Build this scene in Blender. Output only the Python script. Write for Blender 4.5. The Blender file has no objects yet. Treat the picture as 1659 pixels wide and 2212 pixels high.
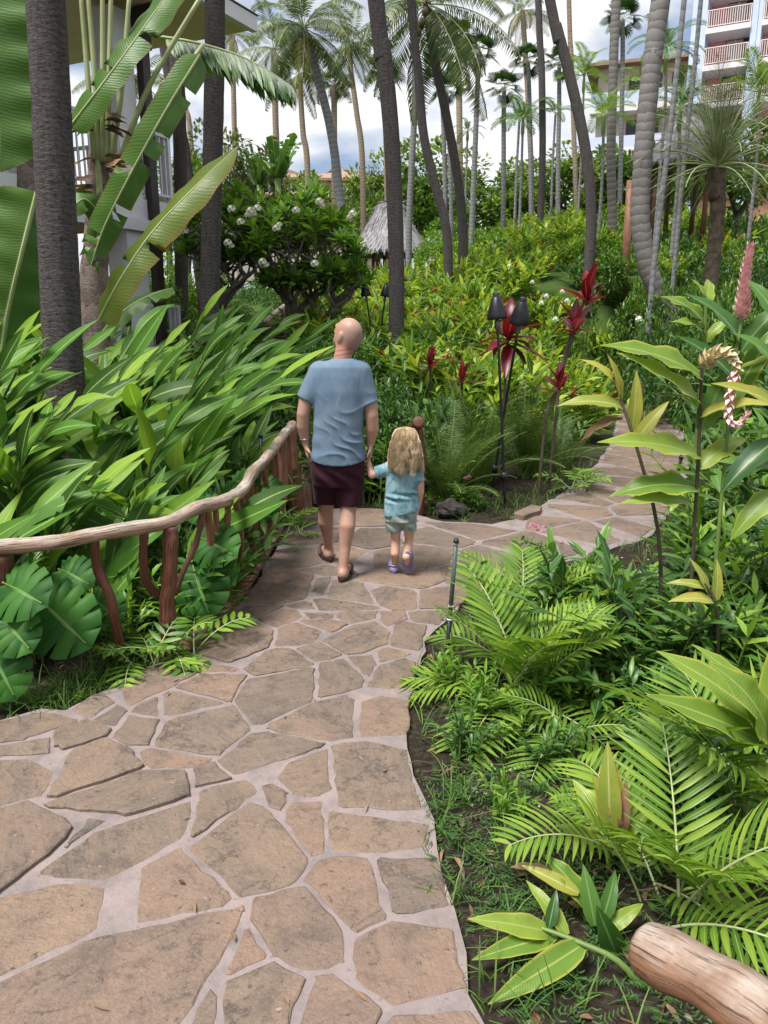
import bpy, bmesh, math, random
import numpy as np
from mathutils import Vector, Matrix, Quaternion, noise
R = math.radians
rnd = random.Random(7)
scene = bpy.context.scene
COL = scene.collection

# ------------------------------------------------------------------ camera
CAM_H, PITCH, FPX = 1.75, R(14.0), 1662.0
CP, SP = math.cos(PITCH), math.sin(PITCH)
cam = bpy.data.cameras.new('camera'); camo = bpy.data.objects.new('camera', cam); COL.objects.link(camo)
camo.location = (0, 0, CAM_H); camo.rotation_euler = (R(90) - PITCH, 0, 0)
cam.sensor_fit = 'VERTICAL'; cam.sensor_height = 36.0; cam.sensor_width = 27.0; cam.lens = 36.0 * FPX / 2212.0
cam.clip_start = 0.05; cam.clip_end = 3000
scene.camera = camo
scene.render.resolution_x, scene.render.resolution_y = 768, 1024

# ------------------------------------------------------------------ sky and sun
SUN_EL, SUN_AZ = R(64), R(-130)      # azimuth measured from +Y towards +X
wd = bpy.data.worlds.new('World'); scene.world = wd; wd.use_nodes = True
nt = wd.node_tree; nt.nodes.clear()
def wn(t, **k):
    n = nt.nodes.new(t)
    for a, b in k.items(): setattr(n, a, b)
    return n
sky = wn('ShaderNodeTexSky', sky_type='NISHITA', sun_disc=False, sun_elevation=SUN_EL, sun_rotation=SUN_AZ)
sky.air_density = 1.0; sky.dust_density = 1.5
tc = wn('ShaderNodeTexCoord')
sep = wn('ShaderNodeSeparateXYZ'); nt.links.new(tc.outputs['Generated'], sep.inputs[0])
# clouds lie on a plane overhead: direction / (z + small)
mz = wn('ShaderNodeMath', operation='ADD'); mz.inputs[1].default_value = 0.22
mzz = wn('ShaderNodeMath', operation='MAXIMUM'); mzz.inputs[1].default_value = 0.0
nt.links.new(sep.outputs[2], mzz.inputs[0]); nt.links.new(mzz.outputs[0], mz.inputs[0])
dv = wn('ShaderNodeVectorMath', operation='DIVIDE'); cmb = wn('ShaderNodeCombineXYZ')
for i in range(3): nt.links.new(mz.outputs[0], cmb.inputs[i])
nt.links.new(tc.outputs['Generated'], dv.inputs[0]); nt.links.new(cmb.outputs[0], dv.inputs[1])
def cloudnoise(sc, det, rough, off):
    mp = wn('ShaderNodeMapping'); mp.inputs['Location'].default_value = off; nt.links.new(dv.outputs[0], mp.inputs[0])
    n = wn('ShaderNodeTexNoise'); n.inputs['Scale'].default_value = sc; n.inputs['Detail'].default_value = det
    n.inputs['Roughness'].default_value = rough; nt.links.new(mp.outputs[0], n.inputs['Vector']); return n
def wramp(src, stops):
    r = wn('ShaderNodeValToRGB'); e = r.color_ramp.elements
    while len(e) < len(stops): e.new(0.5)
    for el, (p, c) in zip(e, stops): el.position = p; el.color = (*c, 1)
    nt.links.new(src, r.inputs[0]); return r
n1 = cloudnoise(1.5, 5, 0.52, (3.1, 1.7, 0.4))
n2 = cloudnoise(2.6, 6, 0.55, (7.3, 4.2, 1.4))
cover = wramp(n1.outputs[0], [(0.36, (0, 0, 0)), (0.50, (1, 1, 1))])
cloudcol = wramp(n2.outputs[0], [(0.30, (7.2, 7.8, 9.1)), (0.44, (9.6, 10.0, 10.8)), (0.58, (12.2, 12.2, 12.4))])
blue = wn('ShaderNodeMix', data_type='RGBA'); blue.inputs[0].default_value = 0.55
nt.links.new(sky.outputs[0], blue.inputs[6]); blue.inputs[7].default_value = (5.4, 7.0, 10.0, 1)
mixs = wn('ShaderNodeMix', data_type='RGBA')
nt.links.new(cover.outputs[0], mixs.inputs[0]); nt.links.new(blue.outputs[2], mixs.inputs[6]); nt.links.new(cloudcol.outputs[0], mixs.inputs[7])
bg = wn('ShaderNodeBackground'); bg.inputs[1].default_value = 0.051
wo = wn('ShaderNodeOutputWorld'); nt.links.new(mixs.outputs[2], bg.inputs[0]); nt.links.new(bg.outputs[0], wo.inputs[0])

sl = bpy.data.lights.new('sun', 'SUN'); sl.energy = 3.7; sl.angle = R(20); sl.color = (1.0, 0.975, 0.94)
so = bpy.data.objects.new('sun', sl); COL.objects.link(so)
sd = Vector((math.sin(SUN_AZ) * math.cos(SUN_EL), math.cos(SUN_AZ) * math.cos(SUN_EL), math.sin(SUN_EL)))
so.rotation_euler = sd.to_track_quat('Z', 'Y').to_euler(); so.location = (0, 0, 30)
vs = scene.view_settings; vs.view_transform = 'Standard'; vs.look = 'None'; vs.exposure = 0.85; vs.gamma = 1.0; vs.use_curve_mapping = False
scene.render.engine = 'CYCLES'
cy = scene.cycles; cy.max_bounces = 7; cy.diffuse_bounces = 3; cy.glossy_bounces = 2; cy.transmission_bounces = 4; cy.transparent_max_bounces = 4
cy.use_denoising = True; cy.caustics_reflective = False; cy.caustics_refractive = False

# ------------------------------------------------------------------ measuring: photo pixel (1659 x 2212 view) and distance -> place in metres
def ray(u, v):
    a = (u - 829.5) / FPX; b = (1106 - v) / FPX
    return Vector((a, CP + b * SP, -SP + b * CP))
def W(u, v, y):
    d = ray(u, v); t = y / d.y
    return Vector((d.x * t, y, CAM_H + d.z * t))
def G(u, v, z=0.0):
    d = ray(u, v); t = (z - CAM_H) / d.z
    return Vector((d.x * t, d.y * t, z))
def mpp(y): return y / FPX       # metres per view pixel at distance y

def sstep(a, b, x):
    t = min(1, max(0, (x - a) / (b - a))); return t * t * (3 - 2 * t)

# ------------------------------------------------------------------ mesh builder
class MB:
    def __init__(s): s.v = []; s.f = []; s.uv = []; s.mi = []; s.cur = 0
    def vert(s, p, uv=(0, 0)):
        s.v.append((p[0], p[1], p[2])); s.uv.append(uv); return len(s.v) - 1
    def face(s, *ids): s.f.append(ids); s.mi.append(s.cur)
    def tube(s, pts, rad, sides=8, cap=True, uvl=0.0, wob=None):
        pts = [Vector(p) for p in pts]; n = len(pts)
        if not hasattr(rad, '__len__'): rad = [rad] * n
        t0 = (pts[1] - pts[0]).normalized()
        ref = Vector((1, 0, 0)) if abs(t0.x) < 0.9 else Vector((0, 1, 0))
        nx = t0.cross(ref).normalized(); prev = None; L = uvl
        for i, p in enumerate(pts):
            t = (pts[min(i + 1, n - 1)] - pts[max(i - 1, 0)]).normalized()
            nx = (nx - t * nx.dot(t)).normalized(); ny = t.cross(nx)
            if i: L += (p - pts[i - 1]).length
            ring = []
            for k in range(sides + 1):
                a = 2 * math.pi * k / sides; r = rad[i]
                if wob: r *= wob(i, k % sides)
                ring.append(s.vert(p + nx * (math.cos(a) * r) + ny * (math.sin(a) * r), (k / sides, L)))
            if prev:
                for k in range(sides): s.face(prev[k], prev[k + 1], ring[k + 1], ring[k])
            elif cap: s.face(*ring[:sides][::-1])
            prev = ring
        if cap: s.face(*prev[:sides])
    def box(s, lo, hi, M=None):
        ids = []
        for z in (lo[2], hi[2]):
            for x, y in ((lo[0], lo[1]), (hi[0], lo[1]), (hi[0], hi[1]), (lo[0], hi[1])):
                p = Vector((x, y, z)); p = M @ p if M else p
                ids.append(s.vert(p, (x, z)))
        a = ids
        for q in ((3, 2, 1, 0), (4, 5, 6, 7), (0, 1, 5, 4), (1, 2, 6, 5), (2, 3, 7, 6), (3, 0, 4, 7)): s.face(*[a[i] for i in q])
    def lathe(s, prof, sides=16, M=None):
        prev = None
        for (r, z) in prof:
            ring = []
            for k in range(sides):
                a = 2 * math.pi * k / sides; p = Vector((math.cos(a) * r, math.sin(a) * r, z))
                ring.append(s.vert(M @ p if M else p, (k / sides, z)))
            if prev:
                for k in range(sides): s.face(prev[k], prev[(k + 1) % sides], ring[(k + 1) % sides], ring[k])
            prev = ring
    def strip(s, pts, wid, nrm, fold=0.0, cols=1, wave=0.0, ph=0.0):
        """leaf-like ribbon: centre line pts, half widths wid, normals nrm; V fold lifts the edges"""
        n = len(pts); prev = None
        for i in range(n):
            t = (pts[min(i + 1, n - 1)] - pts[max(i - 1, 0)]).normalized()
            N = (nrm[i] - t * nrm[i].dot(t)); N = N.normalized() if N.length > 1e-6 else Vector((0, 0, 1))
            B = t.cross(N); w = wid[i]; row = []; vv = i / (n - 1)
            js = (-1, 0, 1) if cols == 1 else (-1, -.5, 0, .5, 1)
            for j in js:
                lift = fold * abs(j) * w + (wave * w * abs(j) * math.sin(ph + vv * 17 + j * 2.1) if wave else 0)
                row.append(s.vert(pts[i] + B * (j * w) + N * lift, (0.5 + 0.5 * j, vv)))
            if prev:
                for k in range(len(row) - 1): s.face(prev[k], prev[k + 1], row[k + 1], row[k])
            prev = row
    def mesh(s, name, mats, smooth=True):
        me = bpy.data.meshes.new(name); me.from_pydata(s.v, [], s.f); me.update()
        for m in (mats if isinstance(mats, (list, tuple)) else [mats]): me.materials.append(m)
        if me.polygons:
            if any(s.mi): me.polygons.foreach_set('material_index', s.mi)
            me.polygons.foreach_set('use_smooth', [smooth] * len(me.polygons))
            uvl = me.uv_layers.new(name='UVMap'); lv = np.empty(len(me.loops), dtype=np.int32)
            me.loops.foreach_get('vertex_index', lv)
            uvl.data.foreach_set('uv', np.array(s.uv, dtype=np.float32)[lv].ravel())
        return me
    def build(s, name, mats, parent=None, smooth=True):
        return link(name, s.mesh(name, mats, smooth), parent)

def link(name, data, parent=None, M=None):
    o = bpy.data.objects.new(name, data); COL.objects.link(o)
    if parent is not None: o.parent = parent
    if M is not None: o.matrix_local = M
    return o
def tag(o, label, cat, group=None):
    o['label'] = label; o['category'] = cat
    if group: o['group'] = group
    return o
def thing(name, label, cat, loc=(0, 0, 0), rz=0.0, group=None, sc=1.0):
    o = link(name, None); o.location = loc; o.rotation_euler = (0, 0, rz); o.scale = (sc, sc, sc); o.empty_display_size = 0.1
    return tag(o, label, cat, group)
def structure(o): o['kind'] = 'structure'; return o
def stuff(o): o['kind'] = 'stuff'; return o
def copy_tree(o, parent=None):
    c = o.copy(); COL.objects.link(c); c.parent = parent
    for ch in o.children: copy_tree(ch, c)
    return c
def frame_at(p, fwd, up=Vector((0, 0, 1)), roll=0.0, sc=1.0):
    """matrix whose +Y runs along fwd and +Z leans to up"""
    y = Vector(fwd).normalized(); x = y.cross(up)
    x = x.normalized() if x.length > 1e-4 else Vector((1, 0, 0)); z = x.cross(y)
    m = Matrix((x, y, z)).transposed().to_4x4()
    if roll: m = m @ Matrix.Rotation(roll, 4, 'Y')
    return Matrix.Translation(p) @ m @ Matrix.Scale(sc, 4)
def spline(pts, n):
    pts = [Vector(p) for p in pts]; out = []; m = len(pts)
    for i in range(n):
        t = i / (n - 1) * (m - 1); k = min(int(t), m - 2); f = t - k
        p0, p1, p2, p3 = pts[max(k - 1, 0)], pts[k], pts[k + 1], pts[min(k + 2, m - 1)]
        out.append(0.5 * ((2 * p1) + (p2 - p0) * f + (2 * p0 - 5 * p1 + 4 * p2 - p3) * f * f + (3 * p1 - p0 - 3 * p2 + p3) * f ** 3))
    return out

# ------------------------------------------------------------------ materials
def new_mat(name):
    m = bpy.data.materials.new(name); m.use_nodes = True; t = m.node_tree; t.nodes.clear()
    out = t.nodes.new('ShaderNodeOutputMaterial')
    def n(ty, **k):
        nd = t.nodes.new(ty)
        for a, b in k.items():
            if a.startswith('i_'): nd.inputs[a[2:].replace('_', ' ')].default_value = b
            else: setattr(nd, a, b)
        return nd
    return m, t, n, t.links.new, out
def ramp(n, l, src, stops, interp='LINEAR'):
    r = n('ShaderNodeValToRGB'); r.color_ramp.interpolation = interp; e = r.color_ramp.elements
    while len(e) < len(stops): e.new(0.5)
    for el, (p, c) in zip(e, stops):
        el.position = p; el.color = (*c, 1) if hasattr(c, '__len__') else (c, c, c, 1)
    l(src, r.inputs[0]); return r
def mixc(n, l, fac, a, b, blend='MIX'):
    m = n('ShaderNodeMix', data_type='RGBA', blend_type=blend)
    for s, i in ((fac, 0), (a, 6), (b, 7)):
        if hasattr(s, 'is_output'): l(s, m.inputs[i])
        else: m.inputs[i].default_value = s if not hasattr(s, '__len__') else (*s, 1)[:4]
    return m.outputs[2]
def math_(n, l, op, a, b=0.0):
    m = n('ShaderNodeMath', operation=op)
    for s, i in ((a, 0), (b, 1)):
        if hasattr(s, 'is_output'): l(s, m.inputs[i])
        else: m.inputs[i].default_value = s
    return m.outputs[0]
def bump(n, l, h, strength=0.3, dist=0.02):
    b = n('ShaderNodeBump'); b.inputs['Strength'].default_value = strength; b.inputs['Distance'].default_value = dist
    l(h, b.inputs['Height']); return b.outputs[0]
def noise_(n, l, co, sc, det=4, rough=0.55, stretch=None):
    if stretch:
        mp = n('ShaderNodeMapping'); mp.inputs['Scale'].default_value = stretch; l(co, mp.inputs[0]); co = mp.outputs[0]
    t = n('ShaderNodeTexNoise'); t.inputs['Scale'].default_value = sc; t.inputs['Detail'].default_value = det; t.inputs['Roughness'].default_value = rough
    l(co, t.inputs['Vector']); return t.outputs[0]

def simple(name, col, rough=0.6, var=0.12, sc=6.0, bmp=0.0, bsc=40.0, spec=0.4, metal=0.0, stretch=None, coat=0.0):
    m, t, n, l, out = new_mat(name)
    co = n('ShaderNodeTexCoord').outputs['Object']
    p = n('ShaderNodeBsdfPrincipled'); p.inputs['Roughness'].default_value = rough; p.inputs['Specular IOR Level'].default_value = spec; p.inputs['Metallic'].default_value = metal
    f = noise_(n, l, co, sc, 5, 0.6, stretch)
    lo = tuple(c * (1 - var * 1.6) for c in col); hi = tuple(min(1, c * (1 + var * 1.6)) for c in col)
    r = ramp(n, l, f, [(0.3, lo), (0.7, hi)]); l(r.outputs[0], p.inputs['Base Color'])
    if bmp: l(bump(n, l, noise_(n, l, co, bsc, 4, 0.6, stretch), bmp, 0.01), p.inputs['Normal'])
    l(p.outputs[0], out.inputs[0]); return m

def leaf_mat(name, cols, trans=0.32, rough=0.38, rib=None, ribw=0.035, edge=None, edgew=0.06, vein=0.0, veinn=60, tint=1.25, spec=0.35, blotch=None, along=False):
    """cols: colours the leaves range over, picked per leaf; rib / edge: midrib and margin colours drawn across the blade"""
    m, t, n, l, out = new_mat(name)
    geo = n('ShaderNodeNewGeometry'); oi = n('ShaderNodeObjectInfo')
    s = math_(n, l, 'ADD', geo.outputs['Random Per Island'], oi.outputs['Random']); s = math_(n, l, 'FRACT', s)
    k = len(cols); stops = [((i + 0.5) / k, c) for i, c in enumerate(cols)]
    c = ramp(n, l, s, stops).outputs[0]
    tcn = n('ShaderNodeTexCoord'); uv = n('ShaderNodeUVMap'); sx = n('ShaderNodeSeparateXYZ'); l(uv.outputs[0], sx.inputs[0])
    f = noise_(n, l, tcn.outputs['Object'], 7, 3, 0.6); c = mixc(n, l, math_(n, l, 'MULTIPLY', f, 0.35), c, (0.5, 0.5, 0.5), 'OVERLAY')
    off = math_(n, l, 'ABSOLUTE', math_(n, l, 'SUBTRACT', sx.outputs[0], 0.5))
    if blotch:
        b = noise_(n, l, tcn.outputs['Object'], 9, 4, 0.65); bb = ramp(n, l, b, [(0.60, 0.0), (0.68, 1.0)])
        c = mixc(n, l, bb.outputs[0], c, blotch)
    if edge:
        e = ramp(n, l, math_(n, l, 'ADD', off, math_(n, l, 'MULTIPLY', f, 0.05)), [(0.5 - edgew, 0.0), (0.525, 1.0)]); c = mixc(n, l, e.outputs[0], c, edge)
    if rib:
        e = ramp(n, l, off, [(ribw * 0.45, 1.0), (ribw, 0.0)]); c = mixc(n, l, e.outputs[0], c, rib)
    p = n('ShaderNodeBsdfPrincipled'); p.inputs['Roughness'].default_value = rough; p.inputs['Specular IOR Level'].default_value = spec
    l(c, p.inputs['Base Color'])
    if vein:
        # side veins run out from the midrib and towards the tip
        x = math_(n, l, 'ADD', math_(n, l, 'MULTIPLY', sx.outputs[1], veinn), math_(n, l, 'ADD', math_(n, l, 'MULTIPLY', off, -veinn * 0.10), math_(n, l, 'MULTIPLY', f, 2.2)))
        w = math_(n, l, 'SINE', math_(n, l, 'MULTIPLY', x, 6.283))
        l(bump(n, l, w, vein, 0.004), p.inputs['Normal'])
        c2 = mixc(n, l, math_(n, l, 'MULTIPLY', math_(n, l, 'ADD', w, 1.0), 0.06), c, tuple(min(1, q * 1.7) for q in cols[-1]))
        l(c2, p.inputs['Base Color'])
    tr = n('ShaderNodeBsdfTranslucent'); cc = mixc(n, l, 1.0, c, (tint, tint * 1.02, tint * 0.45), 'MULTIPLY'); l(cc, tr.inputs[0])
    mx = n('ShaderNodeMixShader'); mx.inputs[0].default_value = trans; l(p.outputs[0], mx.inputs[1]); l(tr.outputs[0], mx.inputs[2])
    l(mx.outputs[0], out.inputs[0]); return m

def bark_mat(name, dark, light, ring=14.0, bmp=0.7, rough=0.85, contrast=(0.35, 0.65), lichen=None, dw=.9, vw=.45, rw=.35, nw=2.2):
    """UV: x round the trunk, y metres up"""
    m, t, n, l, out = new_mat(name)
    uv = n('ShaderNodeUVMap').outputs[0]; co = n('ShaderNodeTexCoord').outputs['Object']
    sx = n('ShaderNodeSeparateXYZ'); l(uv, sx.inputs[0])
    nz = noise_(n, l, co, 5, 4, 0.6)
    y = math_(n, l, 'ADD', math_(n, l, 'MULTIPLY', sx.outputs[1], ring), math_(n, l, 'MULTIPLY', nz, nw))
    rg = math_(n, l, 'FRACT', y)                       # saw-tooth leaf scars
    dash = noise_(n, l, co, 26, 5, 0.7, (1, 1, 3.2)); fine = noise_(n, l, co, 90, 3, 0.7)
    vert = noise_(n, l, co, 30, 4, 0.7, (1, 1, 0.18))
    h = math_(n, l, 'ADD', math_(n, l, 'MULTIPLY', rg, rw), math_(n, l, 'MULTIPLY', dash, dw))
    h = math_(n, l, 'ADD', h, math_(n, l, 'MULTIPLY', vert, vw)); h = math_(n, l, 'ADD', h, math_(n, l, 'MULTIPLY', fine, 0.2))
    c = ramp(n, l, math_(n, l, 'MULTIPLY', h, 0.62), [(contrast[0], dark), (contrast[1], light)]).outputs[0]
    if lichen:
        lf = ramp(n, l, noise_(n, l, co, 3.0, 4, 0.7), [(0.55, 0.0), (0.66, 0.8)]).outputs[0]; c = mixc(n, l, lf, c, lichen)
    p = n('ShaderNodeBsdfPrincipled'); p.inputs['Roughness'].default_value = rough; p.inputs['Specular IOR Level'].default_value = 0.2
    l(c, p.inputs['Base Color']); l(bump(n, l, h, bmp, 0.03), p.inputs['Normal']); l(p.outputs[0], out.inputs[0]); return m
# ------------------------------------------------------------------ surface materials
def stone_mat():
    m, t, n, l, out = new_mat('sandstone')
    tcn = n('ShaderNodeTexCoord'); oi = n('ShaderNodeObjectInfo')
    add = n('ShaderNodeVectorMath', operation='ADD'); cx = n('ShaderNodeCombineXYZ')
    for i, k in enumerate((37.0, 91.0, 13.0)): l(math_(n, l, 'MULTIPLY', oi.outputs['Random'], k), cx.inputs[i])
    l(tcn.outputs['Object'], add.inputs[0]); l(cx.outputs[0], add.inputs[1]); co = add.outputs[0]
    rot = n('ShaderNodeVectorRotate', rotation_type='Z_AXIS'); l(co, rot.inputs['Vector']); l(math_(n, l, 'MULTIPLY', oi.outputs['Random'], 40.0), rot.inputs['Angle'])
    base = ramp(n, l, oi.outputs['Random'], [(0.0, (.225, .168, .122)), (0.17, (.32, .20, .14)), (0.34, (.175, .142, .11)), (0.5, (.335, .225, .15)), (0.67, (.205, .152, .114)), (0.84, (.29, .185, .132)), (1.0, (.25, .196, .145))]).outputs[0]
    big = noise_(n, l, rot.outputs[0], 2.2, 5, 0.65); band = noise_(n, l, rot.outputs[0], 3.0, 6, 0.7, (1.0, 6.0, 1.0)); fine = noise_(n, l, co, 70, 4, 0.7)
    c = mixc(n, l, ramp(n, l, big, [(0.35, 0.0), (0.68, 0.75)]).outputs[0], base, (.125, .108, .094))
    c = mixc(n, l, ramp(n, l, band, [(0.46, 0.0), (0.62, 0.5)]).outputs[0], c, (.275, .185, .132))
    c = mixc(n, l, ramp(n, l, noise_(n, l, co, 5.0, 6, 0.75), [(0.54, 0.0), (0.70, 0.65)]).outputs[0], c, (.072, .062, .055))
    c = mixc(n, l, math_(n, l, 'MULTIPLY', fine, 0.45), c, (.10, .08, .065))
    for src, a_, k_ in ((noise_(n, l, rot.outputs[0], 1.7, 7, 0.62), .5, .010), (noise_(n, l, rot.outputs[0], 1.7, 7, 0.62), .585, .008), (band, .42, .010)):
        ln = ramp(n, l, math_(n, l, 'ABSOLUTE', math_(n, l, 'SUBTRACT', src, a_)), [(0.0, .62), (k_, 0.0)]).outputs[0]; ln = math_(n, l, 'MULTIPLY', ln, ramp(n, l, big, [(.42, 0.0), (.56, 1.0)]).outputs[0]); c = mixc(n, l, ln, c, (.055, .042, .035))
    spk = ramp(n, l, noise_(n, l, co, 48, 2, .5), [(.66, 0.0), (.72, .7)]).outputs[0]; c = mixc(n, l, spk, c, (.07, .058, .05)); spw = ramp(n, l, noise_(n, l, co, 33, 3, .6), [(.68, 0.0), (.76, .5)]).outputs[0]; c = mixc(n, l, spw, c, (.42, .34, .27))
    # split layers: terraces of a warped noise give the chipped cleft edges
    ter = noise_(n, l, rot.outputs[0], 1.7, 7, 0.62); st = math_(n, l, 'SNAP', ter, 0.085); st2 = math_(n, l, 'SNAP', band, 0.12)
    h = math_(n, l, 'ADD', math_(n, l, 'MULTIPLY', st, 1.6), math_(n, l, 'MULTIPLY', st2, 0.45)); h = math_(n, l, 'ADD', h, math_(n, l, 'MULTIPLY', fine, 0.30))
    h = math_(n, l, 'ADD', h, math_(n, l, 'MULTIPLY', noise_(n, l, co, 16, 5, 0.65), 0.55))
    p = n('ShaderNodeBsdfPrincipled'); p.inputs['Roughness'].default_value = 0.72; p.inputs['Specular IOR Level'].default_value = 0.25
    l(c, p.inputs['Base Color']); l(bump(n, l, h, 0.8, 0.03), p.inputs['Normal']); l(p.outputs[0], out.inputs[0]); return m
def mortar_mat():
    m, t, n, l, out = new_mat('mortar')
    co = n('ShaderNodeTexCoord').outputs['Object']
    a = noise_(n, l, co, 1.4, 4, 0.6); f = noise_(n, l, co, 120, 3, 0.7); sp = noise_(n, l, co, 45, 2, 0.5)
    c = ramp(n, l, a, [(0.35, (.23, .19, .184)), (0.65, (.285, .226, .21))]).outputs[0]
    c = mixc(n, l, ramp(n, l, sp, [(0.66, 0.0), (0.72, 0.8)]).outputs[0], c, (.17, .15, .14))
    c = mixc(n, l, ramp(n, l, noise_(n, l, co, 6, 5, 0.7), [(0.45, 0.0), (0.7, 0.7)]).outputs[0], c, (.13, .115, .108))
    p = n('ShaderNodeBsdfPrincipled'); p.inputs['Roughness'].default_value = 0.9; p.inputs['Specular IOR Level'].default_value = 0.15
    l(c, p.inputs['Base Color']); l(bump(n, l, math_(n, l, 'ADD', f, math_(n, l, 'MULTIPLY', sp, 0.7)), 0.5, 0.008), p.inputs['Normal']); l(p.outputs[0], out.inputs[0]); return m
def soil_mat():
    m, t, n, l, out = new_mat('soil')
    co = n('ShaderNodeTexCoord').outputs['Object']
    a = noise_(n, l, co, 0.9, 5, 0.65); f = noise_(n, l, co, 30, 5, 0.75)
    c = ramp(n, l, f, [(0.3, (.018, .014, .011)), (0.55, (.045, .034, .026)), (0.75, (.10, .08, .062))]).outputs[0]
    sx = n('ShaderNodeSeparateXYZ'); l(co, sx.inputs[0])
    far = n('ShaderNodeMapRange'); l(sx.outputs[1], far.inputs[0]); far.inputs[1].default_value = 9.0; far.inputs[2].default_value = 16.0
    g = mixc(n, l, a, (.035, .07, .018), (.075, .12, .028))       # turf and ground cover on the slope behind
    c = mixc(n, l, far.outputs[0], c, g)
    p = n('ShaderNodeBsdfPrincipled'); p.inputs['Roughness'].default_value = 0.95; p.inputs['Specular IOR Level'].default_value = 0.1
    l(c, p.inputs['Base Color']); l(bump(n, l, f, 0.9, 0.03), p.inputs['Normal']); l(p.outputs[0], out.inputs[0]); return m
M_STONE, M_MORTAR, M_SOIL = stone_mat(), mortar_mat(), soil_mat()

# ------------------------------------------------------------------ path outline (measured on the photograph, on the ground plane)
PATH_PX = [(-330, 1600), (-200, 1590), (0, 1554), (87, 1532), (150, 1530), (222, 1490), (297, 1463), (376, 1423), (408, 1407), (475, 1352), (515, 1304), (554, 1257), (600, 1172), (640, 1103),
           (720, 1098), (800, 1097), (880, 1105), (960, 1126), (1060, 1130), (1130, 1118), (1190, 1080), (1235, 1050), (1290, 1000), (1320, 955), (1335, 900), (1350, 872),
           (1440, 872), (1475, 930), (1490, 1000), (1470, 1080), (1400, 1160), (1250, 1205), (1130, 1240), (1010, 1290), (935, 1370), (903, 1420), (888, 1480), (880, 1560), (888, 1640),
           (905, 1720), (935, 1775), (932, 1830), (948, 1880), (975, 1960), (1000, 2060), (1037, 2212), (1062, 2330)]
PATH = [G(u, v).xy for u, v in PATH_PX] + [Vector((0.42, 0.4)), Vector((0.45, -0.6)), Vector((-3.2, -0.6)), Vector((-3.2, 2.2))]
def resample(poly, step):
    out = []
    for i, p in enumerate(poly):
        q = poly[(i + 1) % len(poly)]; k = max(1, int((q - p).length / step + 0.5))
        out += [p.lerp(q, j / k) for j in range(k)]
    return out
PATH_F = resample(PATH, 0.12)
PA = np.array([(p.x, p.y) for p in PATH]); PB = np.roll(PA, -1, axis=0)
def path_dist(x, y):
    """signed distance to the path edge, negative on the path (arrays)"""
    x = np.asarray(x, float)[..., None]; y = np.asarray(y, float)[..., None]
    ax, ay, bx, by = PA[:, 0], PA[:, 1], PB[:, 0], PB[:, 1]; dx, dy = bx - ax, by - ay
    t = np.clip(((x - ax) * dx + (y - ay) * dy) / (dx * dx + dy * dy), 0, 1)
    d = np.sqrt((x - ax - t * dx) ** 2 + (y - ay - t * dy) ** 2).min(-1)
    cr = ((ay > y) != (by > y)) & (x < (bx - ax) * (y - ay) / (by - ay + 1e-12) + ax)
    return np.where(cr.sum(-1) % 2 == 1, -d, d)
def np_step(a, b, x): t = np.clip((x - a) / (b - a), 0, 1); return t * t * (3 - 2 * t)
YK = [-5, 0, 7.3, 10, 13, 16, 20, 25, 30, 40, 60, 100, 700]
ZL = [0, 0, 0, .35, 1.1, 1.4, 1.9, 2.3, 2.6, 3.1, 4.0, 5.2, 12]
ZR = [0, 0, .1, .7, 1.3, 1.9, 2.8, 3.9, 4.9, 5.3, 5.8, 6.6, 12]
def height(x, y):
    x = np.asarray(x, float); y = np.asarray(y, float)
    t = np_step(-0.02, 0.24, x / np.maximum(y, 1.0))
    h = np.interp(y, YK, ZL) * (1 - t) + np.interp(y, YK, ZR) * t
    d = path_dist(x, y)
    k = np_step(0.25, 3.2, d)
    h = h * k + 0.05 * np.sin(x * 1.7 + 1) * np.sin(y * 1.3) * np_step(0.2, 1.2, d)
    return h - 0.045
def gz(x, y): return float(height(np.array([x]), np.array([y]))[0])
def on_ground(u, v, y):
    p = W(u, v, y); return Vector((p.x, p.y, gz(p.x, p.y)))
xs = np.unique(np.concatenate([np.linspace(-7, 9, 110), np.linspace(-40, 45, 90), np.array([-900, -500, -250, -120, -70, 75, 130, 260, 500, 900])]))
ys = np.unique(np.concatenate([np.linspace(-2, 17, 130), np.linspace(17, 70, 70), np.array([-60, -25, -8, 80, 95, 120, 160, 240, 400, 700, 1200])]))
X, Y = np.meshgrid(xs, ys); Z = np.zeros_like(X)
for i in range(len(ys)): Z[i] = height(X[i], Y[i])
fine = (np.abs(X - 1) < 8) & (Y > -2) & (Y < 17)
Z += np.where(fine, np.random.RandomState(3).rand(*X.shape) * 0.025, 0)
nx_ = len(xs); me = bpy.data.meshes.new('ground')
me.from_pydata(np.stack([X, Y, Z], -1).reshape(-1, 3).tolist(), [], [(j * nx_ + i, j * nx_ + i + 1, (j + 1) * nx_ + i + 1, (j + 1) * nx_ + i) for j in range(len(ys) - 1) for i in range(nx_ - 1)])
me.materials.append(M_SOIL); me.polygons.foreach_set('use_smooth', [True] * len(me.polygons))
structure(link('ground', me))

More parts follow.
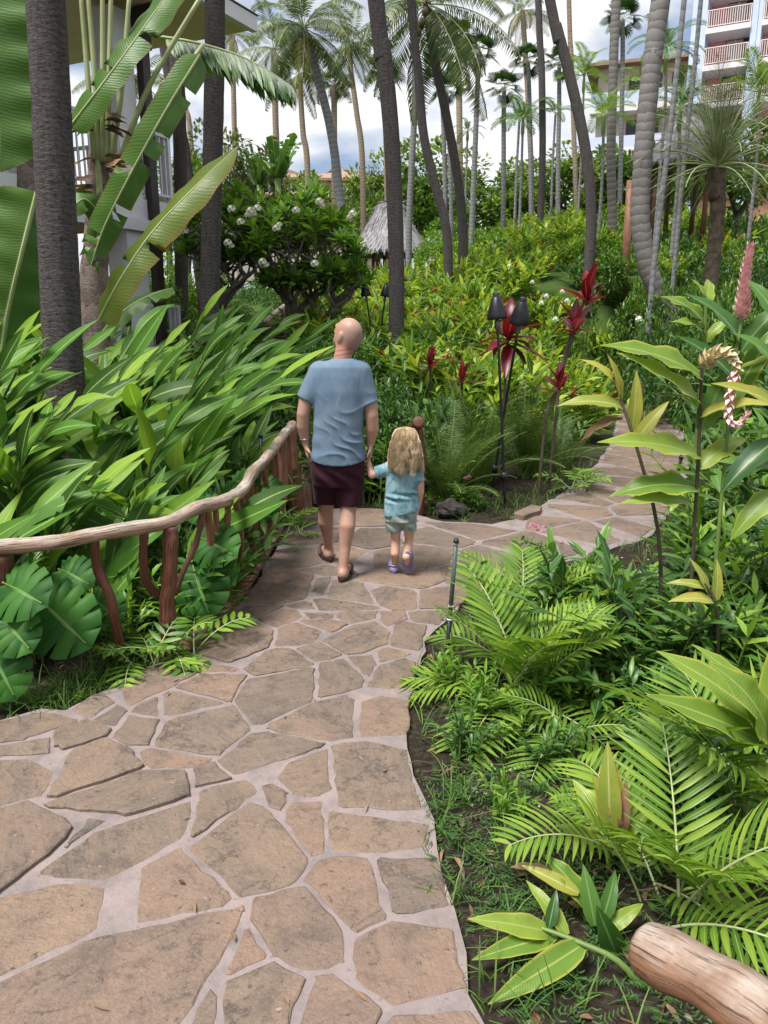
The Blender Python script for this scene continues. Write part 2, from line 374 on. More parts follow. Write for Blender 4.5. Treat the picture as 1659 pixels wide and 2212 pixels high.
# ------------------------------------------------------------------ flagstone path: a mortar bed and every stone a piece of its own
b = MB(); top = []; bot = []
for p in PATH_F:
    j = 0.022; q = p + Vector((rnd.uniform(-j, j), rnd.uniform(-j, j)))
    top.append(b.vert((q.x, q.y, -0.004))); bot.append(b.vert((q.x, q.y, -0.14)))
n_ = len(top); b.face(*top[::-1])
for i in range(n_): b.face(top[i], top[(i + 1) % n_], bot[(i + 1) % n_], bot[i])
path_o = structure(b.build('path', M_MORTAR, smooth=False))
def area2(p): return sum(p[i].x * p[(i + 1) % len(p)].y - p[(i + 1) % len(p)].x * p[i].y for i in range(len(p))) / 2
def stone(poly, name='flagstone', rise=None):
    if area2(poly) < 0: poly = poly[::-1]
    c = sum(poly, Vector((0, 0))) / len(poly); size = math.sqrt(abs(area2(poly)))
    q = []                                             # round the corners a little, then break the edge up
    for i, p in enumerate(poly):
        a, d = poly[i - 1], poly[(i + 1) % len(poly)]
        q += [p.lerp(a, 0.05), p.lerp(d, 0.05)]
    q = resample(q, max(0.05, size * 0.09)); j = 0.007
    q = [p - c + Vector((rnd.uniform(-j, j), rnd.uniform(-j, j))) for p in q]
    z = (rise if rise is not None else rnd.uniform(-0.002, 0.005)); tx, ty = rnd.uniform(-.006, .006) / max(size, .2), rnd.uniform(-.006, .006) / max(size, .2)
    b = MB(); rings = [[], [], []]
    for p in q:
        zz = z + p.x * tx + p.y * ty; r = max(p.length, 1e-3); i1 = max(0.3, 1 - (0.004 + rnd.random() * 0.006) / r)
        rings[0].append(b.vert((p.x, p.y, -0.06))); rings[1].append(b.vert((p.x, p.y, zz - 0.004))); rings[2].append(b.vert((p.x * i1, p.y * i1, zz)))
    k = len(q)
    for a, d in ((0, 1), (1, 2)):
        for i in range(k): b.face(rings[a][i], rings[a][(i + 1) % k], rings[d][(i + 1) % k], rings[d][i])
    b.face(*rings[2])
    o = b.build(name, M_STONE, path_o, smooth=False); o.location = (c.x, c.y, 0); return o
SA = [[(0,1110),(150,1040),(340,945),(440,945),(480,962),(550,935),(780,850),(835,860),(830,920),(800,990),(760,1070),(690,1110),(640,1165),(600,1258),(560,1420),(-200,1420),(-200,1200)],
 [(0,815),(60,805),(160,795),(200,772),(340,785),(350,850),(335,920),(230,970),(120,1030),(0,1085),(-150,1140),(-150,850)],
 [(390,810),(450,755),(530,690),(590,675),(650,690),(700,725),(750,785),(750,815),(690,850),(560,890),(430,925),(385,920),(380,870)],
 [(680,650),(700,625),(780,560),(830,510),(890,500),(945,530),(980,590),(1010,640),(1060,680),(1050,730),(1000,775),(910,800),(830,790),(760,745),(700,690)],
 [(140,720),(250,650),(330,590),(400,580),(500,545),(600,500),(660,500),(650,560),(640,610),(560,650),(480,700),(400,745),(300,750),(200,740)],
 [(0,520),(80,500),(130,500),(180,530),(230,570),(235,610),(200,650),(110,720),(30,780),(0,800),(-120,840),(-120,560)],
 [(240,620),(300,560),(340,535),(375,540),(330,585),(260,635)],
 [(165,500),(260,465),(380,430),(500,385),(600,385),(650,410),(655,440),(620,480),(520,520),(400,540),(300,530),(200,520)],
 [(0,345),(60,335),(170,335),(205,350),(195,390),(150,430),(100,465),(0,495),(-80,510),(-80,350)],
 [(170,460),(190,420),(225,380),(240,320),(330,290),(400,290),(440,330),(470,370),(440,390),(330,420),(230,460)],
 [(205,250),(240,230),(300,215),(340,230),(360,255),(300,280),(230,290),(210,280)],
 [(0,215),(100,185),(200,175),(270,205),(180,235),(80,270),(0,285),(-60,290),(-60,225)],
 [(0,300),(60,285),(150,285),(155,315),(80,330),(0,335)],
 [(245,175),(330,115),(400,150),(350,180),(290,195)], [(345,205),(370,170),(415,155),(435,180),(410,210),(370,215)],
 [(370,105),(470,40),(560,0),(640,0),(690,45),(600,90),(500,135),(430,155)], [(400,265),(440,200),(470,190),(550,205),(540,240),(520,285),(450,285)],
 [(455,180),(550,120),(555,190),(480,190)], [(565,115),(680,120),(790,150),(700,170),(600,180),(560,180)],
 [(530,280),(560,240),(650,190),(720,165),(820,165),(840,200),(860,240),(800,285),(760,320),(700,325),(600,310)],
 [(505,330),(530,310),(620,320),(715,340),(690,355),(600,370),(540,355)], [(610,85),(700,45),(850,55),(840,80),(790,130),(700,120)],
 [(810,140),(850,70),(960,50),(1085,25),(1090,80),(1085,130),(1000,170),(930,205),(870,205),(840,180)],
 [(945,240),(980,205),(1080,150),(1180,125),(1215,160),(1225,220),(1210,265),(1120,275),(1020,255)],
 [(755,350),(800,310),(870,270),(940,265),(1050,275),(1095,290),(1060,320),(960,350),(870,380),(810,390),(780,375)],
 [(925,375),(1000,345),(1110,320),(1135,340),(1145,380),(1110,440),(1040,470),(990,435)], [(670,420),(690,385),(750,365),(800,405),(740,425),(680,440)],
 [(690,480),(720,440),(800,420),(890,415),(900,450),(850,490),(760,550),(690,605),(670,600)], [(915,450),(960,445),(1000,465),(980,510),(930,500)],
 [(990,510),(1040,490),(1115,485),(1120,540),(1125,620),(1110,660),(1050,640),(1020,590)], [(1140,310),(1200,290),(1400,295),(1420,350),(1440,440),(1470,530),(1300,520),(1160,500),(1155,420)],
 [(1135,550),(1190,525),(1350,545),(1495,560),(1490,650),(1350,655),(1200,640),(1135,610)], [(1050,760),(1090,700),(1150,685),(1260,695),(1300,740),(1320,800),(1310,870),(1270,925),(1220,930),(1180,880),(1130,820),(1080,785)],
 [(1300,715),(1360,685),(1505,670),(1530,750),(1555,870),(1450,880),(1340,870),(1345,800)], [(870,900),(900,830),(950,805),(1050,810),(1110,840),(1150,900),(1190,930),(1195,990),(1170,1050),(1100,1065),(1000,1035),(940,1005),(910,950)],
 [(1210,960),(1330,905),(1560,905),(1580,980),(1610,1120),(1615,1160),(1440,1180),(1340,1195),(1240,1120),(1210,1050)], [(790,1080),(812,985),(830,955),(870,955),(910,1000),(910,1030),(830,1070)],
 [(760,1140),(830,1085),(920,1045),(1000,1080),(1050,1115),(1040,1160),(1010,1230),(1000,1258),(960,1350),(745,1330),(775,1230),(755,1170)], [(1030,1230),(1060,1150),(1120,1095),(1200,1130),(1300,1190),(1295,1230),(1280,1290),(1100,1330),(1010,1290)],
 [(650,1220),(690,1180),(730,1190),(755,1220),(730,1330),(640,1330)], [(1340,1230),(1450,1215),(1640,1200),(1660,1258),(1690,1400),(1320,1400),(1310,1300)],
 [(1285,85),(1320,30),(1360,5),(1440,0),(1420,60),(1415,100),(1330,105)], [(1245,130),(1300,115),(1420,120),(1410,200),(1410,270),(1300,262),(1245,250)]]
SB = [[(0,480),(100,470),(200,485),(250,530),(240,570),(150,605),(80,620),(0,600),(-40,560)], [(0,620),(60,615),(130,635),(100,655),(0,655)], [(145,400),(240,300),(380,315),(385,330),(360,400),(290,415),(180,415)],
 [(393,340),(435,335),(430,385),(372,395)], [(425,400),(445,345),(560,350),(595,410),(530,415)], [(110,465),(170,425),(285,430),(240,450),(160,465)], [(200,475),(260,445),(330,440),(345,455),(310,480),(250,500)],
 [(390,412),(440,405),(520,412),(600,430),(560,440),(460,440),(400,430)], [(300,428),(350,415),(380,425),(370,440),(320,438)], [(350,452),(450,455),(450,470),(380,470)], [(470,462),(530,447),(600,450),(600,470),(530,485)],
 [(260,530),(300,495),(350,490),(405,515),(390,540),(330,560),(265,560)], [(340,482),(400,477),(480,490),(460,508),(410,505)], [(420,545),(480,515),(560,485),(605,490),(640,520),(615,560),(550,585),(480,580)], [(325,575),(380,562),(440,567),(465,590),(410,610)],
 [(160,640),(240,575),(310,572),(385,620),(300,645),(200,662)], [(510,602),(590,597),(595,610),(570,655),(540,640)], [(600,582),(650,577),(715,590),(640,612),(605,603)], [(580,385),(640,362),(700,367),(738,400),(715,438),(650,438),(610,420)],
 [(655,560),(665,510),(690,487),(755,492),(740,580)], [(618,452),(695,452),(675,480),(640,492)], [(710,452),(760,444),(840,452),(800,492),(720,480)], [(750,378),(850,362),(930,370),(850,435),(745,435)], [(548,322),(600,317),(640,307),(700,312),(800,312),(812,340),(740,368),(640,353),(560,340)],
 [(230,293),(260,237),(330,232),(400,237),(403,280),(330,298)], [(330,307),(430,292),(458,302),(450,320),(380,320)], [(405,622),(500,610),(548,660),(538,705),(400,738)]]
traced = [[G(x / 1.3825 * .864, (y / 1.3825 + 1650) * .864).xy for x, y in p] for p in SA] + [[G((x / 1.36 + 500) * .864, (y / 1.36 + 1200) * .864).xy for x, y in p] for p in SB]
traced = [p if area2(p) > 0 else p[::-1] for p in traced]
def grow_poly(p, d):
    out = []
    for i, q in enumerate(p):
        e0 = (q - p[i - 1]).normalized(); e1 = (p[(i + 1) % len(p)] - q).normalized(); nn = Vector((e0.y + e1.y, -e0.x - e1.x))
        out.append(q + nn.normalized() * d if nn.length > .2 else q)
    return out
TRACED_AT = True
def hull(p):
    p = sorted(((q.x, q.y) for q in p)); lo = []; up = []
    for s, seq in ((lo, p), (up, p[::-1])):
        for q in seq:
            while len(s) > 1 and (s[-1][0]-s[-2][0])*(q[1]-s[-2][1]) - (s[-1][1]-s[-2][1])*(q[0]-s[-2][0]) <= 0: s.pop()
            s.append(q)
    return [Vector(q) for q in lo[:-1] + up[:-1]]
hulls = [hull(p) for p in traced]
def sep(h, s):
    best = None
    for i, a in enumerate(h):
        e = h[(i + 1) % len(h)] - a; nn = Vector((e.y, -e.x)).normalized(); d = (s - a).dot(nn)
        if best is None or d > best[0]: best = (d, a, nn)
    return best
def clip(poly, a, nn, off):                             # keep the side nn points to, off metres away from the line
    out = []; m = len(poly)
    for i in range(m):
        p, q = poly[i], poly[(i + 1) % m]; dp, dq = (p - a).dot(nn) - off, (q - a).dot(nn) - off
        if dp >= 0: out.append(p)
        if dp * dq < 0: out.append(p.lerp(q, dp / (dp - dq)))
    return out
rj = random.Random(2); fitted = []
for i_, p in enumerate(traced):                        # widen every traced stone until only a narrow joint is left to each neighbour
    q = grow_poly(p, .045); hi = hulls[i_]; ci = sum(p, Vector((0, 0))) / len(p)
    for j_, hj in enumerate(hulls):
        if j_ == i_ or min((x - y).length for x in hi for y in hj) > .16: continue
        best = (-9, None, None)
        for A, B, sgn in ((hi, hj, 1), (hj, hi, -1)):
            for k in range(len(A)):
                ed = A[(k + 1) % len(A)] - A[k]; nn = Vector((ed.y, -ed.x)).normalized(); d = min((x - A[k]).dot(nn) for x in B)
                if d > best[0]: best = (d, A[k] + nn * d / 2, nn * sgn)
        if best[1] is not None and best[0] > -.06: q = clip(q, best[1], -best[2], rj.uniform(.007, .015))
        if len(q) < 3: break
    if len(q) < 3: q = p
    q2 = []
    for v_ in q:
        k = 0
        while k < 10 and v_.y > .9 and float(path_dist(v_.x, v_.y)) > -.012: v_ = v_.lerp(ci, .03); k += 1
        q2.append(v_)
    stone(q2, rise=.012 if i_ in (5, 7, 9, 10, 26) else None)
seeds = []; rs = random.Random(21); xmin, xmax, ymin, ymax = -3.2, 7.5, -0.5, 17
for _ in range(9000):
    s = Vector((rs.uniform(xmin, xmax), rs.uniform(ymin, ymax)))
    if float(path_dist(s.x, s.y)) > -0.10 or s.y < 1.2: continue
    if any((s - q).length < rs.uniform(.34, .62) for q in seeds): continue
    if any(sep(h, s)[0] < 0.10 for h in hulls): continue
    seeds.append(s)
for s in seeds:
    poly = [s + Vector((math.cos(a), math.sin(a))) * 0.62 for a in np.linspace(0, 2 * math.pi, 17)[:-1]]
    for q in seeds:
        if q is not s and (q - s).length < 1.3: poly = clip(poly, (s + q) / 2, (s - q).normalized(), rs.uniform(.012, .03))
    for h in hulls:
        d, a, nn = sep(h, s)
        if d < 1.0: poly = clip(poly, a, nn, rs.uniform(.03, .05))
    if len(poly) < 3: continue
    d = path_dist([p.x for p in poly], [p.y for p in poly]); ok = []
    for p, dd in zip(poly, d):
        k = 0
        while dd > -0.02 and k < 12: p = p.lerp(s, 0.18); dd = float(path_dist(p.x, p.y)); k += 1
        ok.append(p)
    if abs(area2(ok)) > 0.012: stone(ok)

# ------------------------------------------------------------------ paint, plaster, wood
M_WHITE = simple('white_paint', (.70, .70, .72), 0.55, 0.05, 2, 0.05)
M_CREAM = simple('cream_plaster', (.74, .60, .43), 0.8, 0.05, 1.5, 0.1)
M_PEACHLIT = simple('peach_lit_soffit', (.80, .60, .42), 0.75, 0.05, 2.0)  # cream soffit and ceiling, with the warm light on them put into the colour
M_PIPE = simple('brown_pipe', (.035, .025, .024), 0.45, 0.1)
M_PINK = simple('pink_plaster', (.80, .36, .28), 0.8, 0.06, 0.6, 0.1)
M_BLUEW = simple('pale_blue_paint', (.56, .63, .80), 0.6, 0.04, 0.6)
M_PALEPINK = simple('pale_pink_rail', (.80, .66, .66), 0.5, 0.04)
M_SLAB = simple('pinkish_white_paint', (.76, .70, .72), 0.6, 0.04, 0.6)
M_CURTAIN = simple('curtain', (.50, .42, .32), 0.9, 0.15, 5, stretch=(8, 8, 0.2))
M_DARKGLASS = simple('dark_glass', (.03, .035, .04), 0.08, 0.1, spec=0.6)
M_ROOF = simple('tile_roof', (.30, .19, .14), 0.8, 0.15, 3, 0.3, 12)
M_BEIGE = simple('beige_plaster', (.50, .44, .38), 0.8, 0.06, 0.5)
M_SOFFIT = simple('dark_soffit', (.16, .11, .06), 0.7, 0.15)
def wood_mat(name, dark, mid, pale, streak=0.8):
    m, t, n, l, out = new_mat(name)
    uv = n('ShaderNodeUVMap').outputs[0]; co = n('ShaderNodeTexCoord').outputs['Object']
    g = noise_(n, l, uv, 6.0, 6, 0.65, (5.0, 1.2, 1.0)); w = noise_(n, l, co, 3.0, 5, 0.7); crack = noise_(n, l, uv, 9.0, 5, 0.7, (4.0, 0.45, 1.0)); sp = noise_(n, l, co, 22, 4, 0.7)
    c = ramp(n, l, g, [(0.3, dark), (0.62, mid)]).outputs[0]
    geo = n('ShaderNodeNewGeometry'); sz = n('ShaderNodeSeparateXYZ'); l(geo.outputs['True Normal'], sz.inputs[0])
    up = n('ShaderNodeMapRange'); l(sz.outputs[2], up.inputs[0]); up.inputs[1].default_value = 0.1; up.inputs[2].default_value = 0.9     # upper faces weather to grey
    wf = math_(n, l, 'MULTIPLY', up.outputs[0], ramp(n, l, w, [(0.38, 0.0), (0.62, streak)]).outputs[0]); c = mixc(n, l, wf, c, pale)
    c = mixc(n, l, ramp(n, l, crack, [(0.36, 0.9), (0.42, 0.0)]).outputs[0], c, (.03, .015, .01))
    c = mixc(n, l, ramp(n, l, sp, [(0.70, 0.0), (0.76, 0.7)]).outputs[0], c, pale)
    p = n('ShaderNodeBsdfPrincipled'); p.inputs['Roughness'].default_value = 0.5; p.inputs['Specular IOR Level'].default_value = 0.35
    l(c, p.inputs['Base Color']); l(bump(n, l, math_(n, l, 'ADD', g, math_(n, l, 'MULTIPLY', ramp(n, l, crack, [(0.34, 0.0), (0.44, 1.0)]).outputs[0], 1.6)), 0.75, 0.008), p.inputs['Normal'])
    l(p.outputs[0], out.inputs[0]); return m
M_LOG = wood_mat('weathered_log', (.13, .052, .03), (.25, .115, .07), (.42, .33, .28))
M_LOGPALE = wood_mat('pale_log', (.20, .12, .075), (.37, .25, .17), (.52, .46, .40), 1.0)
M_LOGNEAR = wood_mat('near_log', (.11, .05, .026), (.25, .125, .065), (.45, .39, .335), 0.85)
M_POST = wood_mat('red_post', (.055, .02, .012), (.15, .055, .03), (.27, .16, .11), 0.4)

# ------------------------------------------------------------------ steps on the far slope
steps_o = structure(link('steps', None)); 
for i in range(10):
    t = i / 9; p = W(608 + 95 * t, 738 - 92 * t, 15.0 + 5.0 * t); b = MB()
    b.box((-0.75, 0, -0.35), (0.75, 0.62, -0.04)); o = b.build('step_base', M_MORTAR, steps_o, False); o.location = p; o.rotation_euler = (0, 0, R(-10))
    b = MB(); b.box((-0.79, -0.04, -0.037), (0.79, 0.60, 0.0)); o = b.build('tread', M_STONE, steps_o, False); o.location = p; o.rotation_euler = (0, 0, R(-10))

# ------------------------------------------------------------------ left building: open white verandas
def local_frame(o, xdir):
    x = Vector((xdir[0], xdir[1], 0)).normalized(); return Matrix.Translation(o) @ Matrix((x, Vector((-x.y, x.x, 0)), Vector((0, 0, 1)))).transposed().to_4x4()
def part_box(name, mat, parent, lo, hi, M=None):
    b = MB(); b.box(lo, hi, M); return b.build(name, mat, parent, False)
def railing(root, M, x0, x1, z, y, mat, h=1.05, gap=0.115, posts=1.3, nm='railing', bar=0.011):
    b = MB(); b.box((x0, y - .035, z + h - .05), (x1, y + .035, z + h), M); r = b.build('railing', mat, root, False)
    part_box('lower_rail', mat, r, (x0, y - .02, z + .10), (x1, y + .02, z + .14), M)
    k = max(2, int((x1 - x0) / gap)); b = MB()
    for i in range(1, k):
        xx = x0 + (x1 - x0) * i / k; b.box((xx - bar, y - bar, z + .141), (xx + bar, y + bar, z + h - .051), M)
    stuff(b.build('bars', mat, r, False))
    kp = max(1, int((x1 - x0) / posts))
    for i in range(kp + 1):
        xx = x0 + .03 + (x1 - x0 - .06) * i / kp; part_box('rail_post', mat, r, (xx - .03, y - .031, z), (xx + .03, y + .031, z + h - .051), M)
    return r
cB = W(380, 484, 13.6); MBL = local_frame((cB.x, cB.y, 0), (-.43, -.90))     # local x runs towards the camera along the veranda edge, local y away to the left... 
flip = -1.0                                                                  # building lies on the far-left side of the edge
bl = thing('veranda_building', 'white veranda building with railed balcony behind the palm trunks on the left', 'building')
def BL(name, mat, x0, x1, y0, y1, z0, z1, parent=None): return part_box(name, mat, parent or bl, (x0, min(-y0, -y1), z0), (x1, max(-y0, -y1), z1), MBL)
MB2 = MBL
for z0, z1, nm in ((.60, .95, 'floor_slab'), (3.29, 3.60, 'floor_slab')):
    BL(nm, M_WHITE, 0, 13, 0, 7, z0, z1)
    BL('edge_beam', M_WHITE, -.02, 13, -.06, .12, z0 - .18, z0 - .003)
BL('ceiling', M_PEACHLIT, .05, 13, .15, 7, 3.24, 3.285)
for x in (.72, 4.6, 8.6):
    c = BL('column', M_WHITE, x, x + .42, .02, .44, .95, 6.2)
BL('column', M_WHITE, .05, .35, 3.4, 3.8, .95, 6.2)
BL('back_wall', M_CREAM, .6, 13, 3.2, 3.4, .95, 3.24); BL('back_wall', M_CREAM, .6, 13, 3.2, 3.4, 3.60, 6.25)
for x in (2.6, 6.2): 
    d = BL('sliding_door', M_WHITE, x, x + 2.2, 3.14, 3.19, 3.62, 5.75); BL('pane', M_DARKGLASS, x + .1, x + 1.05, 3.125, 3.138, 3.75, 5.65, d); BL('pane', M_CURTAIN, x + 1.15, x + 2.1, 3.125, 3.138, 3.75, 5.65, d)
BL('soffit', M_PEACHLIT, -.9, 13, -1.0, 7, 6.30, 6.38)
BL('gutter', M_WHITE, -.95, 13, -1.12, -1.003, 6.28, 6.50)
b = MB(); lo = [(-1.0, 1.15, 6.52), (13, 1.15, 6.52), (13, -7, 6.52), (-1.0, -7, 6.52)]; hi = [(3, -3, 7.6), (13, -3, 7.6)]
iv = [b.vert(MBL @ Vector(p)) for p in lo + hi]; b.face(iv[0], iv[1], iv[5], iv[4]); b.face(iv[2], iv[3], iv[4], iv[5]); b.face(iv[3], iv[0], iv[4]); b.face(iv[3], iv[2], iv[1], iv[0])
b.build('roof', M_ROOF, bl, False)
railing(bl, MBL, 0.0, 12.9, 3.60, -.05, M_WHITE); railing(bl, MBL, 0.0, 12.9, .95, -.05, M_WHITE)
MSide = MBL @ Matrix.Translation((0.05, 0, 0)) @ Matrix.Rotation(R(-90), 4, 'Z')
railing(bl, MSide, .1, 3.4, 3.60, 0, M_WHITE); railing(bl, MSide, .1, 3.4, .95, 0, M_WHITE)
p0 = MBL @ Vector((1.35, .1, 6.3)); b = MB(); b.box((.50, -.02, .95), (.66, .11, 6.0), MBL); dp = b.build('downpipe', M_PIPE, bl, False)
part_box('pipe_bracket', M_PIPE, dp, (.46, -.03, 5.75), (.70, .13, 5.95), MBL); part_box('pipe_head', M_PIPE, dp, (.46, -.05, 6.02), (.72, .4, 6.27), MBL)

# ------------------------------------------------------------------ pink hotel, upper right
hO = W(1487, 146, 56.0); hM = local_frame((hO.x, hO.y, 0), (2.7, -1.45))
ht = thing('hotel_building', 'pink hotel block with pale blue columns and white balconies', 'building')
zf = [W(1560, v, 54.5).z for v in (229, 146, 64, -20, -105)]; zb = zf[0] - 9
part_box('wall', M_PINK, ht, (0, 1.7, zb), (16, 9, zf[4] + 2.5), hM)
for k, x in enumerate((0.0, 3.55, 7.4, 11.2)):
    part_box('column', M_BLUEW, ht, (x, -.15, zb), (x + (.62 if k else .9), 1.69, zf[4] + 2.4), hM)
    if k < 3: part_box('column_rib', M_BLUEW, ht, (x + .2, -.22, zb), (x + .35, -.151, zf[4] + 2.4), hM)
for i, z in enumerate([zf[0] - 2.75] + zf):
    for x0, x1 in ((.905, 3.545), (4.18, 7.39), (8.03, 11.19)):
        part_box('balcony_slab', M_SLAB, ht, (x0, -.3, z), (x1, 1.69, z + .32), hM)
        railing(ht, hM, x0 + .02, x1 - .02, z + .32, -.2, M_PALEPINK, 1.05, .13, 1.3, bar=.02)
        w = part_box('window', M_DARKGLASS, ht, (x0 + 1.05, 1.62, z + .34), (x1 - .15, 1.69, z + 2.45), hM)
        part_box('curtain', M_CURTAIN, w, (x0 + 1.1, 1.58, z + .36), (x0 + 1.1 + (x1 - x0) * .38, 1.61, z + 2.1), hM)
        part_box('mullion', M_WHITE, w, (x0 + 1.62, 1.55, z + .36), (x0 + 1.67, 1.575, z + 2.44), hM)

# ------------------------------------------------------------------ other buildings among the trees
def hip_roof(root, M, x0, x1, y0, y1, z, h, mat, over=.8, thick=.22, inset=None):
    b = MB(); a, c, d, e = x0 - over, x1 + over, y0 - over, y1 + over; k = inset or (e - d) * .5
    pts = [(a, d, z), (c, d, z), (c, e, z), (a, e, z), (a, d, z + thick), (c, d, z + thick), (c, e, z + thick), (a, e, z + thick), (a + k, (d + e) / 2, z + h), (c - k, (d + e) / 2, z + h)]
    i = [b.vert(M @ Vector(p)) for p in pts]
    b.face(i[3], i[2], i[1], i[0])
    for p, q in ((0, 1), (1, 2), (2, 3), (3, 0)): b.face(i[p], i[q], i[q + 4], i[p + 4])
    b.face(i[4], i[5], i[9], i[8]); b.face(i[6], i[7], i[8], i[9]); b.face(i[5], i[6], i[9]); b.face(i[7], i[4], i[8])
    return b.build('roof', mat, root, False)
o = W(1285, 300, 66); M = local_frame((o.x, o.y, 0), (1, -.35)); zt = W(1300, 150, 66).z
bt = thing('lodge_building', 'beige building with brown overhanging roof behind the slender palms', 'building')
part_box('wall', M_BEIGE, bt, (0, 0, zt - 14), (9, 8, zt - .02), M); hip_roof(bt, M, 0, 9, 0, 8, zt, 1.6, M_ROOF, 1.0); part_box('soffit', M_SOFFIT, bt, (-.9, -.9, zt - .015), (9.9, -.003, zt - .004), M)
for k in range(4):
    z = zt - 2.9 - k * 3.1
    part_box('balcony_slab', M_WHITE, bt, (-.4, -1.3, z - .5), (9.2, -.003, z), M)
    part_box('balcony_glass', M_BLUEW, bt, (-.35, -1.25, z + .003), (9.1, -1.2, z + .9), M)
    for x in (2.3, 5.4):
        w = part_box('window', M_DARKGLASS, bt, (x, -.06, z + .1), (x + 2.4, -.004, z + 2.2), M); part_box('curtain', M_BLUEW, w, (x + .9, -.09, z + .15), (x + 1.6, -.065, z + 2.1), M); part_box('mullion', M_SOFFIT, w, (x + .75, -.10, z + .12), (x + .83, -.066, z + 2.18), M)
for (u, v, y, wpx, nm, lab) in ((745, 392, 78, 150, 'villa_building', 'tan villa with brown hip roof seen between the palm trunks'), (590, 388, 84, 120, 'villa_building', 'low tan tiled roof of a house behind the banana leaves')):
    p = W(u, v, y); hw = wpx * mpp(y) / 2; M = local_frame((p.x - hw, p.y, 0), (1, .12)); z = p.z
    vb = thing(nm, lab, 'building'); part_box('wall', M_BEIGE, vb, (0, 0, z - 10), (2 * hw, 9, z - .02), M); hip_roof(vb, M, 0, 2 * hw, 0, 9, z, 1.9, M_ROOF, .9)
    hip_roof(vb, M, -3.5, 2 * hw - 3.5, -4, 3, z - 2.2, 1.5, M_ROOF, .7); part_box('porch_wall', M_BEIGE, vb, (-3.5, -3.5, z - 10), (2 * hw - 4, -.02, z - 2.22), M)
    for k in range(3):
        x = .8 + k * (2 * hw - 2.5) / 2.2; w = part_box('window', M_DARKGLASS, vb, (x, -.08, z - 1.5), (x + 1.3, -.004, z - .35), M); part_box('curtain', M_BLUEW, w, (x + .1, -.11, z - 1.4), (x + .6, -.085, z - .4), M)
# ------------------------------------------------------------------ plant materials
M_GINGER = leaf_mat('shell_ginger_leaf', [(.024,.07,.015),(.04,.115,.02),(.06,.165,.025),(.09,.225,.03),(.22,.35,.04)], 0.33, 0.46, spec=.2, rib=(.30,.42,.12), ribw=.05, vein=.12, veinn=45, blotch=(.16,.19,.035))
M_HILL = leaf_mat('red_ginger_leaf', [(.06,.145,.019),(.105,.22,.024),(.17,.30,.03),(.28,.40,.04),(.42,.48,.06)], 0.40, 0.38, rib=(.40,.48,.14), ribw=.07)
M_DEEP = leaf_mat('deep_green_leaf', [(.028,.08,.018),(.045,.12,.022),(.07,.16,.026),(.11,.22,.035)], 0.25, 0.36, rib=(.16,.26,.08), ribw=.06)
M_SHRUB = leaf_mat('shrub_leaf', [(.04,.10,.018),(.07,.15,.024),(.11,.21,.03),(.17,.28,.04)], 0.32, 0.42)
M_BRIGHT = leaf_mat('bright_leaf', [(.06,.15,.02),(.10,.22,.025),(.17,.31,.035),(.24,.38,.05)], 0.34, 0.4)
M_TREE = leaf_mat('tree_leaf', [(.06,.12,.026),(.10,.18,.035),(.15,.24,.042),(.22,.30,.055)], 0.34, 0.45)
M_OLIVE = leaf_mat('olive_leaf', [(.07,.10,.035),(.11,.14,.05),(.17,.19,.07)], 0.26, 0.5)
M_PALM = leaf_mat('coconut_leaflet', [(.035,.075,.02),(.06,.105,.026),(.10,.145,.036),(.18,.20,.05)], 0.28, 0.36)
M_PALMY = leaf_mat('yellow_frond', [(.25,.22,.05),(.36,.28,.06),(.16,.18,.04)], 0.3, 0.4)
M_FAN = leaf_mat('fan_leaf', [(.018,.05,.02),(.03,.075,.025),(.055,.11,.035)], 0.22, 0.4)
M_FANL = leaf_mat('pale_fan_leaf', [(.05,.09,.03),(.09,.13,.04),(.15,.18,.06)], 0.25, 0.4)
M_ARECA = leaf_mat('areca_leaflet', [(.08,.17,.02),(.13,.25,.028),(.19,.32,.035),(.27,.39,.05)], 0.36, 0.36, rib=(.30,.42,.12), ribw=.08)
M_FERN = leaf_mat('fern_pinna', [(.045,.10,.02),(.08,.15,.025),(.13,.20,.035)], 0.3, 0.45)
M_CYCAD = leaf_mat('cycad_leaflet', [(.035,.07,.02),(.06,.105,.03),(.10,.14,.04)], 0.2, 0.45)
M_BANANA = leaf_mat('banana_blade', [(.055,.135,.03),(.075,.165,.032),(.10,.20,.036)], 0.36, 0.40, rib=(.33,.42,.16), ribw=.045, edge=(.16,.14,.04), edgew=.035, blotch=(.11,.17,.035), vein=.16, veinn=70)
M_BANANAY = leaf_mat('yellowing_blade', [(.12,.18,.03),(.15,.20,.035)], 0.36, 0.4, rib=(.36,.38,.12), ribw=.05, vein=.16, veinn=60, edge=(.22,.14,.03), edgew=.10)
M_MONST = leaf_mat('monstera_blade', [(.022,.085,.014),(.034,.115,.018),(.05,.15,.024)], 0.28, 0.5, rib=(.16,.32,.09), ribw=.03, vein=.0, spec=.15)
M_GEDGE = leaf_mat('yellow_edged_leaf', [(.11,.22,.03),(.17,.28,.04),(.25,.34,.05)], 0.36, 0.36, rib=(.36,.42,.12), ribw=.045, edge=(.45,.42,.07), edgew=.08, vein=.10, veinn=40, blotch=(.20,.17,.05))
M_YELLOWL = leaf_mat('yellowed_leaf', [(.33,.36,.06),(.42,.40,.08),(.28,.34,.06)], 0.4, 0.42, rib=(.5,.5,.18), ribw=.06, edge=(.40,.27,.05), edgew=.10, blotch=(.22,.13,.04))
M_TI = leaf_mat('ti_leaf', [(.09,.005,.012),(.16,.008,.018),(.24,.012,.024),(.15,.02,.05)], 0.35, 0.30, rib=(.42,.06,.08), ribw=.05, tint=1.5, spec=.5)
M_TID = leaf_mat('dark_ti_leaf', [(.07,.008,.014),(.11,.012,.02),(.16,.015,.025)], 0.3, 0.3, tint=1.5)
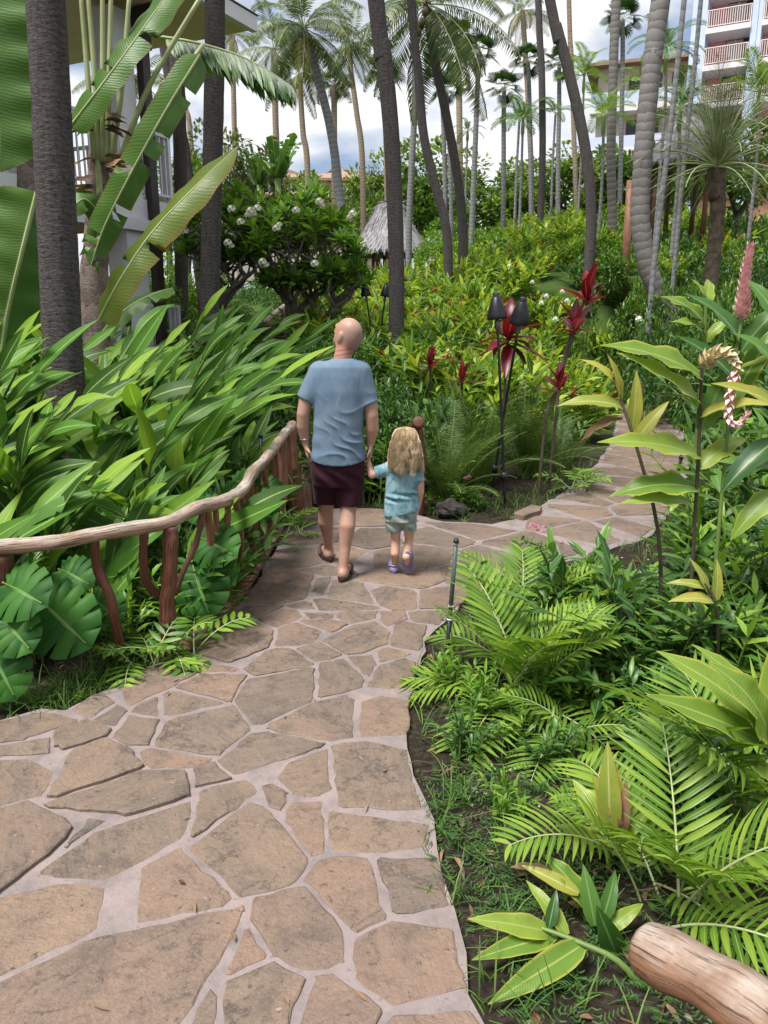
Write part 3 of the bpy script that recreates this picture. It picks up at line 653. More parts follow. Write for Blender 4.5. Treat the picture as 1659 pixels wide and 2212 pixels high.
M_DRY = leaf_mat('dry_leaf', [(.14,.075,.04),(.22,.13,.075),(.30,.20,.12),(.10,.05,.03)], 0.12, 0.8)
M_GRASS = leaf_mat('grass_blade', [(.045,.11,.02),(.08,.17,.028),(.13,.22,.04)], 0.3, 0.5)
M_WEED = leaf_mat('weed_leaf', [(.035,.095,.025),(.055,.13,.03),(.08,.165,.035)], 0.3, 0.5)
M_STEM = simple('green_stem', (.14, .21, .05), 0.5, 0.2, 4)
M_PALESTEM = simple('pale_stem', (.34, .38, .18), 0.45, 0.12, 3)
M_DARKSTEM = simple('brown_stem', (.07, .055, .035), 0.7, 0.3, 9, 0.3)
M_BARKD = bark_mat('dark_palm_bark', (.012, .011, .011), (.125, .11, .104), 22.0, 0.95, contrast=(.40, .68), nw=4.5, rw=.22, dw=1.0, vw=.55)
M_BARKM = bark_mat('ringed_palm_bark', (.05, .045, .042), (.30, .275, .26), 6.5, 0.25, contrast=(.10, .72), dw=.6, vw=.15, rw=.6, nw=1.1)
M_BARKG = bark_mat('grey_palm_bark', (.07, .066, .066), (.25, .245, .25), 7.0, 0.5, nw=1.4)
M_BARKLIT = bark_mat('sunlit_palm_bark', (.10, .075, .055), (.36, .28, .21), 7.0, 0.4)  # far trunks: orange sunlight is put into the bark colour
M_BARKP = bark_mat('plumeria_bark', (.045, .036, .030), (.19, .16, .135), 2.0, 0.6, lichen=(.24, .23, .20))
M_FIBRE = bark_mat('fibrous_bark', (.06, .045, .04), (.28, .22, .19), 3.0, 0.8)
M_PETAL = leaf_mat('white_petal', [(.82,.80,.74),(.84,.83,.80)], .25, .5, tint=1.0)
M_REDBR = simple('red_bract', (.42, .02, .025), 0.4, 0.3, 12)
M_PINKBR = simple('pink_bract', (.84, .46, .45), 0.45, 0.22, 30)
M_CREAMBR = simple('cream_bract', (.62, .52, .30), 0.5, 0.25, 30)
M_MAGENTA = simple('magenta_petal', (.55, .05, .20), 0.5, 0.25, 30)
M_COCO = simple('coconut_husk', (.16, .12, .05), 0.6, 0.3, 5)
M_THATCH = bark_mat('thatch', (.10, .095, .10), (.40, .38, .39), 1.0, 0.9, contrast=(.30, .66))
M_BLACK = simple('black_plastic', (.016, .017, .019), 0.42, 0.15, 8)
M_RUBBER = simple('black_rubber', (.02, .018, .017), 0.7, 0.2, 8)
M_TORCH = simple('black_metal', (.018, .02, .022), 0.38, 0.3, 14, 0.1, metal=.3)
M_BRONZE = simple('torch_neck', (.16, .15, .13), 0.45, 0.2, 14, metal=.6)
M_ROCK = simple('lava_rock', (.045, .040, .037), 0.9, 0.4, 9, 1.0, 22, 0.1)
M_PEBBLE = simple('pebble', (.26, .21, .175), 0.8, 0.4, 5)
M_ROPE = simple('bare_cycad_trunk', (.09, .065, .045), 0.9, 0.4, 8, 0.8, 18)

UP = Vector((0, 0, 1))
PROF = {'lance': lambda t: (math.sin(math.pi * min(1, t * 1.0) ** 0.75) ** 0.85), 'blade': lambda t: min(1, t / .10) ** .6 * (1 - max(0, (t - .55) / .45) ** 2.2),
        'ovate': lambda t: math.sin(math.pi * t ** 0.62) ** 0.8, 'needle': lambda t: min(1, t / .12) * (1 - t ** 2.2), 'obov': lambda t: math.sin(math.pi * min(.999, t ** 1.35)) ** .7}
def add_leaf(b, M, L, Wd, droop=0.5, seg=5, prof='lance', fold=0.25, wave=0.0, ph=0.0, cols=1, curl=0.0, pet=0.0):
    """leaf along +Y of M, bending down by droop radians over its length"""
    pts = []; nr = []; wd = []; p = Vector((0, 0, 0)); st = L / seg; f = PROF[prof]
    for i in range(seg + 1):
        t = i / seg; a = -droop * t; d = Vector((curl * t, math.cos(a), math.sin(a))); pts.append(M @ p); nr.append((M.to_3x3() @ Vector((0, -math.sin(a), math.cos(a)))).normalized())
        wd.append(max(0.0012, Wd * 0.5 * f(min(max(t, 0.02), 0.985)) * (1 if t < 1 else 0.25))); p = p + d.normalized() * st
    s = M.to_scale().x
    b.strip(pts, [w * s for w in wd], nr, fold, cols, wave, ph)
def leaf_mesh(name, mat, L, Wd, **k):
    b = MB()
    pet = k.pop('pet', 0.0)
    if pet:
        b.cur = 0; b.tube([(0, -pet, -.0), (0, -pet * .4, 0.0), (0, 0.02, 0)], [.006, .005, .004], 5, False)
    add_leaf(b, Matrix.Identity(4), L, Wd, **k); return b.mesh(name, mat)
def mdir(az, el): return Vector((math.sin(az) * math.cos(el), math.cos(az) * math.cos(el), math.sin(el)))

def pinnate(L=3.4, n=42, ll=.75, lw=.045, el=.5, bend=1.4, vang=-.25, sweep=.75, hang=.9, seg=2, mat=None, name='frond', pet=.14, rr=.022, rs=random, fold=.3, ragged=.15, prof='needle', stemmat=None):
    """feather frond from the origin towards +Y, starting at elevation el (rad) and bending down by bend"""
    b = MB(); N = 16; pts = []; p = Vector((0, 0, 0)); tang = []
    for i in range(N + 1):
        t = i / N; a = el - bend * t ** 1.35; d = Vector((0, math.cos(a), math.sin(a))); pts.append(p.copy()); tang.append(d); p = p + d * (L / N)
    b.cur = 1; b.tube(pts, [rr * (1 - .85 * i / N) + .002 for i in range(N + 1)], 5, False); b.cur = 0
    for i in range(n):
        t = pet + (1 - pet) * (i + .5) / n; k = t * N; j = min(int(k), N - 1); q = pts[j].lerp(pts[j + 1], k - j); T = tang[j].lerp(tang[j + 1], k - j).normalized()
        up = Vector((1, 0, 0)).cross(T)
        for s in (-1, 1):
            lt = ll * (math.sin(math.pi * (0.16 + .78 * (t - pet) / (1 - pet))) ** .7) * rs.uniform(1 - ragged, 1 + ragged * .5)
            fwd = sweep * (0.55 + .6 * t)
            d = (Vector((s, 0, 0)) + T * fwd + up * vang + Vector((0, 0, rs.uniform(-.1, .1)))).normalized()
            M = frame_at(q, d, up if abs(d.dot(up)) < .9 else T)
            add_leaf(b, M, lt, lw, droop=hang * rs.uniform(.6, 1.3), seg=seg, prof=prof, fold=fold)
    return b.mesh(name, [mat, stemmat or M_PALESTEM])
def fan_leaf(Rr=.85, pet=.9, n=26, spread=R(150), el=.9, mat=None, cup=.35, rs=random, tipdroop=.5):
    b = MB(); b.cur = 1; base = mdir(0, el) * pet; mid = mdir(0, el + .1) * pet * .5; b.tube([(0, 0, 0), mid, base], [.018, .014, .011], 5, False); b.cur = 0
    d0 = mdir(0, el - .35); x = Vector((1, 0, 0)); nrm = x.cross(d0).normalized()
    for i in range(n):
        a = (i / (n - 1) - .5) * 2 * spread; d = (d0 * math.cos(a) + x * math.sin(a) + nrm * cup * (1 - math.cos(a * .8)) * .6).normalized()
        Lr = Rr * (1 - .28 * abs(a / spread)) * rs.uniform(.92, 1.05); side = d.cross(nrm).normalized(); w = Lr * 2 * spread / n * .62
        z = nrm * (.03 if i % 2 else -.01)
        p = [base, base + d * Lr * .6 + z, base + d * Lr * .85 + Vector((0, 0, -.03)), base + d * Lr + Vector((0, 0, -tipdroop * .18))]
        b.strip(p, [.008, w * .6, w * .34, .003], [nrm] * 4, .25)
    return b.mesh('leaf', [mat, M_PALESTEM])
rsx = random.Random(5)
COCO = [pinnate(3.3, 44, .74, .062, R(e), bd, va, .75, hg, mat=M_PALM, rs=rsx) for e, bd, va, hg in ((78, .9, .1, .4), (55, 1.3, -.1, .7), (28, 1.35, -.3, 1.0), (0, 1.1, -.45, 1.2), (-32, .75, -.5, 1.3))]
COCOY = pinnate(3.0, 34, .6, .05, R(-30), .8, -.5, .75, 1.3, mat=M_PALMY, rs=rsx)
FEAT = [pinnate(2.0, 30, .52, .06, R(e), bd, va, .7, .7, mat=M_DEEP, rs=rsx) for e, bd, va in ((70, 1.5, .45), (45, 1.7, .4), (15, 1.5, .3))]
FEATB = [pinnate(1.9, 24, .50, .065, R(e), bd, va, .7, .6, mat=M_ARECA, rs=rsx) for e, bd, va in ((75, 1.2, .4), (50, 1.4, .35), (20, 1.2, .25))]
FAN = [fan_leaf(.85, .85, 24, R(120), R(e), M_FAN, rs=rsx) for e in (75, 45, 10, -20)]
FANL = [fan_leaf(1.0, 1.0, 26, R(140), R(e), M_FANL, rs=rsx, tipdroop=1.2) for e in (75, 45, 10, -25)]
CYC = [pinnate(1.7, 44, .34, .030, R(e), bd, .15, .9, .2, 1, mat=M_CYCAD, rs=rsx, rr=.014, pet=.08) for e, bd in ((80, .5), (55, .9), (28, 1.1), (-5, .8))]
ARE = [pinnate(1.0, 16, .38, .036, R(e), bd, .30, .75, .5, 4, M_ARECA, 'frond', .22, .008, rsx, .35, prof='lance') for e, bd in ((70, .9), (48, 1.2), (25, 1.1))]
FERN = [pinnate(.95, 46, .12, .027, R(e), bd, .0, .25, .3, 1, M_FERN, 'frond', .08, .004, rsx, prof='lance', stemmat=M_STEM) for e, bd in ((84, .45), (70, .9), (50, 1.3))]
ARE2 = [pinnate(1.0, 12, .50, .034, R(e), bd, .25, .95, .45, 5, M_ARECA, 'frond', .25, .008, rsx, .35, prof='lance') for e, bd in ((70, .8), (48, 1.0), (28, .9))]

def trunk_mesh(pts, r0, r1, mat, sides=14, flare=1.5, ringstep=.1, wobble=.018, rings=None, fl_len=.5):
    """tapered trunk through local points"""
    L = sum((Vector(pts[i + 1]) - Vector(pts[i])).length for i in range(len(pts) - 1)); n = max(10, min(170, int(L / ringstep))); cs = spline(pts, n); rad = []
    for i in range(n):
        t = i / (n - 1); r = r0 + (r1 - r0) * t; h = t * L; r *= 1 + (flare - 1) * math.exp(-h / fl_len)
        if rings: r *= 1 + .013 * (1 - ((h * rings) % 1.0)) 
        rad.append(r)
    sd = rnd.random() * 100
    b = MB(); b.tube(cs, rad, sides, True, wob=lambda i, k: 1 + wobble * noise.noise((k * .9, i * .35, sd)) * 1.6); return b.mesh('trunk', mat), cs
PALM_N = 0
def palm(name, label, pts, d0, d1, bark, kind, crown=1.0, nf=20, group=None, sides=12, flare=1.5, rings=None, nuts=False, ringstep=.12, boot=None, cat='palm tree', yellow=0, ringamp=.022):
    """pts: world points base..top of the trunk"""
    base = Vector(pts[0]); t = thing(name, label, cat, base, 0, group)
    me_, cs = trunk_mesh([Vector(p) - base for p in pts], d0 / 2, d1 / 2, bark, sides, flare, ringstep, rings=rings); link('trunk', me_, t)
    if not kind: return t
    rs = random.Random(sum(map(ord, label)) % 1000 + int(abs(base.x) * 31)); top = cs[-1]
    if kind == 'coco': V, ne = COCO, (.12, .27, .46, .72, 1.01)
    elif kind == 'feather': V, ne = FEAT, (.25, .65, 1.01)
    elif kind == 'featherb': V, ne = FEATB, (.3, .7, 1.01)
    elif kind == 'fan': V, ne = FAN, (.2, .5, .8, 1.01)
    elif kind == 'fanl': V, ne = FANL, (.15, .42, .72, 1.01)
    else: V, ne = CYC, (.2, .5, .8, 1.01)
    if boot:
        b = MB(); b.lathe([(d1 * .5, -.9 * crown), (d1 * .85, -.7 * crown), (d1 * .75, -.3 * crown), (d1 * .4, .15 * crown)], 10, Matrix.Translation(top)); b.build('crownshaft', boot, t)
    for i in range(nf):
        f = (i + .5) / nf; k = next(j for j, e in enumerate(ne) if f < e); az = i * 2.399963 + rs.uniform(-.3, .3)
        dat = COCOY if (yellow and f > 1 - yellow and kind == 'coco') else V[k]
        o = link('frond' if 'fan' not in kind else 'fan_leaf', dat, t)
        o.matrix_local = Matrix.Translation(top) @ Matrix.Rotation(az, 4, 'Z') @ Matrix.Rotation(rs.uniform(-.14, .14), 4, 'X') @ Matrix.Rotation(rs.uniform(-.3, .3), 4, 'Y') @ Matrix.Scale(crown * rs.uniform(.85, 1.1), 4)
    if nuts:
        for i in range(12):
            b = MB(); a = i * 2.4; b.lathe([(.01, -.13), (.08, -.09), (.11, 0), (.08, .09), (.01, .13)], 8, Matrix.Translation((0, 0, 0))); o = b.build('coconut', M_COCO, t)
            o.location = top + Vector((math.sin(a) * .28 * crown, math.cos(a) * .28 * crown, -.25 - .13 * (i % 4))); o.scale = (crown,) * 3
    return t

# ------------------------------------------------------------------ joined foliage: crowns, shrubs, gingers
def crown_mesh(rx, ry, rz, nl, ls, lw, mat, seed, lobes=14, prof='ovate', seg=2, flat=.0, name='crown', inner=.35):
    rs = random.Random(seed); b = MB(); C = []
    for _ in range(lobes):
        while True:
            p = Vector((rs.uniform(-1, 1), rs.uniform(-1, 1), rs.uniform(-.75, 1)))
            if .25 < p.length < 1: break
        C.append((p, rs.uniform(.26, .46)))
    for _ in range(nl):
        c, r = rs.choice(C); d = Vector((rs.gauss(0, 1), rs.gauss(0, 1), rs.gauss(.25, 1))).normalized(); p = c + d * r * rs.uniform(inner, 1.0) ** .6
        q = Vector((p.x * rx, p.y * ry, p.z * rz)); f = (d * .8 + Vector((rs.gauss(0, .5), rs.gauss(0, .5), rs.gauss(.0, .5)))).normalized()
        M = frame_at(q, f, UP, rs.uniform(-.7, .7)); add_leaf(b, M, ls * rs.uniform(.7, 1.25), lw * rs.uniform(.8, 1.2), rs.uniform(.1, .9), seg, prof, .2)
    return b.mesh(name, mat)
def limb_mesh(h, r, nb, spread, seed, mat):
    rs = random.Random(seed); b = MB()
    t = [Vector((rs.uniform(-.1, .1) * i, rs.uniform(-.1, .1) * i, h * i / 4)) for i in range(5)]; b.tube(t, [r * 1.25, r, r * .9, r * .8, r * .6], 8)
    for i in range(nb):
        a = i * 2.4 + rs.random(); s = t[2 + i % 3]; e = s + Vector((math.sin(a) * spread, math.cos(a) * spread, rs.uniform(.5, 1.1) * h)); m = s.lerp(e, .5) + Vector((0, 0, .12 * h)); b.tube(spline([s, m, e], 6), [r * .5 * (1 - j / 7) for j in range(6)], 6)
    return b.mesh('trunk', mat)
LIMB = limb_mesh(2.0, .16, 7, 1.5, 3, M_DARKSTEM)
TREES = {}
def tree(label, p, w, h, variant, group=None, cat='tree', name='broadleaf_tree', trunk=True):
    t = thing(name, label, cat, p, rnd.random() * 6.28, group); me_ = variant
    c = link('crown', me_, t); k = h * (.72 if trunk else 1.0)
    c.location = (0, 0, h - k / 2 if trunk else k * .42); c.scale = (w / 2, w / 2, k / 2)
    if trunk:
        q = link('trunk', LIMB, t); q.scale = (w / 5, w / 5, h / 4.2)
    return t
CR = [crown_mesh(1, 1, 1, 3600, .13, .075, M_TREE, 11, 16), crown_mesh(1, 1, 1, 3600, .12, .06, M_TREE, 12, 20), crown_mesh(1, 1, 1, 3000, .12, .05, M_OLIVE, 13, 18), crown_mesh(1, 1, 1, 3200, .13, .07, M_SHRUB, 14, 15)]
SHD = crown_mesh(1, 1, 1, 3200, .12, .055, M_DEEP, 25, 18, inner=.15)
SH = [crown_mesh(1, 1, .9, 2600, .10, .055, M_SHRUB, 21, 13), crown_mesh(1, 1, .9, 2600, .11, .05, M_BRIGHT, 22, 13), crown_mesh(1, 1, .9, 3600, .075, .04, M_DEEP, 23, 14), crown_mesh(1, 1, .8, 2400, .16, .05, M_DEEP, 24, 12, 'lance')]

def ginger_clump(seed, mat, ns=11, h=1.15, ll=.36, lw=.062, spread=.55, flowers=True):
    rs = random.Random(seed); b = MB(); fl = MB(); heads = []
    for i in range(ns):
        az = rs.uniform(0, 6.28); lean = rs.uniform(.05, spread); base = Vector((math.sin(az), math.cos(az), 0)) * rs.uniform(0, .22); hh = h * rs.uniform(.65, 1.1)
        pts = [base + Vector((math.sin(az) * lean * hh * t ** 1.8, math.cos(az) * lean * hh * t ** 1.8, hh * (t - .16 * lean * t * t))) for t in (0, .25, .5, .75, 1)]
        b.cur = 1; b.tube(pts, [.011, .010, .009, .007, .004], 4, False); b.cur = 0; nl = rs.randint(9, 13); ph = rs.uniform(0, 6.28)
        for k in range(nl):
            t = .24 + .76 * k / (nl - 1); j = min(int(t * 4), 3); p = pts[j].lerp(pts[j + 1], t * 4 - j); T = (pts[j + 1] - pts[j]).normalized()
            a = ph + (math.pi if k % 2 else 0) + rs.uniform(-.5, .5); sd = Vector((math.sin(a), math.cos(a), 0)); up = .35 + .75 * t
            d = (sd * 1.0 + T * up).normalized(); s = math.sin(math.pi * (.22 + .68 * t)) ** .5
            add_leaf(b, frame_at(p, d, UP, rs.uniform(-.5, .5)), ll * s * rs.uniform(.85, 1.15), lw * rs.uniform(.85, 1.15), rs.uniform(.3, 1.0), 3, 'lance', .25)
        add_leaf(b, frame_at(pts[-1], (pts[-1] - pts[-2]).normalized(), UP), ll * .8, lw * .8, .3, 3, 'lance', .35)
        if flowers and rs.random() < (.32 if seed % 2 else .06): heads.append((pts[-1], (pts[-1] - pts[-2]).normalized()))
    fm = None
    if heads:
        for p, d in heads:
            M = frame_at(p, d)
            for k in range(18):
                a = k * 2.4; z = .02 + k * .008; add_leaf(fl, M @ Matrix.Translation((0, z, 0)) @ Matrix.Rotation(a, 4, 'Y') @ Matrix.Rotation(.55, 4, 'X'), .08, .032, -.3, 2, 'ovate', .2)
        fm = fl.mesh('flowers', M_REDBR)
    return b.mesh('foliage', [mat, M_STEM]), fm
HILL = [ginger_clump(31 + i, M_HILL, 12, 1.0, .44, .10, .8) for i in range(5)]
HILLD = [ginger_clump(41 + i, M_DEEP, 12, 1.0, .42, .075, .8, False) for i in range(3)]
HILLB = [ginger_clump(51 + i, M_BRIGHT, 11, .8, .30, .055, .6, False) for i in range(3)]
def put(name, label, cat, group, variant, p, rz, sc, tilt=0.0):
    t = thing(name, label, cat, p, rz, group, sc)
    link('foliage', variant[0], t)
    if variant[1]: stuff(link('flowers', variant[1], t))
    return t
# ------------------------------------------------------------------ palms: trunk points (view px) from base to top at a distance
def TP(y, *uv, top=None, lean=0.0):
    pts = [W(u, v, y) for u, v in uv]; g = gz(pts[0].x, y) - .08
    if pts[0].z > g + .15: pts.insert(0, Vector((pts[0].x + max(-.06, min(.06, (pts[0].x - pts[1].x) * .12)), y, g)))
    if top is not None:
        d = (pts[-1] - pts[-2]); d = d / max(d.z, .1); z = top - pts[-1].z; pts.append(pts[-1] + Vector((d.x * z * .8, 0, z)))
    return pts
palm('coconut_palm', 'thick dark palm trunk nearest the camera, left side', TP(6.2, (140, 815), (127, 560), (114, 300), (98, 0), top=9.5), .31, .26, M_BARKD, 'coco', .72, 9, sides=26, flare=1.15, ringstep=.045)
palm('coconut_palm', 'dark palm trunk between the white veranda and the plumeria tree', TP(11, (452, 735), (458, 420), (463, 150), (464, 0), top=12.5), .275, .25, M_BARKD, 'coco', .72, 9, sides=22, flare=1.1, ringstep=.06)
palm('coconut_palm', 'upright dark trunk just left of the plumeria, partly behind a leaf', TP(15.5, (392, 680), (391, 450), (386, 220), (376, 40), top=15), .27, .24, M_BARKD, 'coco', .72, 9)
palm('coconut_palm', 'dark trunk leaning right behind the yellowing banana leaf', TP(17, (440, 650), (420, 500), (398, 330), (372, 190), (350, 60), top=16), .27, .22, M_BARKD, 'coco', .72, 9)
palm('coconut_palm', 'tall dark curved palm trunk rising behind the bald man', TP(12.6, (856, 765), (856, 560), (846, 300), (826, 100), (812, 0), top=14.5), .25, .24, M_BARKD, 'coco', .72, 9, sides=20, flare=1.2, ringstep=.06)
palm('coconut_palm', 'slim dark palm with bent trunk, next right of the curved trunk', TP(19, (966, 512), (940, 400), (915, 290), (903, 150), (888, 0), top=17.5), .225, .18, M_BARKD, 'coco', .72, 9)
palm('coconut_palm', 'leaning palm with drooping fronds hanging at the top centre', TP(20.5, (1000, 505), (988, 380), (960, 230), (935, 110), (922, 8)), .25, .20, M_BARKD, 'coco', .85, 22, nuts=True)
palm('coconut_palm', 'coconut palm with a cluster of nuts and a leaning trunk', TP(26, (762, 585), (735, 430), (718, 300), (690, 180), (655, 60)), .32, .24, M_BARKG, 'coco', .76, 26, nuts=True, yellow=.08)
palm('coconut_palm', 'small coconut palm with yellow lower fronds below the nut palm', TP(40, (664, 360), (655, 290), (650, 215), (648, 165)), .30, .24, M_BARKLIT, 'coco', .62, 18, yellow=.2)
palm('coconut_palm', 'tall thin palm with sparse upright fronds left of the curved trunk', TP(42, (783, 352), (770, 240), (758, 150), (756, 95)), .30, .24, M_BARKLIT, 'coco', .62, 16, yellow=.15)
palm('coconut_palm', 'straight palm trunk right of the hanging torn leaf', TP(36, (598, 345), (595, 250), (594, 160), (590, 105)), .29, .25, M_BARKLIT, 'coco', .6, 14)
palm('coconut_palm', 'thin pale trunk seen just right of the dark veranda palm', TP(42, (508, 330), (505, 220), (503, 130), (502, 75)), .28, .24, M_BARKLIT, 'coco', .6, 14, yellow=.3)
palm('coconut_palm', 'far thin trunk in the gap right of the balcony roof', TP(44, (412, 300), (400, 230), (385, 150), (376, 60), top=26), .28, .24, M_BARKLIT, 'coco', .7, 14)
palm('coconut_palm', 'thin leaning trunk seen behind the balcony railing', TP(24, (350, 330), (335, 270), (312, 200), (290, 165)), .17, .14, M_BARKD, 'coco', .6, 14)
palm('fan_palm', 'pale fan palm below and right of the nut palm', TP(38, (723, 420), (722, 320), (722, 250), (722, 185)), .30, .26, M_BARKLIT, 'fanl', .5, 16)
palm('fan_palm', 'pale fan palm crown peeking out behind the curved trunk', TP(40, (836, 420), (834, 320), (832, 240), (830, 160)), .28, .24, M_BARKLIT, 'fanl', .62, 16)
palm('coconut_palm', 'pale straight palm trunk behind the thatched hut', TP(33, (884, 470), (890, 350), (896, 220), (897, 60), top=27), .26, .22, M_BARKG, 'coco', .72, 9)
palm('fan_palm', 'dark fan palm half hidden behind the leaning palm', TP(31, (962, 480), (960, 350), (956, 240), (950, 150)), .17, .15, M_BARKG, 'fan', .52, 14)
palm('fan_palm', 'lower dark fan palm beside the leaning palm', TP(33, (975, 480), (972, 350), (968, 270), (965, 200)), .18, .15, M_BARKG, 'fan', .52, 14)
palm('fan_palm', 'tall fan palm with orange lit trunk at the top centre right', TP(46, (994, 460), (993, 300), (991, 160), (990, 85)), .36, .32, M_BARKLIT, 'fanl', .6, 16)
palm('fan_palm', 'dark fan palm on a slender white trunk, alone against the clouds', TP(29, (1020, 472), (1026, 330), (1031, 200), (1035, 118)), .21, .16, M_BARKG, 'fan', .52, 16)
palm('fan_palm', 'shorter dark fan palm on a slender trunk below it to the right', TP(31, (1087, 465), (1088, 350), (1088, 270), (1089, 195)), .19, .16, M_BARKG, 'fan', .52, 16)
palm('fan_palm', 'dark fan palm left of the bent leaning trunk', TP(34, (1147, 470), (1146, 330), (1144, 220), (1141, 135)), .20, .16, M_BARKG, 'fan', .52, 16)
palm('fan_palm', 'dark fan palm behind the bent leaning trunk', TP(33, (1205, 460), (1206, 330), (1208, 220), (1208, 140)), .20, .16, M_BARKG, 'fan', .52, 15)
palm('coconut_palm', 'yellowish coconut palm crown cut off at the top edge', TP(42, (1150, 460), (1145, 300), (1134, 100), (1128, 22)), .30, .24, M_BARKLIT, 'coco', .65, 16, yellow=.25)
palm('coconut_palm', 'straight dark trunk just left of the bent leaning trunk', TP(26, (1168, 450), (1172, 330), (1170, 150), (1163, 0), top=21), .22, .2, M_BARKD, 'coco', .72, 9)
palm('coconut_palm', 'bent dark trunk leaning left at the upper right', TP(19, (1277, 470), (1264, 320), (1232, 170), (1203, 60), (1188, 0), top=17.5), .26, .22, M_BARKD, 'coco', .72, 9, sides=16, ringstep=.08)
palm('coconut_palm', 'thin brown trunk crossing behind the bent leaning trunk', TP(36, (1245, 450), (1240, 300), (1234, 120), (1229, 0), top=27), .22, .2, M_BARKLIT, 'coco', .7, 14)
palm('coconut_palm', 'grey trunk in front of the beige lodge', TP(23, (1322, 480), (1320, 330), (1325, 150), (1331, 0), top=19.5), .26, .24, M_BARKM, 'coco', .72, 9)
palm('fan_palm', 'dark fan palm at the top edge beside the ringed trunk', TP(31, (1338, 470), (1342, 300), (1345, 140), (1345, 45)), .19, .16, M_BARKG, 'fan', .52, 16)
palm('coconut_palm', 'thick ringed grey palm trunk curving from the ginger slope', TP(15, (1448, 690), (1424, 640), (1398, 575), (1385, 500), (1384, 420), (1394, 280), (1410, 120), (1427, 0), top=16), .35, .32, M_BARKM, 'coco', .72, 9, sides=24, flare=1.12, rings=None, ringstep=.05)
palm('slender_palm', 'slender pale grey stem just right of the ringed trunk', TP(14.6, (1410, 600), (1428, 440), (1450, 260), (1478, 0), top=14), .105, .085, M_BARKG, 'feather', .7, 9, cat='palm tree')
palm('slender_palm', 'second slender pale stem in front of the pink hotel', TP(18, (1470, 430), (1485, 280), (1500, 150), (1514, 0), top=17), .10, .09, M_BARKG, 'feather', .7, 9, cat='palm tree')
cyp = TP(15.5, (1548, 480), (1547, 420), (1549, 362)); palm('cycad_palm', 'squat palm with spiky fronds in front of the right thatched roof', cyp, .24, .34, M_ROPE, 'cyc', 1.1, 70, flare=1.0)
for i, (u, v, y, kind, cr, nf, lab) in enumerate([
    (1130, 258, 26, 'feather', 0.53, 12, 'dark feather palm below the white fan palm trunk'), (1262, 165, 30, 'featherb', 0.62, 12, 'bright feather palm in front of the lodge roof'),
    (1010, 285, 30, 'feather', 0.34, 9, 'tiny feather palm between the slender white trunks'), (1305, 250, 22, 'featherb', 0.53, 11, 'bright feather palm left of the ringed trunk'),
    (1440, 110, 22, 'feather', 0.56, 11, 'feather palm behind the ringed trunk near the top'), (1470, 235, 20, 'feather', 0.56, 12, 'feather palm in front of the hotel column'),
   
    (1640, 200, 22, 'featherb', 0.62, 14, 'feather palm at the right edge below the hotel'), (1395, 190, 26, 'featherb', 0.56, 11, 'feather palm between lodge and ringed trunk')]):
    palm('feather_palm', lab, TP(y, (u - 4, v + 130), (u - 2, v + 60), (u, v)), .085, .07, M_BARKG, kind, cr, nf, boot=M_STEM)
for u, v0, v1, y in ((1112, 470, 260, 28), (1190, 460, 245, 31)):
    palm('slender_palm', 'slender whitish palm stem in the grove on the right', TP(y, (u, v0), (u + 4, (v0 + v1) / 2), (u + 10, v1)), .10, .08, M_BARKG, 'feather', .45, 8, group='slender white palm stems in the grove')

# ------------------------------------------------------------------ trees, hedges and shrubs
def T(label, u, vt, y, wpx, variant, name='broadleaf_tree', cat='tree', group=None, trunk=True, vb=None):
    p = W(u, vt, y); g = gz(p.x, y) if vb is None else W(u, vb, y).z; return tree(label, Vector((p.x, y, g - .1)), wpx * mpp(y) * 1.12, max(.5, p.z - g), variant, group, cat, name, trunk)
T('olive green tree behind the veranda palm', 470, 262, 34, 200, CR[2]); T('pale green tree above the plumeria on the left', 545, 330, 36, 150, CR[2]); T('low green tree behind the balcony railing', 395, 330, 30, 110, CR[3])
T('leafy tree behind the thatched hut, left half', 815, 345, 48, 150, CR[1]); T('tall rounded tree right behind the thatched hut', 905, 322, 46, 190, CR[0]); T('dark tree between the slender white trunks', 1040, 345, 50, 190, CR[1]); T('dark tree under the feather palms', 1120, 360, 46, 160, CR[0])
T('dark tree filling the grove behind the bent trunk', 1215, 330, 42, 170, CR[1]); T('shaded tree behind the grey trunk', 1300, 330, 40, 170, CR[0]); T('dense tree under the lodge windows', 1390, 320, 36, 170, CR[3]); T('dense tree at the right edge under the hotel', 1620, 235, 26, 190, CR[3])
T('green tree below the hotel balconies', 1500, 300, 34, 170, CR[1]); T('small tree left of the far villa', 660, 385, 60, 130, CR[0]); T('small tree right of the far villa', 790, 360, 58, 110, CR[2]); T('green tree at the foot of the far hedge', 960, 380, 44, 130, CR[3]); T('distant tree at the far left behind the trunks', 330, 360, 40, 120, CR[0])
for i, (u, v, y, w) in enumerate([(965, 452, 35, 100), (1015, 458, 34, 110), (1070, 462, 33, 110), (1125, 462, 32, 110), (955, 482, 31, 90), (990, 485, 30, 110), (1050, 480, 29.5, 110), (1105, 478, 29, 100), (1165, 450, 31, 110)]):
    T('clipped green hedge bush below the slender white trunks', u, v, y, w, SH[1], 'hedge_bush', 'bush', 'hedge bushes below the white trunks', False)
for u, v, y, w, k in ((330, 520, 18, 130, 1), (385, 545, 17, 110, 1), (345, 590, 15, 120, 1), (430, 540, 20, 100, 0), (300, 500, 20, 110, 1)):
    T('bright green shrub between the veranda column and the palms', u, v, y, w, SH[k], 'garden_shrub', 'shrub', 'bright shrubs beside the veranda', False)
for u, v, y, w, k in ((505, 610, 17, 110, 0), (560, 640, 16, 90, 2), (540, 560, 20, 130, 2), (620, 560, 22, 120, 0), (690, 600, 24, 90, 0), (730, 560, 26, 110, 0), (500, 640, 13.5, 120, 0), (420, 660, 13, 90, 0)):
    T('shaded shrub behind the plumeria trunks', u, v, y, w, SH[k], 'garden_shrub', 'shrub', 'shaded shrubs behind the plumeria', False)
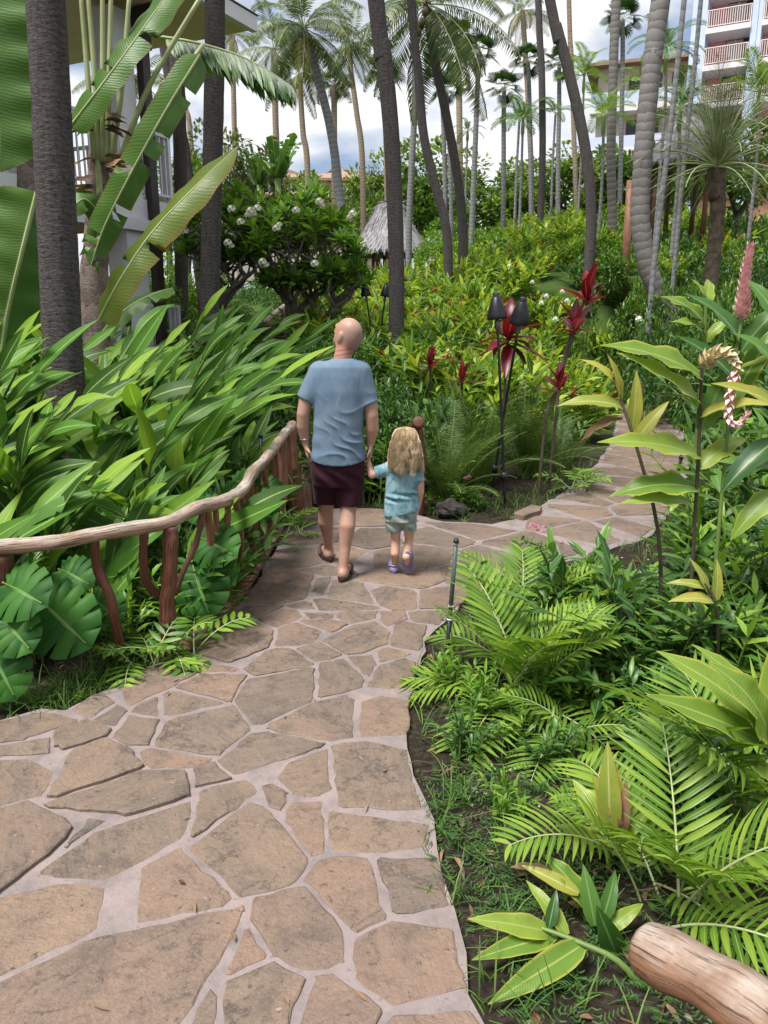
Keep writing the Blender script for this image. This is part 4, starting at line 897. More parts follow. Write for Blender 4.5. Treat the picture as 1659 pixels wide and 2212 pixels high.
for u, v, y, w, k in ((640, 720, 9.6, 130, 2), (705, 690, 10.6, 130, 2), (600, 760, 9.0, 110, 2), (668, 790, 8.6, 130, 2), (800, 770, 9.0, 120, 2), (850, 800, 8.6, 130, 3), (790, 850, 8.2, 120, 2), (870, 850, 8.2, 110, 2), (740, 800, 9.2, 120, 2), (590, 830, 8.4, 90, 2), (830, 920, 7.9, 100, 2), (740, 900, 8.1, 110, 2)):
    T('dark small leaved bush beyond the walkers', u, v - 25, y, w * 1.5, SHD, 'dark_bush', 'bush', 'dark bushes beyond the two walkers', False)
for u, v, y, w, k in ((1480, 470, 17, 150, 0), (1600, 440, 18, 170, 2), (1520, 520, 14, 170, 2), (1640, 520, 13, 170, 0), (1380, 470, 19, 130, 0), (1450, 560, 13, 120, 3), (1585, 590, 11, 150, 3), (1330, 520, 17, 120, 0), (1300, 470, 21, 110, 1), (1240, 470, 24, 110, 0)):
    T('green shrub on the bank around the ringed palm', u, v, y, w, SH[k], 'garden_shrub', 'shrub', 'shrubs on the right bank', False)

for u, v, y in ((1490, 480, 13.8), (1530, 490, 13.5), (1575, 480, 13.8), (1620, 485, 13.4), (1655, 470, 13.6), (1450, 500, 16.0)):
    T('leafy shrub hiding the foot of the squat palm', u, v, y, 120, SH[0], 'garden_shrub', 'shrub', 'shrubs at the foot of the squat palm', False)
# ------------------------------------------------------------------ red ginger and its neighbours on the slope
rs = random.Random(99); pts = []; cnt = {'a': 0, 'b': 0, 'c': 0}
for _ in range(26000):
    y = 7.7 + 25 * rs.random() ** 1.25; x = rs.uniform(-.09, .56) * y; u = 829.5 + x / y * FPX * .99; r = .34 + .022 * y
    if float(path_dist(x, y)) < .30: continue
    if x / y < .03 and y < 12.5: continue
    if x / y < .07 and y < 10: continue
    if 900 < u < 1250 and y < 9.3: continue
    if u > 1215 and y < 10.5 + (u - 1215) * .008: continue
    if any((x - a) ** 2 + (y - b_) ** 2 < r * r for a, b_ in pts): continue
    pts.append((x, y)); z = gz(x, y) - .03; lime = (.28 + .55 * sstep(1330, 1180, u)) if y > 10.5 else .4
    q = Vector((x, y, z)); k = rs.random()
    if k < lime and cnt['a'] < 300:
        cnt['a'] += 1; put('red_ginger', 'lime leaved ginger clump with small red flowers on the slope', 'ginger plant', 'red gingers on the slope', HILL[rs.randrange(5)], q, rs.random() * 6.28, rs.uniform(.62, 1.05))
    elif k < lime + (1 - lime) * .6 and cnt['b'] < 200:
        cnt['b'] += 1; put('dark_ginger', 'dark green ginger clump among the lime ones on the slope', 'ginger plant', 'dark gingers on the slope', HILLD[rs.randrange(3)], q, rs.random() * 6.28, rs.uniform(.55, .8))
    elif cnt['c'] < 200:
        cnt['c'] += 1; put('leafy_shrub', 'bright green leafy clump among the gingers on the slope', 'shrub', 'bright leafy clumps on the slope', HILLB[rs.randrange(3)], q, rs.random() * 6.28, rs.uniform(.65, .95))
for _ in range(4000):
    y = rs.uniform(7.5, 12.5); x = rs.uniform(-.10, .10) * y
    if float(path_dist(x, y)) < .25 or any((x - a) ** 2 + (y - b_) ** 2 < .42 ** 2 for a, b_ in pts): continue
    pts.append((x, y)); put('leafy_shrub', 'dark leafy clump in the dip beyond the walkers', 'shrub', 'dark leafy clumps in the dip beyond the walkers', (HILLD + HILLB)[rs.randrange(6)], Vector((x, y, gz(x, y) - .03)), rs.random() * 6.28, rs.uniform(.6, .9))
print('slope clumps', cnt)

# ------------------------------------------------------------------ plumeria tree with white blossoms
def rosette(seed, n=15, L=.25, w=.075, mat=None):
    r = random.Random(seed); b = MB()
    for i in range(n):
        a = i * 2.4; el = R(75) - R(75) * (i / n) ** .8 + r.uniform(-.1, .1); add_leaf(b, frame_at(Vector((0, 0, -.03 * i / n)), mdir(a, el), UP), L * r.uniform(.8, 1.1), w, .5, 3, 'obov', .25)
    return b.mesh('leaf_rosette', mat)
M_PLUM = leaf_mat('plumeria_leaf', [(.06,.14,.024),(.10,.21,.032),(.15,.29,.04),(.21,.36,.05)], 0.38, 0.34, rib=(.30,.40,.14), ribw=.05)
ROS = [rosette(s, mat=M_PLUM) for s in (1, 2, 3)]
bb = MB()
for k in range(13):
    a = k * 2.4; p = mdir(a, R(90 - 120 * (k / 13) ** .7)) * .07
    for j in range(5): xo = p.normalized().orthogonal().normalized(); yo = p.normalized().cross(xo); add_leaf(bb, frame_at(p * 1.3, (p.normalized() * .35 + xo * math.cos(j * 1.256) + yo * math.sin(j * 1.256)).normalized(), p.normalized()), .06, .06, .25, 2, 'obov', .12)
BLOS = bb.mesh('blossom_cluster', M_PETAL)
pb = W(655, 715, 13.2); pb.z = min(pb.z, gz(pb.x, pb.y) + .5) - .12; pl = thing('plumeria_tree', 'spreading plumeria tree with white blossom clusters and bare twisting limbs', 'tree', pb)
tips = []; b = MB(); rp = random.Random(17)
def grow(p, d, L, r, lev):
    n = 5; pts = [p]; dd = d.copy()
    for i in range(n): dd = (dd + Vector((rp.uniform(-.2, .2), rp.uniform(-.2, .2), rp.uniform(-.02, .14)))).normalized(); pts.append(pts[-1] + dd * L / n)
    b.tube(pts, [r * (1 - .35 * i / n) for i in range(n + 1)], 7 if lev < 2 else 5, False); e = pts[-1]
    if lev >= 4 or r < .011: tips.append((e, dd)); return
    for k in range(rp.choice((2, 2, 3)) if lev else 4):
        a = rp.uniform(0, 6.28) + k * 2.4; sd = Vector((math.sin(a) * 1.15, math.cos(a) * .9, .02 + .10 * lev)); grow(e, (dd * .55 + sd * .75).normalized(), L * rp.uniform(.62, .8), r * .64, lev + 1)
grow(Vector((0, 0, -.1)), Vector((-.45, 0, .9)), .48, .12, 0); grow(Vector((.05, .1, -.1)), Vector((.5, -.1, .8)), .55, .10, 0); b.build('trunk', M_BARKP, pl); b = MB(); grow(Vector((-1.15, -.2, -.1)), Vector((-.15, .1, 1)), .62, .085, 0); b.build('trunk', M_BARKP, pl)
for e, d in tips:
    if rp.random() < .92: o = link('leaf_rosette', ROS[rp.randrange(3)], pl); o.matrix_local = frame_at(e, (d + UP * .8).normalized()) @ Matrix.Rotation(R(-90), 4, 'X') @ Matrix.Rotation(rp.random() * 6, 4, 'Z') @ Matrix.Scale(rp.uniform(.85, 1.2), 4)
for i in range(150):                                     # leafy twigs filling the dome
    a = rp.uniform(0, 6.28); rr = rp.random() ** .5; p = Vector((-.28 + math.sin(a) * rr * 1.3, math.cos(a) * rr * 1.2, 0)); p.z = 1.38 + .95 * math.sqrt(max(0, 1 - rr * rr)) * rp.uniform(.15, 1.0) + .12 * math.sin(p.x * 5)
    o = link('leaf_rosette', ROS[rp.randrange(3)], pl); o.matrix_local = Matrix.Translation(p) @ Matrix.Rotation(rp.uniform(-.5, .5), 4, 'X') @ Matrix.Rotation(rp.uniform(-.5, .5), 4, 'Y') @ Matrix.Rotation(rp.random() * 6, 4, 'Z') @ Matrix.Scale(rp.uniform(.85, 1.25), 4)
    if i < 60:
        q = tips[rp.randrange(len(tips))][0]; bt_ = MB(); bt_.tube(spline([q, q.lerp(p, .5) + Vector((0, 0, -.08)), p], 5), [.016, .015, .013, .012, .01], 5, False); bt_.build('branch', M_BARKP, pl)
for u, v in ((541, 456), (556, 451), (597, 494), (690, 436), (762, 462), (567, 566), (680, 570), (492, 525), (500, 452), (400, 500), (640, 455), (520, 480)):
    p = W(u, v, 11.85) - pb; o = link('blossom_cluster', BLOS, pl); o.location = p; o.scale = (.5,) * 3
for u, v in ((548, 463), (603, 486), (696, 444), (755, 470), (575, 573), (535, 465), (500, 532)):
    p = W(u, v, 11.9) - pb; o = link('blossom_cluster', BLOS, pl); o.location = p; o.scale = (.38,) * 3
# small plumeria limb by the veranda palm
for u, v in ((418, 490), (432, 470), (400, 515), (440, 520), (455, 500), (398, 480)):
    p = W(u, v, 12.0) - pb; o = link('leaf_rosette', ROS[1], pl); o.location = p; o.scale = (1.2,) * 3

# ------------------------------------------------------------------ banana plants far and traveller's palm near
def paddle(name, parent, pts, wpx, nrm, mat, seed=0, tears=6, fold=.25, n=34, tip=.75, base=.08, wav=.32):
    """big torn leaf along world points"""
    r = random.Random(seed); c = spline(pts, n); b = MB(); b.cur = 0; sl = {r.randrange(3, n - 3): r.choice((-1, 1)) for _ in range(tears)}; nv = Vector(nrm).normalized()
    for s in (-1, 1):
        prev = None
        for i in range(n):
            t = i / (n - 1); T = (c[min(i + 1, n - 1)] - c[max(i - 1, 0)]).normalized(); N = (nv - T * nv.dot(T)).normalized(); B = T.cross(N) * s
            w = wpx * .5 * min(1, t / base) ** .5 * (1 - max(0, (t - tip) / (1 - tip)) ** 2) + .004; cut = sl.get(i) == s
            lag = 0.0
            row = []
            for j in (0, .34, .68, 1.0):
                droop = -fold * (j ** 1.6) * w * (1 + .35 * math.sin(t * 9 + seed)) + wav * w * .25 * j * math.sin(t * 40 + seed * 2 + s)
                row.append(b.vert(c[i] + B * (w * j) + N * droop - T * (.06 * w * j * j), (.5 + .5 * s * j, t)))
            if prev: 
                for k in range(3): b.face(*((prev[k], prev[k + 1], row[k + 1], row[k]) if s > 0 else (prev[k], row[k], row[k + 1], prev[k + 1])))
            if cut:                                      # a tear: start a new flap, hanging a little lower
                row2 = [row[0]] + [b.vert(Vector(b.v[q]) + T * (.05 + .04 * m_) + N * (-.03 * m_ * w * 2), (.5 + .5 * s * .33 * m_, t)) for m_, q in enumerate(row) if m_]
                row = row2
            prev = row
    b.cur = 1; b.tube(c, [.016 * (1 - .8 * i / (n - 1)) * wpx / .5 + .002 for i in range(n)], 6, False)
    return b.build(name, [mat, M_PALESTEM], parent)
tvb = on_ground(205, 700, 8.4); tv = thing('travellers_palm', 'big paddle leaved banana-like palm with fanned stalks before the veranda', 'palm tree', tvb)
def TV(u, v, y=8.4): return W(u, v, y) - tvb
paddle('leaf', tv, [TV(150, 275, 8.1), TV(215, 190, 8.1), TV(285, 95, 8.2), TV(352, 0, 8.4), TV(395, -70, 8.6)], .33, (-.25, -.9, .35), M_BANANA, 1, 3)
paddle('leaf', tv, [TV(432, 118, 8.2), TV(360, 235, 8.0), TV(285, 370, 7.9), TV(225, 490, 7.9), TV(196, 575, 7.9)], .29, (.3, -.9, .1), M_BANANA, 2, 9)
paddle('leaf', tv, [TV(214, 690, 7.5), TV(262, 600, 7.4), TV(330, 500, 7.5), TV(420, 405, 7.7), TV(512, 318, 8.0)], .35, (-.3, -.85, .45), M_BANANAY, 3, 2, .35)
paddle('leaf', tv, [TV(-60, -120, 7.0), TV(-40, 40, 6.9), TV(-14, 220, 6.9), TV(0, 372, 6.9)], .80, (.15, -1, .1), M_BANANA, 4, 0, .12)
paddle('leaf', tv, [TV(80, 415, 7.6), TV(48, 540, 7.5), TV(15, 680, 7.5), TV(-5, 830, 7.5)], .62, (.5, -.8, .2), M_BANANA, 5, 2, .3)
paddle('leaf', tv, [TV(222, 715, 7.8), TV(275, 665, 7.8), TV(330, 635, 8.0), TV(372, 622, 8.3)], .24, (-.1, -.6, .8), M_BANANA, 6, 2)
cmb_ = MB(); cc_ = spline([TV(345, 80, 8.8), TV(420, 92, 8.8), TV(510, 118, 8.8), TV(575, 150, 8.8), TV(628, 186, 8.8)], 60); cmb_.cur = 1; cmb_.tube(cc_, [.02 * (1 - .8 * i / 60) for i in range(60)], 6, False); cmb_.cur = 0; rc_ = random.Random(6)
for i in range(4, 59):
    for s in (-1, 1):
        T_ = (cc_[i] - cc_[i - 1]).normalized(); add_leaf(cmb_, frame_at(cc_[i], (Vector((0, s * .55, -.75)) + T_ * .35 + Vector((0, 0, rc_.uniform(-.15, .15)))).normalized(), Vector((0, -1, .2))), .40 * math.sin(math.pi * (.12 + .8 * i / 60)) ** .6 * rc_.uniform(.7, 1.1), .055, rc_.uniform(.1, .5), 3, 'blade', .2)
cmb_.build('leaf', [M_DEEP, M_PALESTEM], tv)
paddle('leaf', tv, [TV(205, 530, 8.2), TV(215, 470, 8.2), TV(180, 430, 8.1), TV(140, 470, 8.0)], .22, (.1, -.9, .3), M_BANANA, 8, 1)
for k, (u0, v0, u1, v1, u2, v2, m_) in enumerate([(205, 345, 190, 170, 172, -40, 0), (213, 345, 205, 170, 186, -60, 0), (222, 350, 222, 170, 221, -60, 0), (230, 350, 235, 200, 241, -60, 0), (238, 350, 262, 200, 282, -40, 0), (255, 360, 320, 190, 442, -20, 0), (262, 350, 330, 250, 440, 95, 0), (216, 430, 210, 330, 196, 250, 0), (0, 800, 40, 640, 78, 480, 0), (60, 830, 90, 770, 140, 690, 0), (195, 760, 205, 730, 216, 690, 0)]):
    bs = MB(); bs.tube(spline([TV(u0, v0, 8.3), TV(u1, v1, 8.3), TV(u2, v2, 8.3)], 8), [.035, .033, .03, .028, .026, .024, .022, .02], 7); bs.build('stalk', M_PALESTEM, tv)
me_, _ = trunk_mesh([Vector((0, 0, -.1)), TV(206, 640), TV(208, 540), TV(212, 430), TV(214, 330)], .16, .10, M_FIBRE, 12, 1.1, .08); link('trunk', me_, tv)
rdry = random.Random(4)
for k in range(26):
    v = rdry.choice((262, 285, 350, 372, 395, 420)) + rdry.uniform(-15, 15); bs = MB(); s = rdry.choice((-1, 1, 1)); add_leaf(bs, frame_at(TV(215 + 12 * s, v, 8.2), Vector((s, rdry.uniform(-.6, .2), rdry.uniform(-.35, .2))).normalized(), UP, rdry.uniform(-1, 1)), rdry.uniform(.18, .4), .07, rdry.uniform(-.3, .7), 4, 'lance', .5, .4); bs.build('dead_sheath', M_DRY, tv)
t2 = on_ground(66, 700, 9.4); palm('old_palm', 'brown rough trunk half hidden behind the nearest palm', [t2, t2 + Vector((.03, 0, 1.4)), t2 + Vector((.10, 0, 2.6)), t2 + Vector((.2, .1, 4.2)), t2 + Vector((.35, .2, 9))], .28, .22, M_FIBRE, 'coco', .8, 12, sides=14)
for (u, v, y, lab) in ((600, 385, 30, 'banana plant with broad upright leaves above the plumeria'), (560, 400, 33, 'banana plant left of the far villa roof')):
    p = on_ground(u, v, y); t = thing('banana_plant', lab, 'banana plant', p); h = W(u, v, y).z - p.z; r = random.Random(u)
    bs = MB(); bs.tube([(0, 0, -.1), (0, 0, h)], [.16, .1], 8); bs.build('trunk', M_STEM, t)
    for k in range(9):
        a = k * 2.4; e = R(r.uniform(35, 85)); L = r.uniform(1.3, 1.9); d = mdir(a, e); q = Vector((0, 0, h)); paddle('leaf', t, [q, q + d * L * .5, q + d * L * .85 + Vector((0, 0, -.08)), q + d * L * 1.05 + Vector((0, 0, -.3))], .42, mdir(a, e + 1.5), M_BANANA, k, 5, n=18)

# ------------------------------------------------------------------ shell ginger bank on the left (every leaf a piece)
GL = [leaf_mesh('leaf', M_GINGER, L, w, droop=d, seg=9, prof='lance', fold=f, wave=wv, ph=i) for i, (L, w, d, f, wv) in enumerate([(.62, .135, .22, .28, .05), (.68, .145, .5, .2, .08), (.55, .135, .8, .2, .12), (.72, .13, .35, .32, .05), (.50, .12, .2, .3, .05), (.64, .15, .95, .15, .10)])]
GST = []
for i in range(4):
    bs = MB(); r = random.Random(i); L = .35 + .12 * i; bs.tube([Vector((0, 0, 0)), Vector((0, L * .12, .35)), Vector((0, L * .4, .7)), Vector((0, L * 1.0, 1.0))], [.014, .013, .011, .006], 6, False); GST.append((bs.mesh('stem', M_STEM), [Vector((0, 0, 0)), Vector((0, L * .12, .35)), Vector((0, L * .4, .7)), Vector((0, L * 1.0, 1.0))]))
FENCE_LINE = [G(-200, 1500).xy, G(0, 1475).xy, G(150, 1460).xy, G(362, 1415).xy, G(475, 1335).xy, G(555, 1235).xy, G(600, 1160).xy, G(640, 1100).xy, Vector((-1.0, 8.4))]
def left_of_fence(x, y):
    best = 1e9; sg = 1
    for a, c in zip(FENCE_LINE, FENCE_LINE[1:]):
        e = c - a; t = max(0, min(1, (Vector((x, y)) - a).dot(e) / e.length_squared)); d = (Vector((x, y)) - a - e * t); 
        if d.length < best: best = d.length; sg = 1 if e.x * (y - a.y) - e.y * (x - a.x) > 0 else -1
    return best * sg
rs = random.Random(12); gp = []; tries = 0
while len(gp) < 104 and tries < 9000:
    tries += 1; y = rs.uniform(3.5, 9.6); x = rs.uniform(-.66, -.08) * y; d = left_of_fence(x, y)
    if d < (.24 if y < 4.9 else .52) or (y < 4.4 and d < .45): continue
    if any((x - a) ** 2 + (y - c) ** 2 < .27 ** 2 for a, c in gp): continue
    gp.append((x, y))
for i, (x, y) in enumerate(gp):
    d = left_of_fence(x, y); h = rs.uniform(1.0, 1.5) if d > .8 else rs.uniform(.6, .95); az = rs.gauss(R(75), .75)
    h *= .85 if y < 4.6 else 1.08
    t = thing('shell_ginger', 'tall ginger with long glossy leaves in the bed behind the log railing', 'ginger plant', (x, y, gz(x, y) - .02), 0, 'tall gingers behind the log railing')
    for s_ in range(1 if i % 3 else 2):
        me_, sp = GST[rs.randrange(4)]; hs = h * rs.uniform(.85, 1.1); Ms = Matrix.Rotation(-(az + rs.uniform(-.6, .6)), 4, 'Z') @ Matrix.Scale(hs, 4); link('stem', me_, t, Ms)
        nl = rs.randint(9, 12); ph = rs.uniform(-.4, .4)
        for k in range(nl):
            f = .22 + .78 * k / (nl - 1); j = min(int(f * 3), 2); p = sp[j].lerp(sp[j + 1], f * 3 - j); Tn = (sp[j + 1] - sp[j]).normalized(); sd = (-1 if k % 2 else 1)
            dl = (Vector((sd * .58, .12, 0)) + Tn * (.8 + .5 * f) + Vector((rs.uniform(-.15, .15),) * 3)).normalized() if k < nl - 1 else Tn
            o = link('leaf', GL[rs.randrange(6)], t); w3 = Ms.to_3x3() @ dl
            o.matrix_local = frame_at(Ms @ p, w3, Vector((rs.uniform(-.3, .3), -.55, .6)), rs.uniform(-.45, .45), rs.uniform(.8, 1.12) * (.75 + .25 * math.sin(math.pi * f)))
# ------------------------------------------------------------------ log railing on the left
FR = random.Random(8)
fo = G(362, 1415); fence = thing('log_railing', 'crooked log railing with peeled branch balusters curving along the path', 'railing', fo)
def FL(p): return Vector(p) - fo
def rough_log(name, pts, rad, mat, parent, sides=12, n=None, bump_=.06, cap=True, knots=2):
    n = n or max(6, len(pts) * 5); c = spline(pts, n); sd = FR.random() * 50; kn = [(FR.randrange(n), FR.randrange(sides), FR.uniform(.08, .2)) for _ in range(knots)]
    rr = [rad[0] + (rad[1] - rad[0]) * i / (n - 1) for i in range(n)]
    def wob(i, k):
        w = 1 + bump_ * 2 * noise.noise((math.cos(k / sides * 6.283) * 1.3, math.sin(k / sides * 6.283) * 1.3, i * .35 + sd)) + bump_ * noise.noise((sd, 3.1, i * .5))
        for ki, kk, ka in kn:
            dd = min(abs(k - kk), sides - abs(k - kk)); w += ka * math.exp(-((i - ki) / 1.3) ** 2 - (dd / 1.6) ** 2)
        return w
    b = MB()
    if cap:                                              # rounded sawn ends
        t0 = (c[0] - c[1]).normalized(); t1 = (c[-1] - c[-2]).normalized(); c = [c[0] + t0 * rr[0] * .18] + c + [c[-1] + t1 * rr[-1] * .18]; rr = [rr[0] * .78] + rr + [rr[-1] * .78]
    b.tube([p for p in c], rr, sides, True, wob=wob); return b.build(name, mat, parent)
RAILPX = [(-160, 1205, 3.42), (0, 1181, 3.50), (120, 1172, 3.58), (190, 1158, 3.66), (262, 1145, 3.74), (362, 1128, 3.90), (425, 1098, 4.12), (485, 1082, 4.35), (522, 1060, 4.65), (545, 1022, 5.0), (566, 1000, 5.35), (590, 972, 5.9), (612, 940, 6.5), (634, 920, 7.0)]
RAIL = [FL(W(u, v, y)) for u, v, y in RAILPX]
rough_log('handrail', RAIL, (.036, .039), M_LOGPALE, fence, 14, 70, .10, True, 12)
rough_log('handrail', [RAIL[-1] + Vector((-.02, .02, .0)), FL(W(650, 950, 7.35)), FL(W(664, 990, 7.9)), FL(W(672, 1030, 8.6))], (.05, .045), M_LOGPALE, fence, 10, 14)
def gpt(u, v): p = G(u, v); p.z = gz(p.x, p.y) - .05; return FL(p)
rough_log('post', [gpt(366, 1418), FL(W(360, 1330, 3.86)), FL(W(366, 1240, 3.88)), FL(W(368, 1140, 3.90))], (.043, .040), M_POST, fence, 14, 26, .12, True, 5)
rough_log('post', [gpt(640, 1103), FL(W(634, 1010, 6.98)), FL(W(626, 935, 6.98))], (.07, .055), M_LOG, fence, 12, 18, .10)
rough_log('post', [gpt(2, 1440), FL(W(4, 1350, 3.55)), FL(W(4, 1200, 3.52))], (.055, .05), M_POST, fence, 12, 18, .1)
for pts, r in (([gpt(268, 1418), FL(W(255, 1370, 3.72)), FL(W(238, 1290, 3.70)), FL(W(212, 1230, 3.70)), FL(W(203, 1165, 3.68))], (.026, .024)), ([FL(W(345, 1288, 3.90)), FL(W(318, 1258, 3.86)), FL(W(309, 1205, 3.82)), FL(W(312, 1148, 3.80))], (.024, .023)), ([FL(W(378, 1285, 3.95)), FL(W(398, 1230, 4.0)), FL(W(425, 1170, 4.08)), FL(W(438, 1105, 4.15))], (.014, .018))):
    rough_log('baluster', pts, r, M_POST, fence, 9, 20, .12)
BASE = [G(u, v) for u, v in ((395, 1412), (470, 1345), (520, 1285), (556, 1230), (585, 1180), (604, 1150))]
rough_log('base_rail', [FL(p + Vector((0, 0, .03))) for p in BASE], (.045, .04), M_LOG, fence, 9, 24, .08)
rc = spline([(Vector(r) + fo) for r in RAIL[5:]], 60); bc = spline(BASE + [G(640, 1105)], 60)
for i, t in enumerate((.16, .22, .27, .32, .37, .42, .47, .52, .57, .62, .67, .72, .78, .83, .88, .93)):
    tp = rc[min(59, int((t + FR.uniform(-.01, .02)) * 59))]; bt_ = bc[min(59, int(t * 59 * (1 + FR.uniform(-.06, .03))))]
    lean = Vector((.0, -.05, 0)) if i < 4 else Vector((0, 0, 0)); r = FR.uniform(.017, .026); md = tp.lerp(bt_, .5) + Vector((FR.uniform(-.03, .03), FR.uniform(-.03, .03), 0))
    rough_log('baluster', [FL(bt_ + lean), FL(md), FL(tp + Vector((0, 0, -.02)))], (r * 1.1, r * .9), M_LOG, fence, 8, 12, .12)
for u in (656, 664): rough_log('baluster', [gpt(u + 4, 1106), FL(W(u, 965, 7.5))], (.035, .03), M_LOG, fence, 8, 8, .1)
# ------------------------------------------------------------------ short rail on the right of the walkers, and the near log
q = G(903, 1108); rl = thing('log_handrail', 'dark reddish post with sawn top and low rail beside the child', 'railing', q)
rough_log('post', [Vector((0, 0, -.1)), W(908, 1000, q.y) - q, W(902, 925, q.y) - q], (.055, .05), M_POST, rl, 12, 14, .08)
rough_log('handrail', [W(904, 912, q.y - .10) - q, W(890, 932, q.y + .35) - q, W(850, 950, q.y + 1.1) - q, W(790, 966, q.y + 1.9) - q], (.055, .045), M_POST, rl, 12, 18, .06)
e0, e1 = W(1392, 2045, 1.42), W(1790, 2290, 1.10); q = Vector((e1.x + .1, e1.y, 0)); nl_ = thing('log_handrail', 'thick pale brown log end jutting in at the bottom right corner', 'railing', q)
FR.seed(3); c = spline([e0 - q, e0.lerp(e1, .5) + Vector((0, 0, .012)) - q, e1 - q], 26); rr = [.052, .0585, .061] + [.062 + .004 * math.sin(i * .7) for i in range(23)]; bl_ = MB()
bl_.tube(c, rr, 24, True, wob=lambda i, k: 1 + .07 * noise.noise((math.cos(k / 24 * 6.28) * 1.4, math.sin(k / 24 * 6.28) * 1.4, i * .14)) + .03 * noise.noise((k * .8, i * .3, 9))); bl_.build('handrail', M_LOGNEAR, nl_)
rough_log('post', [Vector((0, 0, -.05)), e1 + Vector((.1, 0, -.03)) - q], (.07, .06), M_POST, nl_, 10, 10)
# ------------------------------------------------------------------ rails of the far steps
q = W(598, 738, 15.0); fr_ = thing('log_railing', 'reddish log railing climbing beside the distant stone steps', 'railing', q)
sp_ = [W(572, 700, 14.9), W(600, 672, 16), W(640, 645, 17.5), W(690, 610, 19.5)]; rough_log('handrail', [p - q for p in sp_], (.055, .05), M_LOGPALE, fr_, 8, 14)
rough_log('brace', [W(574, 735, 14.9) - q, W(612, 708, 15.6) - q], (.04, .04), M_LOG, fr_, 7, 6)
for u, v0, v1, y in ((572, 742, 698, 14.9), (612, 712, 668, 16.2), (652, 680, 637, 18), (690, 655, 606, 19.5)): rough_log('post', [W(u, v0, y) - q, W(u, v1, y) - q], (.05, .045), M_LOG, fr_, 7, 6)

# ------------------------------------------------------------------ tiki torches
def torch(label, base, top, head, hs, group, cl=None):
    t = thing('tiki_torch', label, 'torch', base, 0, group); d = (top - base); b = MB(); b.tube(spline([Vector((0, 0, -.1)), d * .5, d], 8), .013 * hs ** .3, 8); b.build('pole', M_TORCH, t)
    M = frame_at(d, d.normalized()) @ Matrix.Rotation(R(-90), 4, 'X') @ Matrix.Scale(hs, 4)
    b = MB(); b.lathe([(.016, -.10), (.028, -.09), (.03, -.03), (.02, 0)], 12, M); b.build('neck', M_BRONZE, t)
    b = MB(); b.lathe([(.02, .0), (.095, .0), (.10, .012), (.098, .05), (.075, .13), (.045, .215), (.04, .22), (.032, .22), (.03, .2)], 22, M); h = b.build('torch_head', M_TORCH, t)
    b = MB(); b.lathe([(.031, .2), (.032, .255), (.025, .262), (.002, .262)], 14, M); b.build('snuffer_cap', M_BLACK, h)
    if cl: b = MB(); b.lathe([(.013, -.04), (.032, -.04), (.032, .04), (.013, .04)], 10, frame_at(d * cl, d.normalized()) @ Matrix.Rotation(R(-90), 4, 'X')); b.build('clamp', M_BLACK, t)
    return t
torch('black cone torch on the left of the near crossed pair', G(1092, 1090), W(1074, 690, 7.35), None, .92, 'tiki torches', .16)
torch('black cone torch on the right of the near crossed pair', G(1060, 1066), W(1121, 700, 7.45), None, .95, 'tiki torches', .16)
for (lab, ub, u, v) in (('small far torch on the left, above the man', 812, 791, 640), ('small far torch on the right, above the man', 814, 832, 641)):
    bs_ = on_ground(ub, 745, 13.0); torch(lab, bs_, W(u, v, 13.0), None, .85, 'tiki torches')
# ------------------------------------------------------------------ irrigation risers
def riser(label, base, top, r, rings, two=True):
    t = thing('sprinkler_riser', label, 'pipe', base); d = top - base; M_G = M_RISER; b = MB(); k = .42 if two else 1.0
    b.tube([Vector((0, 0, -.08)), d * k], r * 1.1, 10); b.build('lower_pipe', M_BLACK, t)
    if two: b = MB(); b.tube([d * k, d * .97], r, 10); b.build('upper_pipe', M_G, t)
    for f in rings: b = MB(); b.tube([d * f, d * (f + .012)], r * 1.25, 10); b.build('ring', M_PETAL, t)
    b = MB(); b.tube([d * .96, d * .985, d], [r * 1.25, r * 1.25, r * .8], 10); b.build('nozzle', M_BLACK, t); return t
M_RISER = simple('grey_green_pipe', (.07, .085, .085), 0.45, 0.12, 6)
riser('upright grey and black sprinkler pipe at the bend of the path', G(962, 1452), W(986, 1163, 3.62), .0115, (.40, .50, .955)); riser('leaning black sprinkler pipe by the right branch of the path', G(1452, 1092), W(1472, 985, 6.75), .016, (.55,))
riser('short black sprinkler pipe among the leaves behind the log railing', Vector((W(563, 985, 6.9).x, 6.9, gz(W(563, 985, 6.9).x, 6.9))), W(563, 938, 6.9), .016, (), False)
# ------------------------------------------------------------------ rock, loose slab, wooden stump post
def rock(label, p, s, mat, name='lava_rock', sq=(1, .8, .55), cat='rock', seed=1):
    b = MB(); n = 12; prev = None
    for i in range(n + 1):
        th = math.pi * i / n; ring = []
        for k in range(18):
            a = 2 * math.pi * k / 18; d = Vector((math.sin(th) * math.cos(a), math.sin(th) * math.sin(a), math.cos(th))); r = 1 + .32 * noise.noise(d * 1.7 + Vector((seed, 0, 0))) + .14 * noise.noise(d * 5 + Vector((0, seed, 0)))
            ring.append(b.vert((d.x * r * s * sq[0], d.y * r * s * sq[1], d.z * r * s * sq[2])))
        if prev:
            for k in range(18): b.face(prev[k], ring[k], ring[(k + 1) % 18], prev[(k + 1) % 18])
        prev = ring
    o = b.build(name, mat, smooth=False); o.location = p; return tag(o, label, cat)
rock('black lava rock at the far edge of the path', G(975, 1117) + Vector((0, .1, .05)), .15, M_ROCK)
rock('dark boulder beside the distant steps', on_ground(740, 640, 20), .6, M_ROCK, seed=4); rock('grey boulder behind the plumeria trunks', on_ground(480, 700, 14.5), .6, M_ROCK, seed=7)
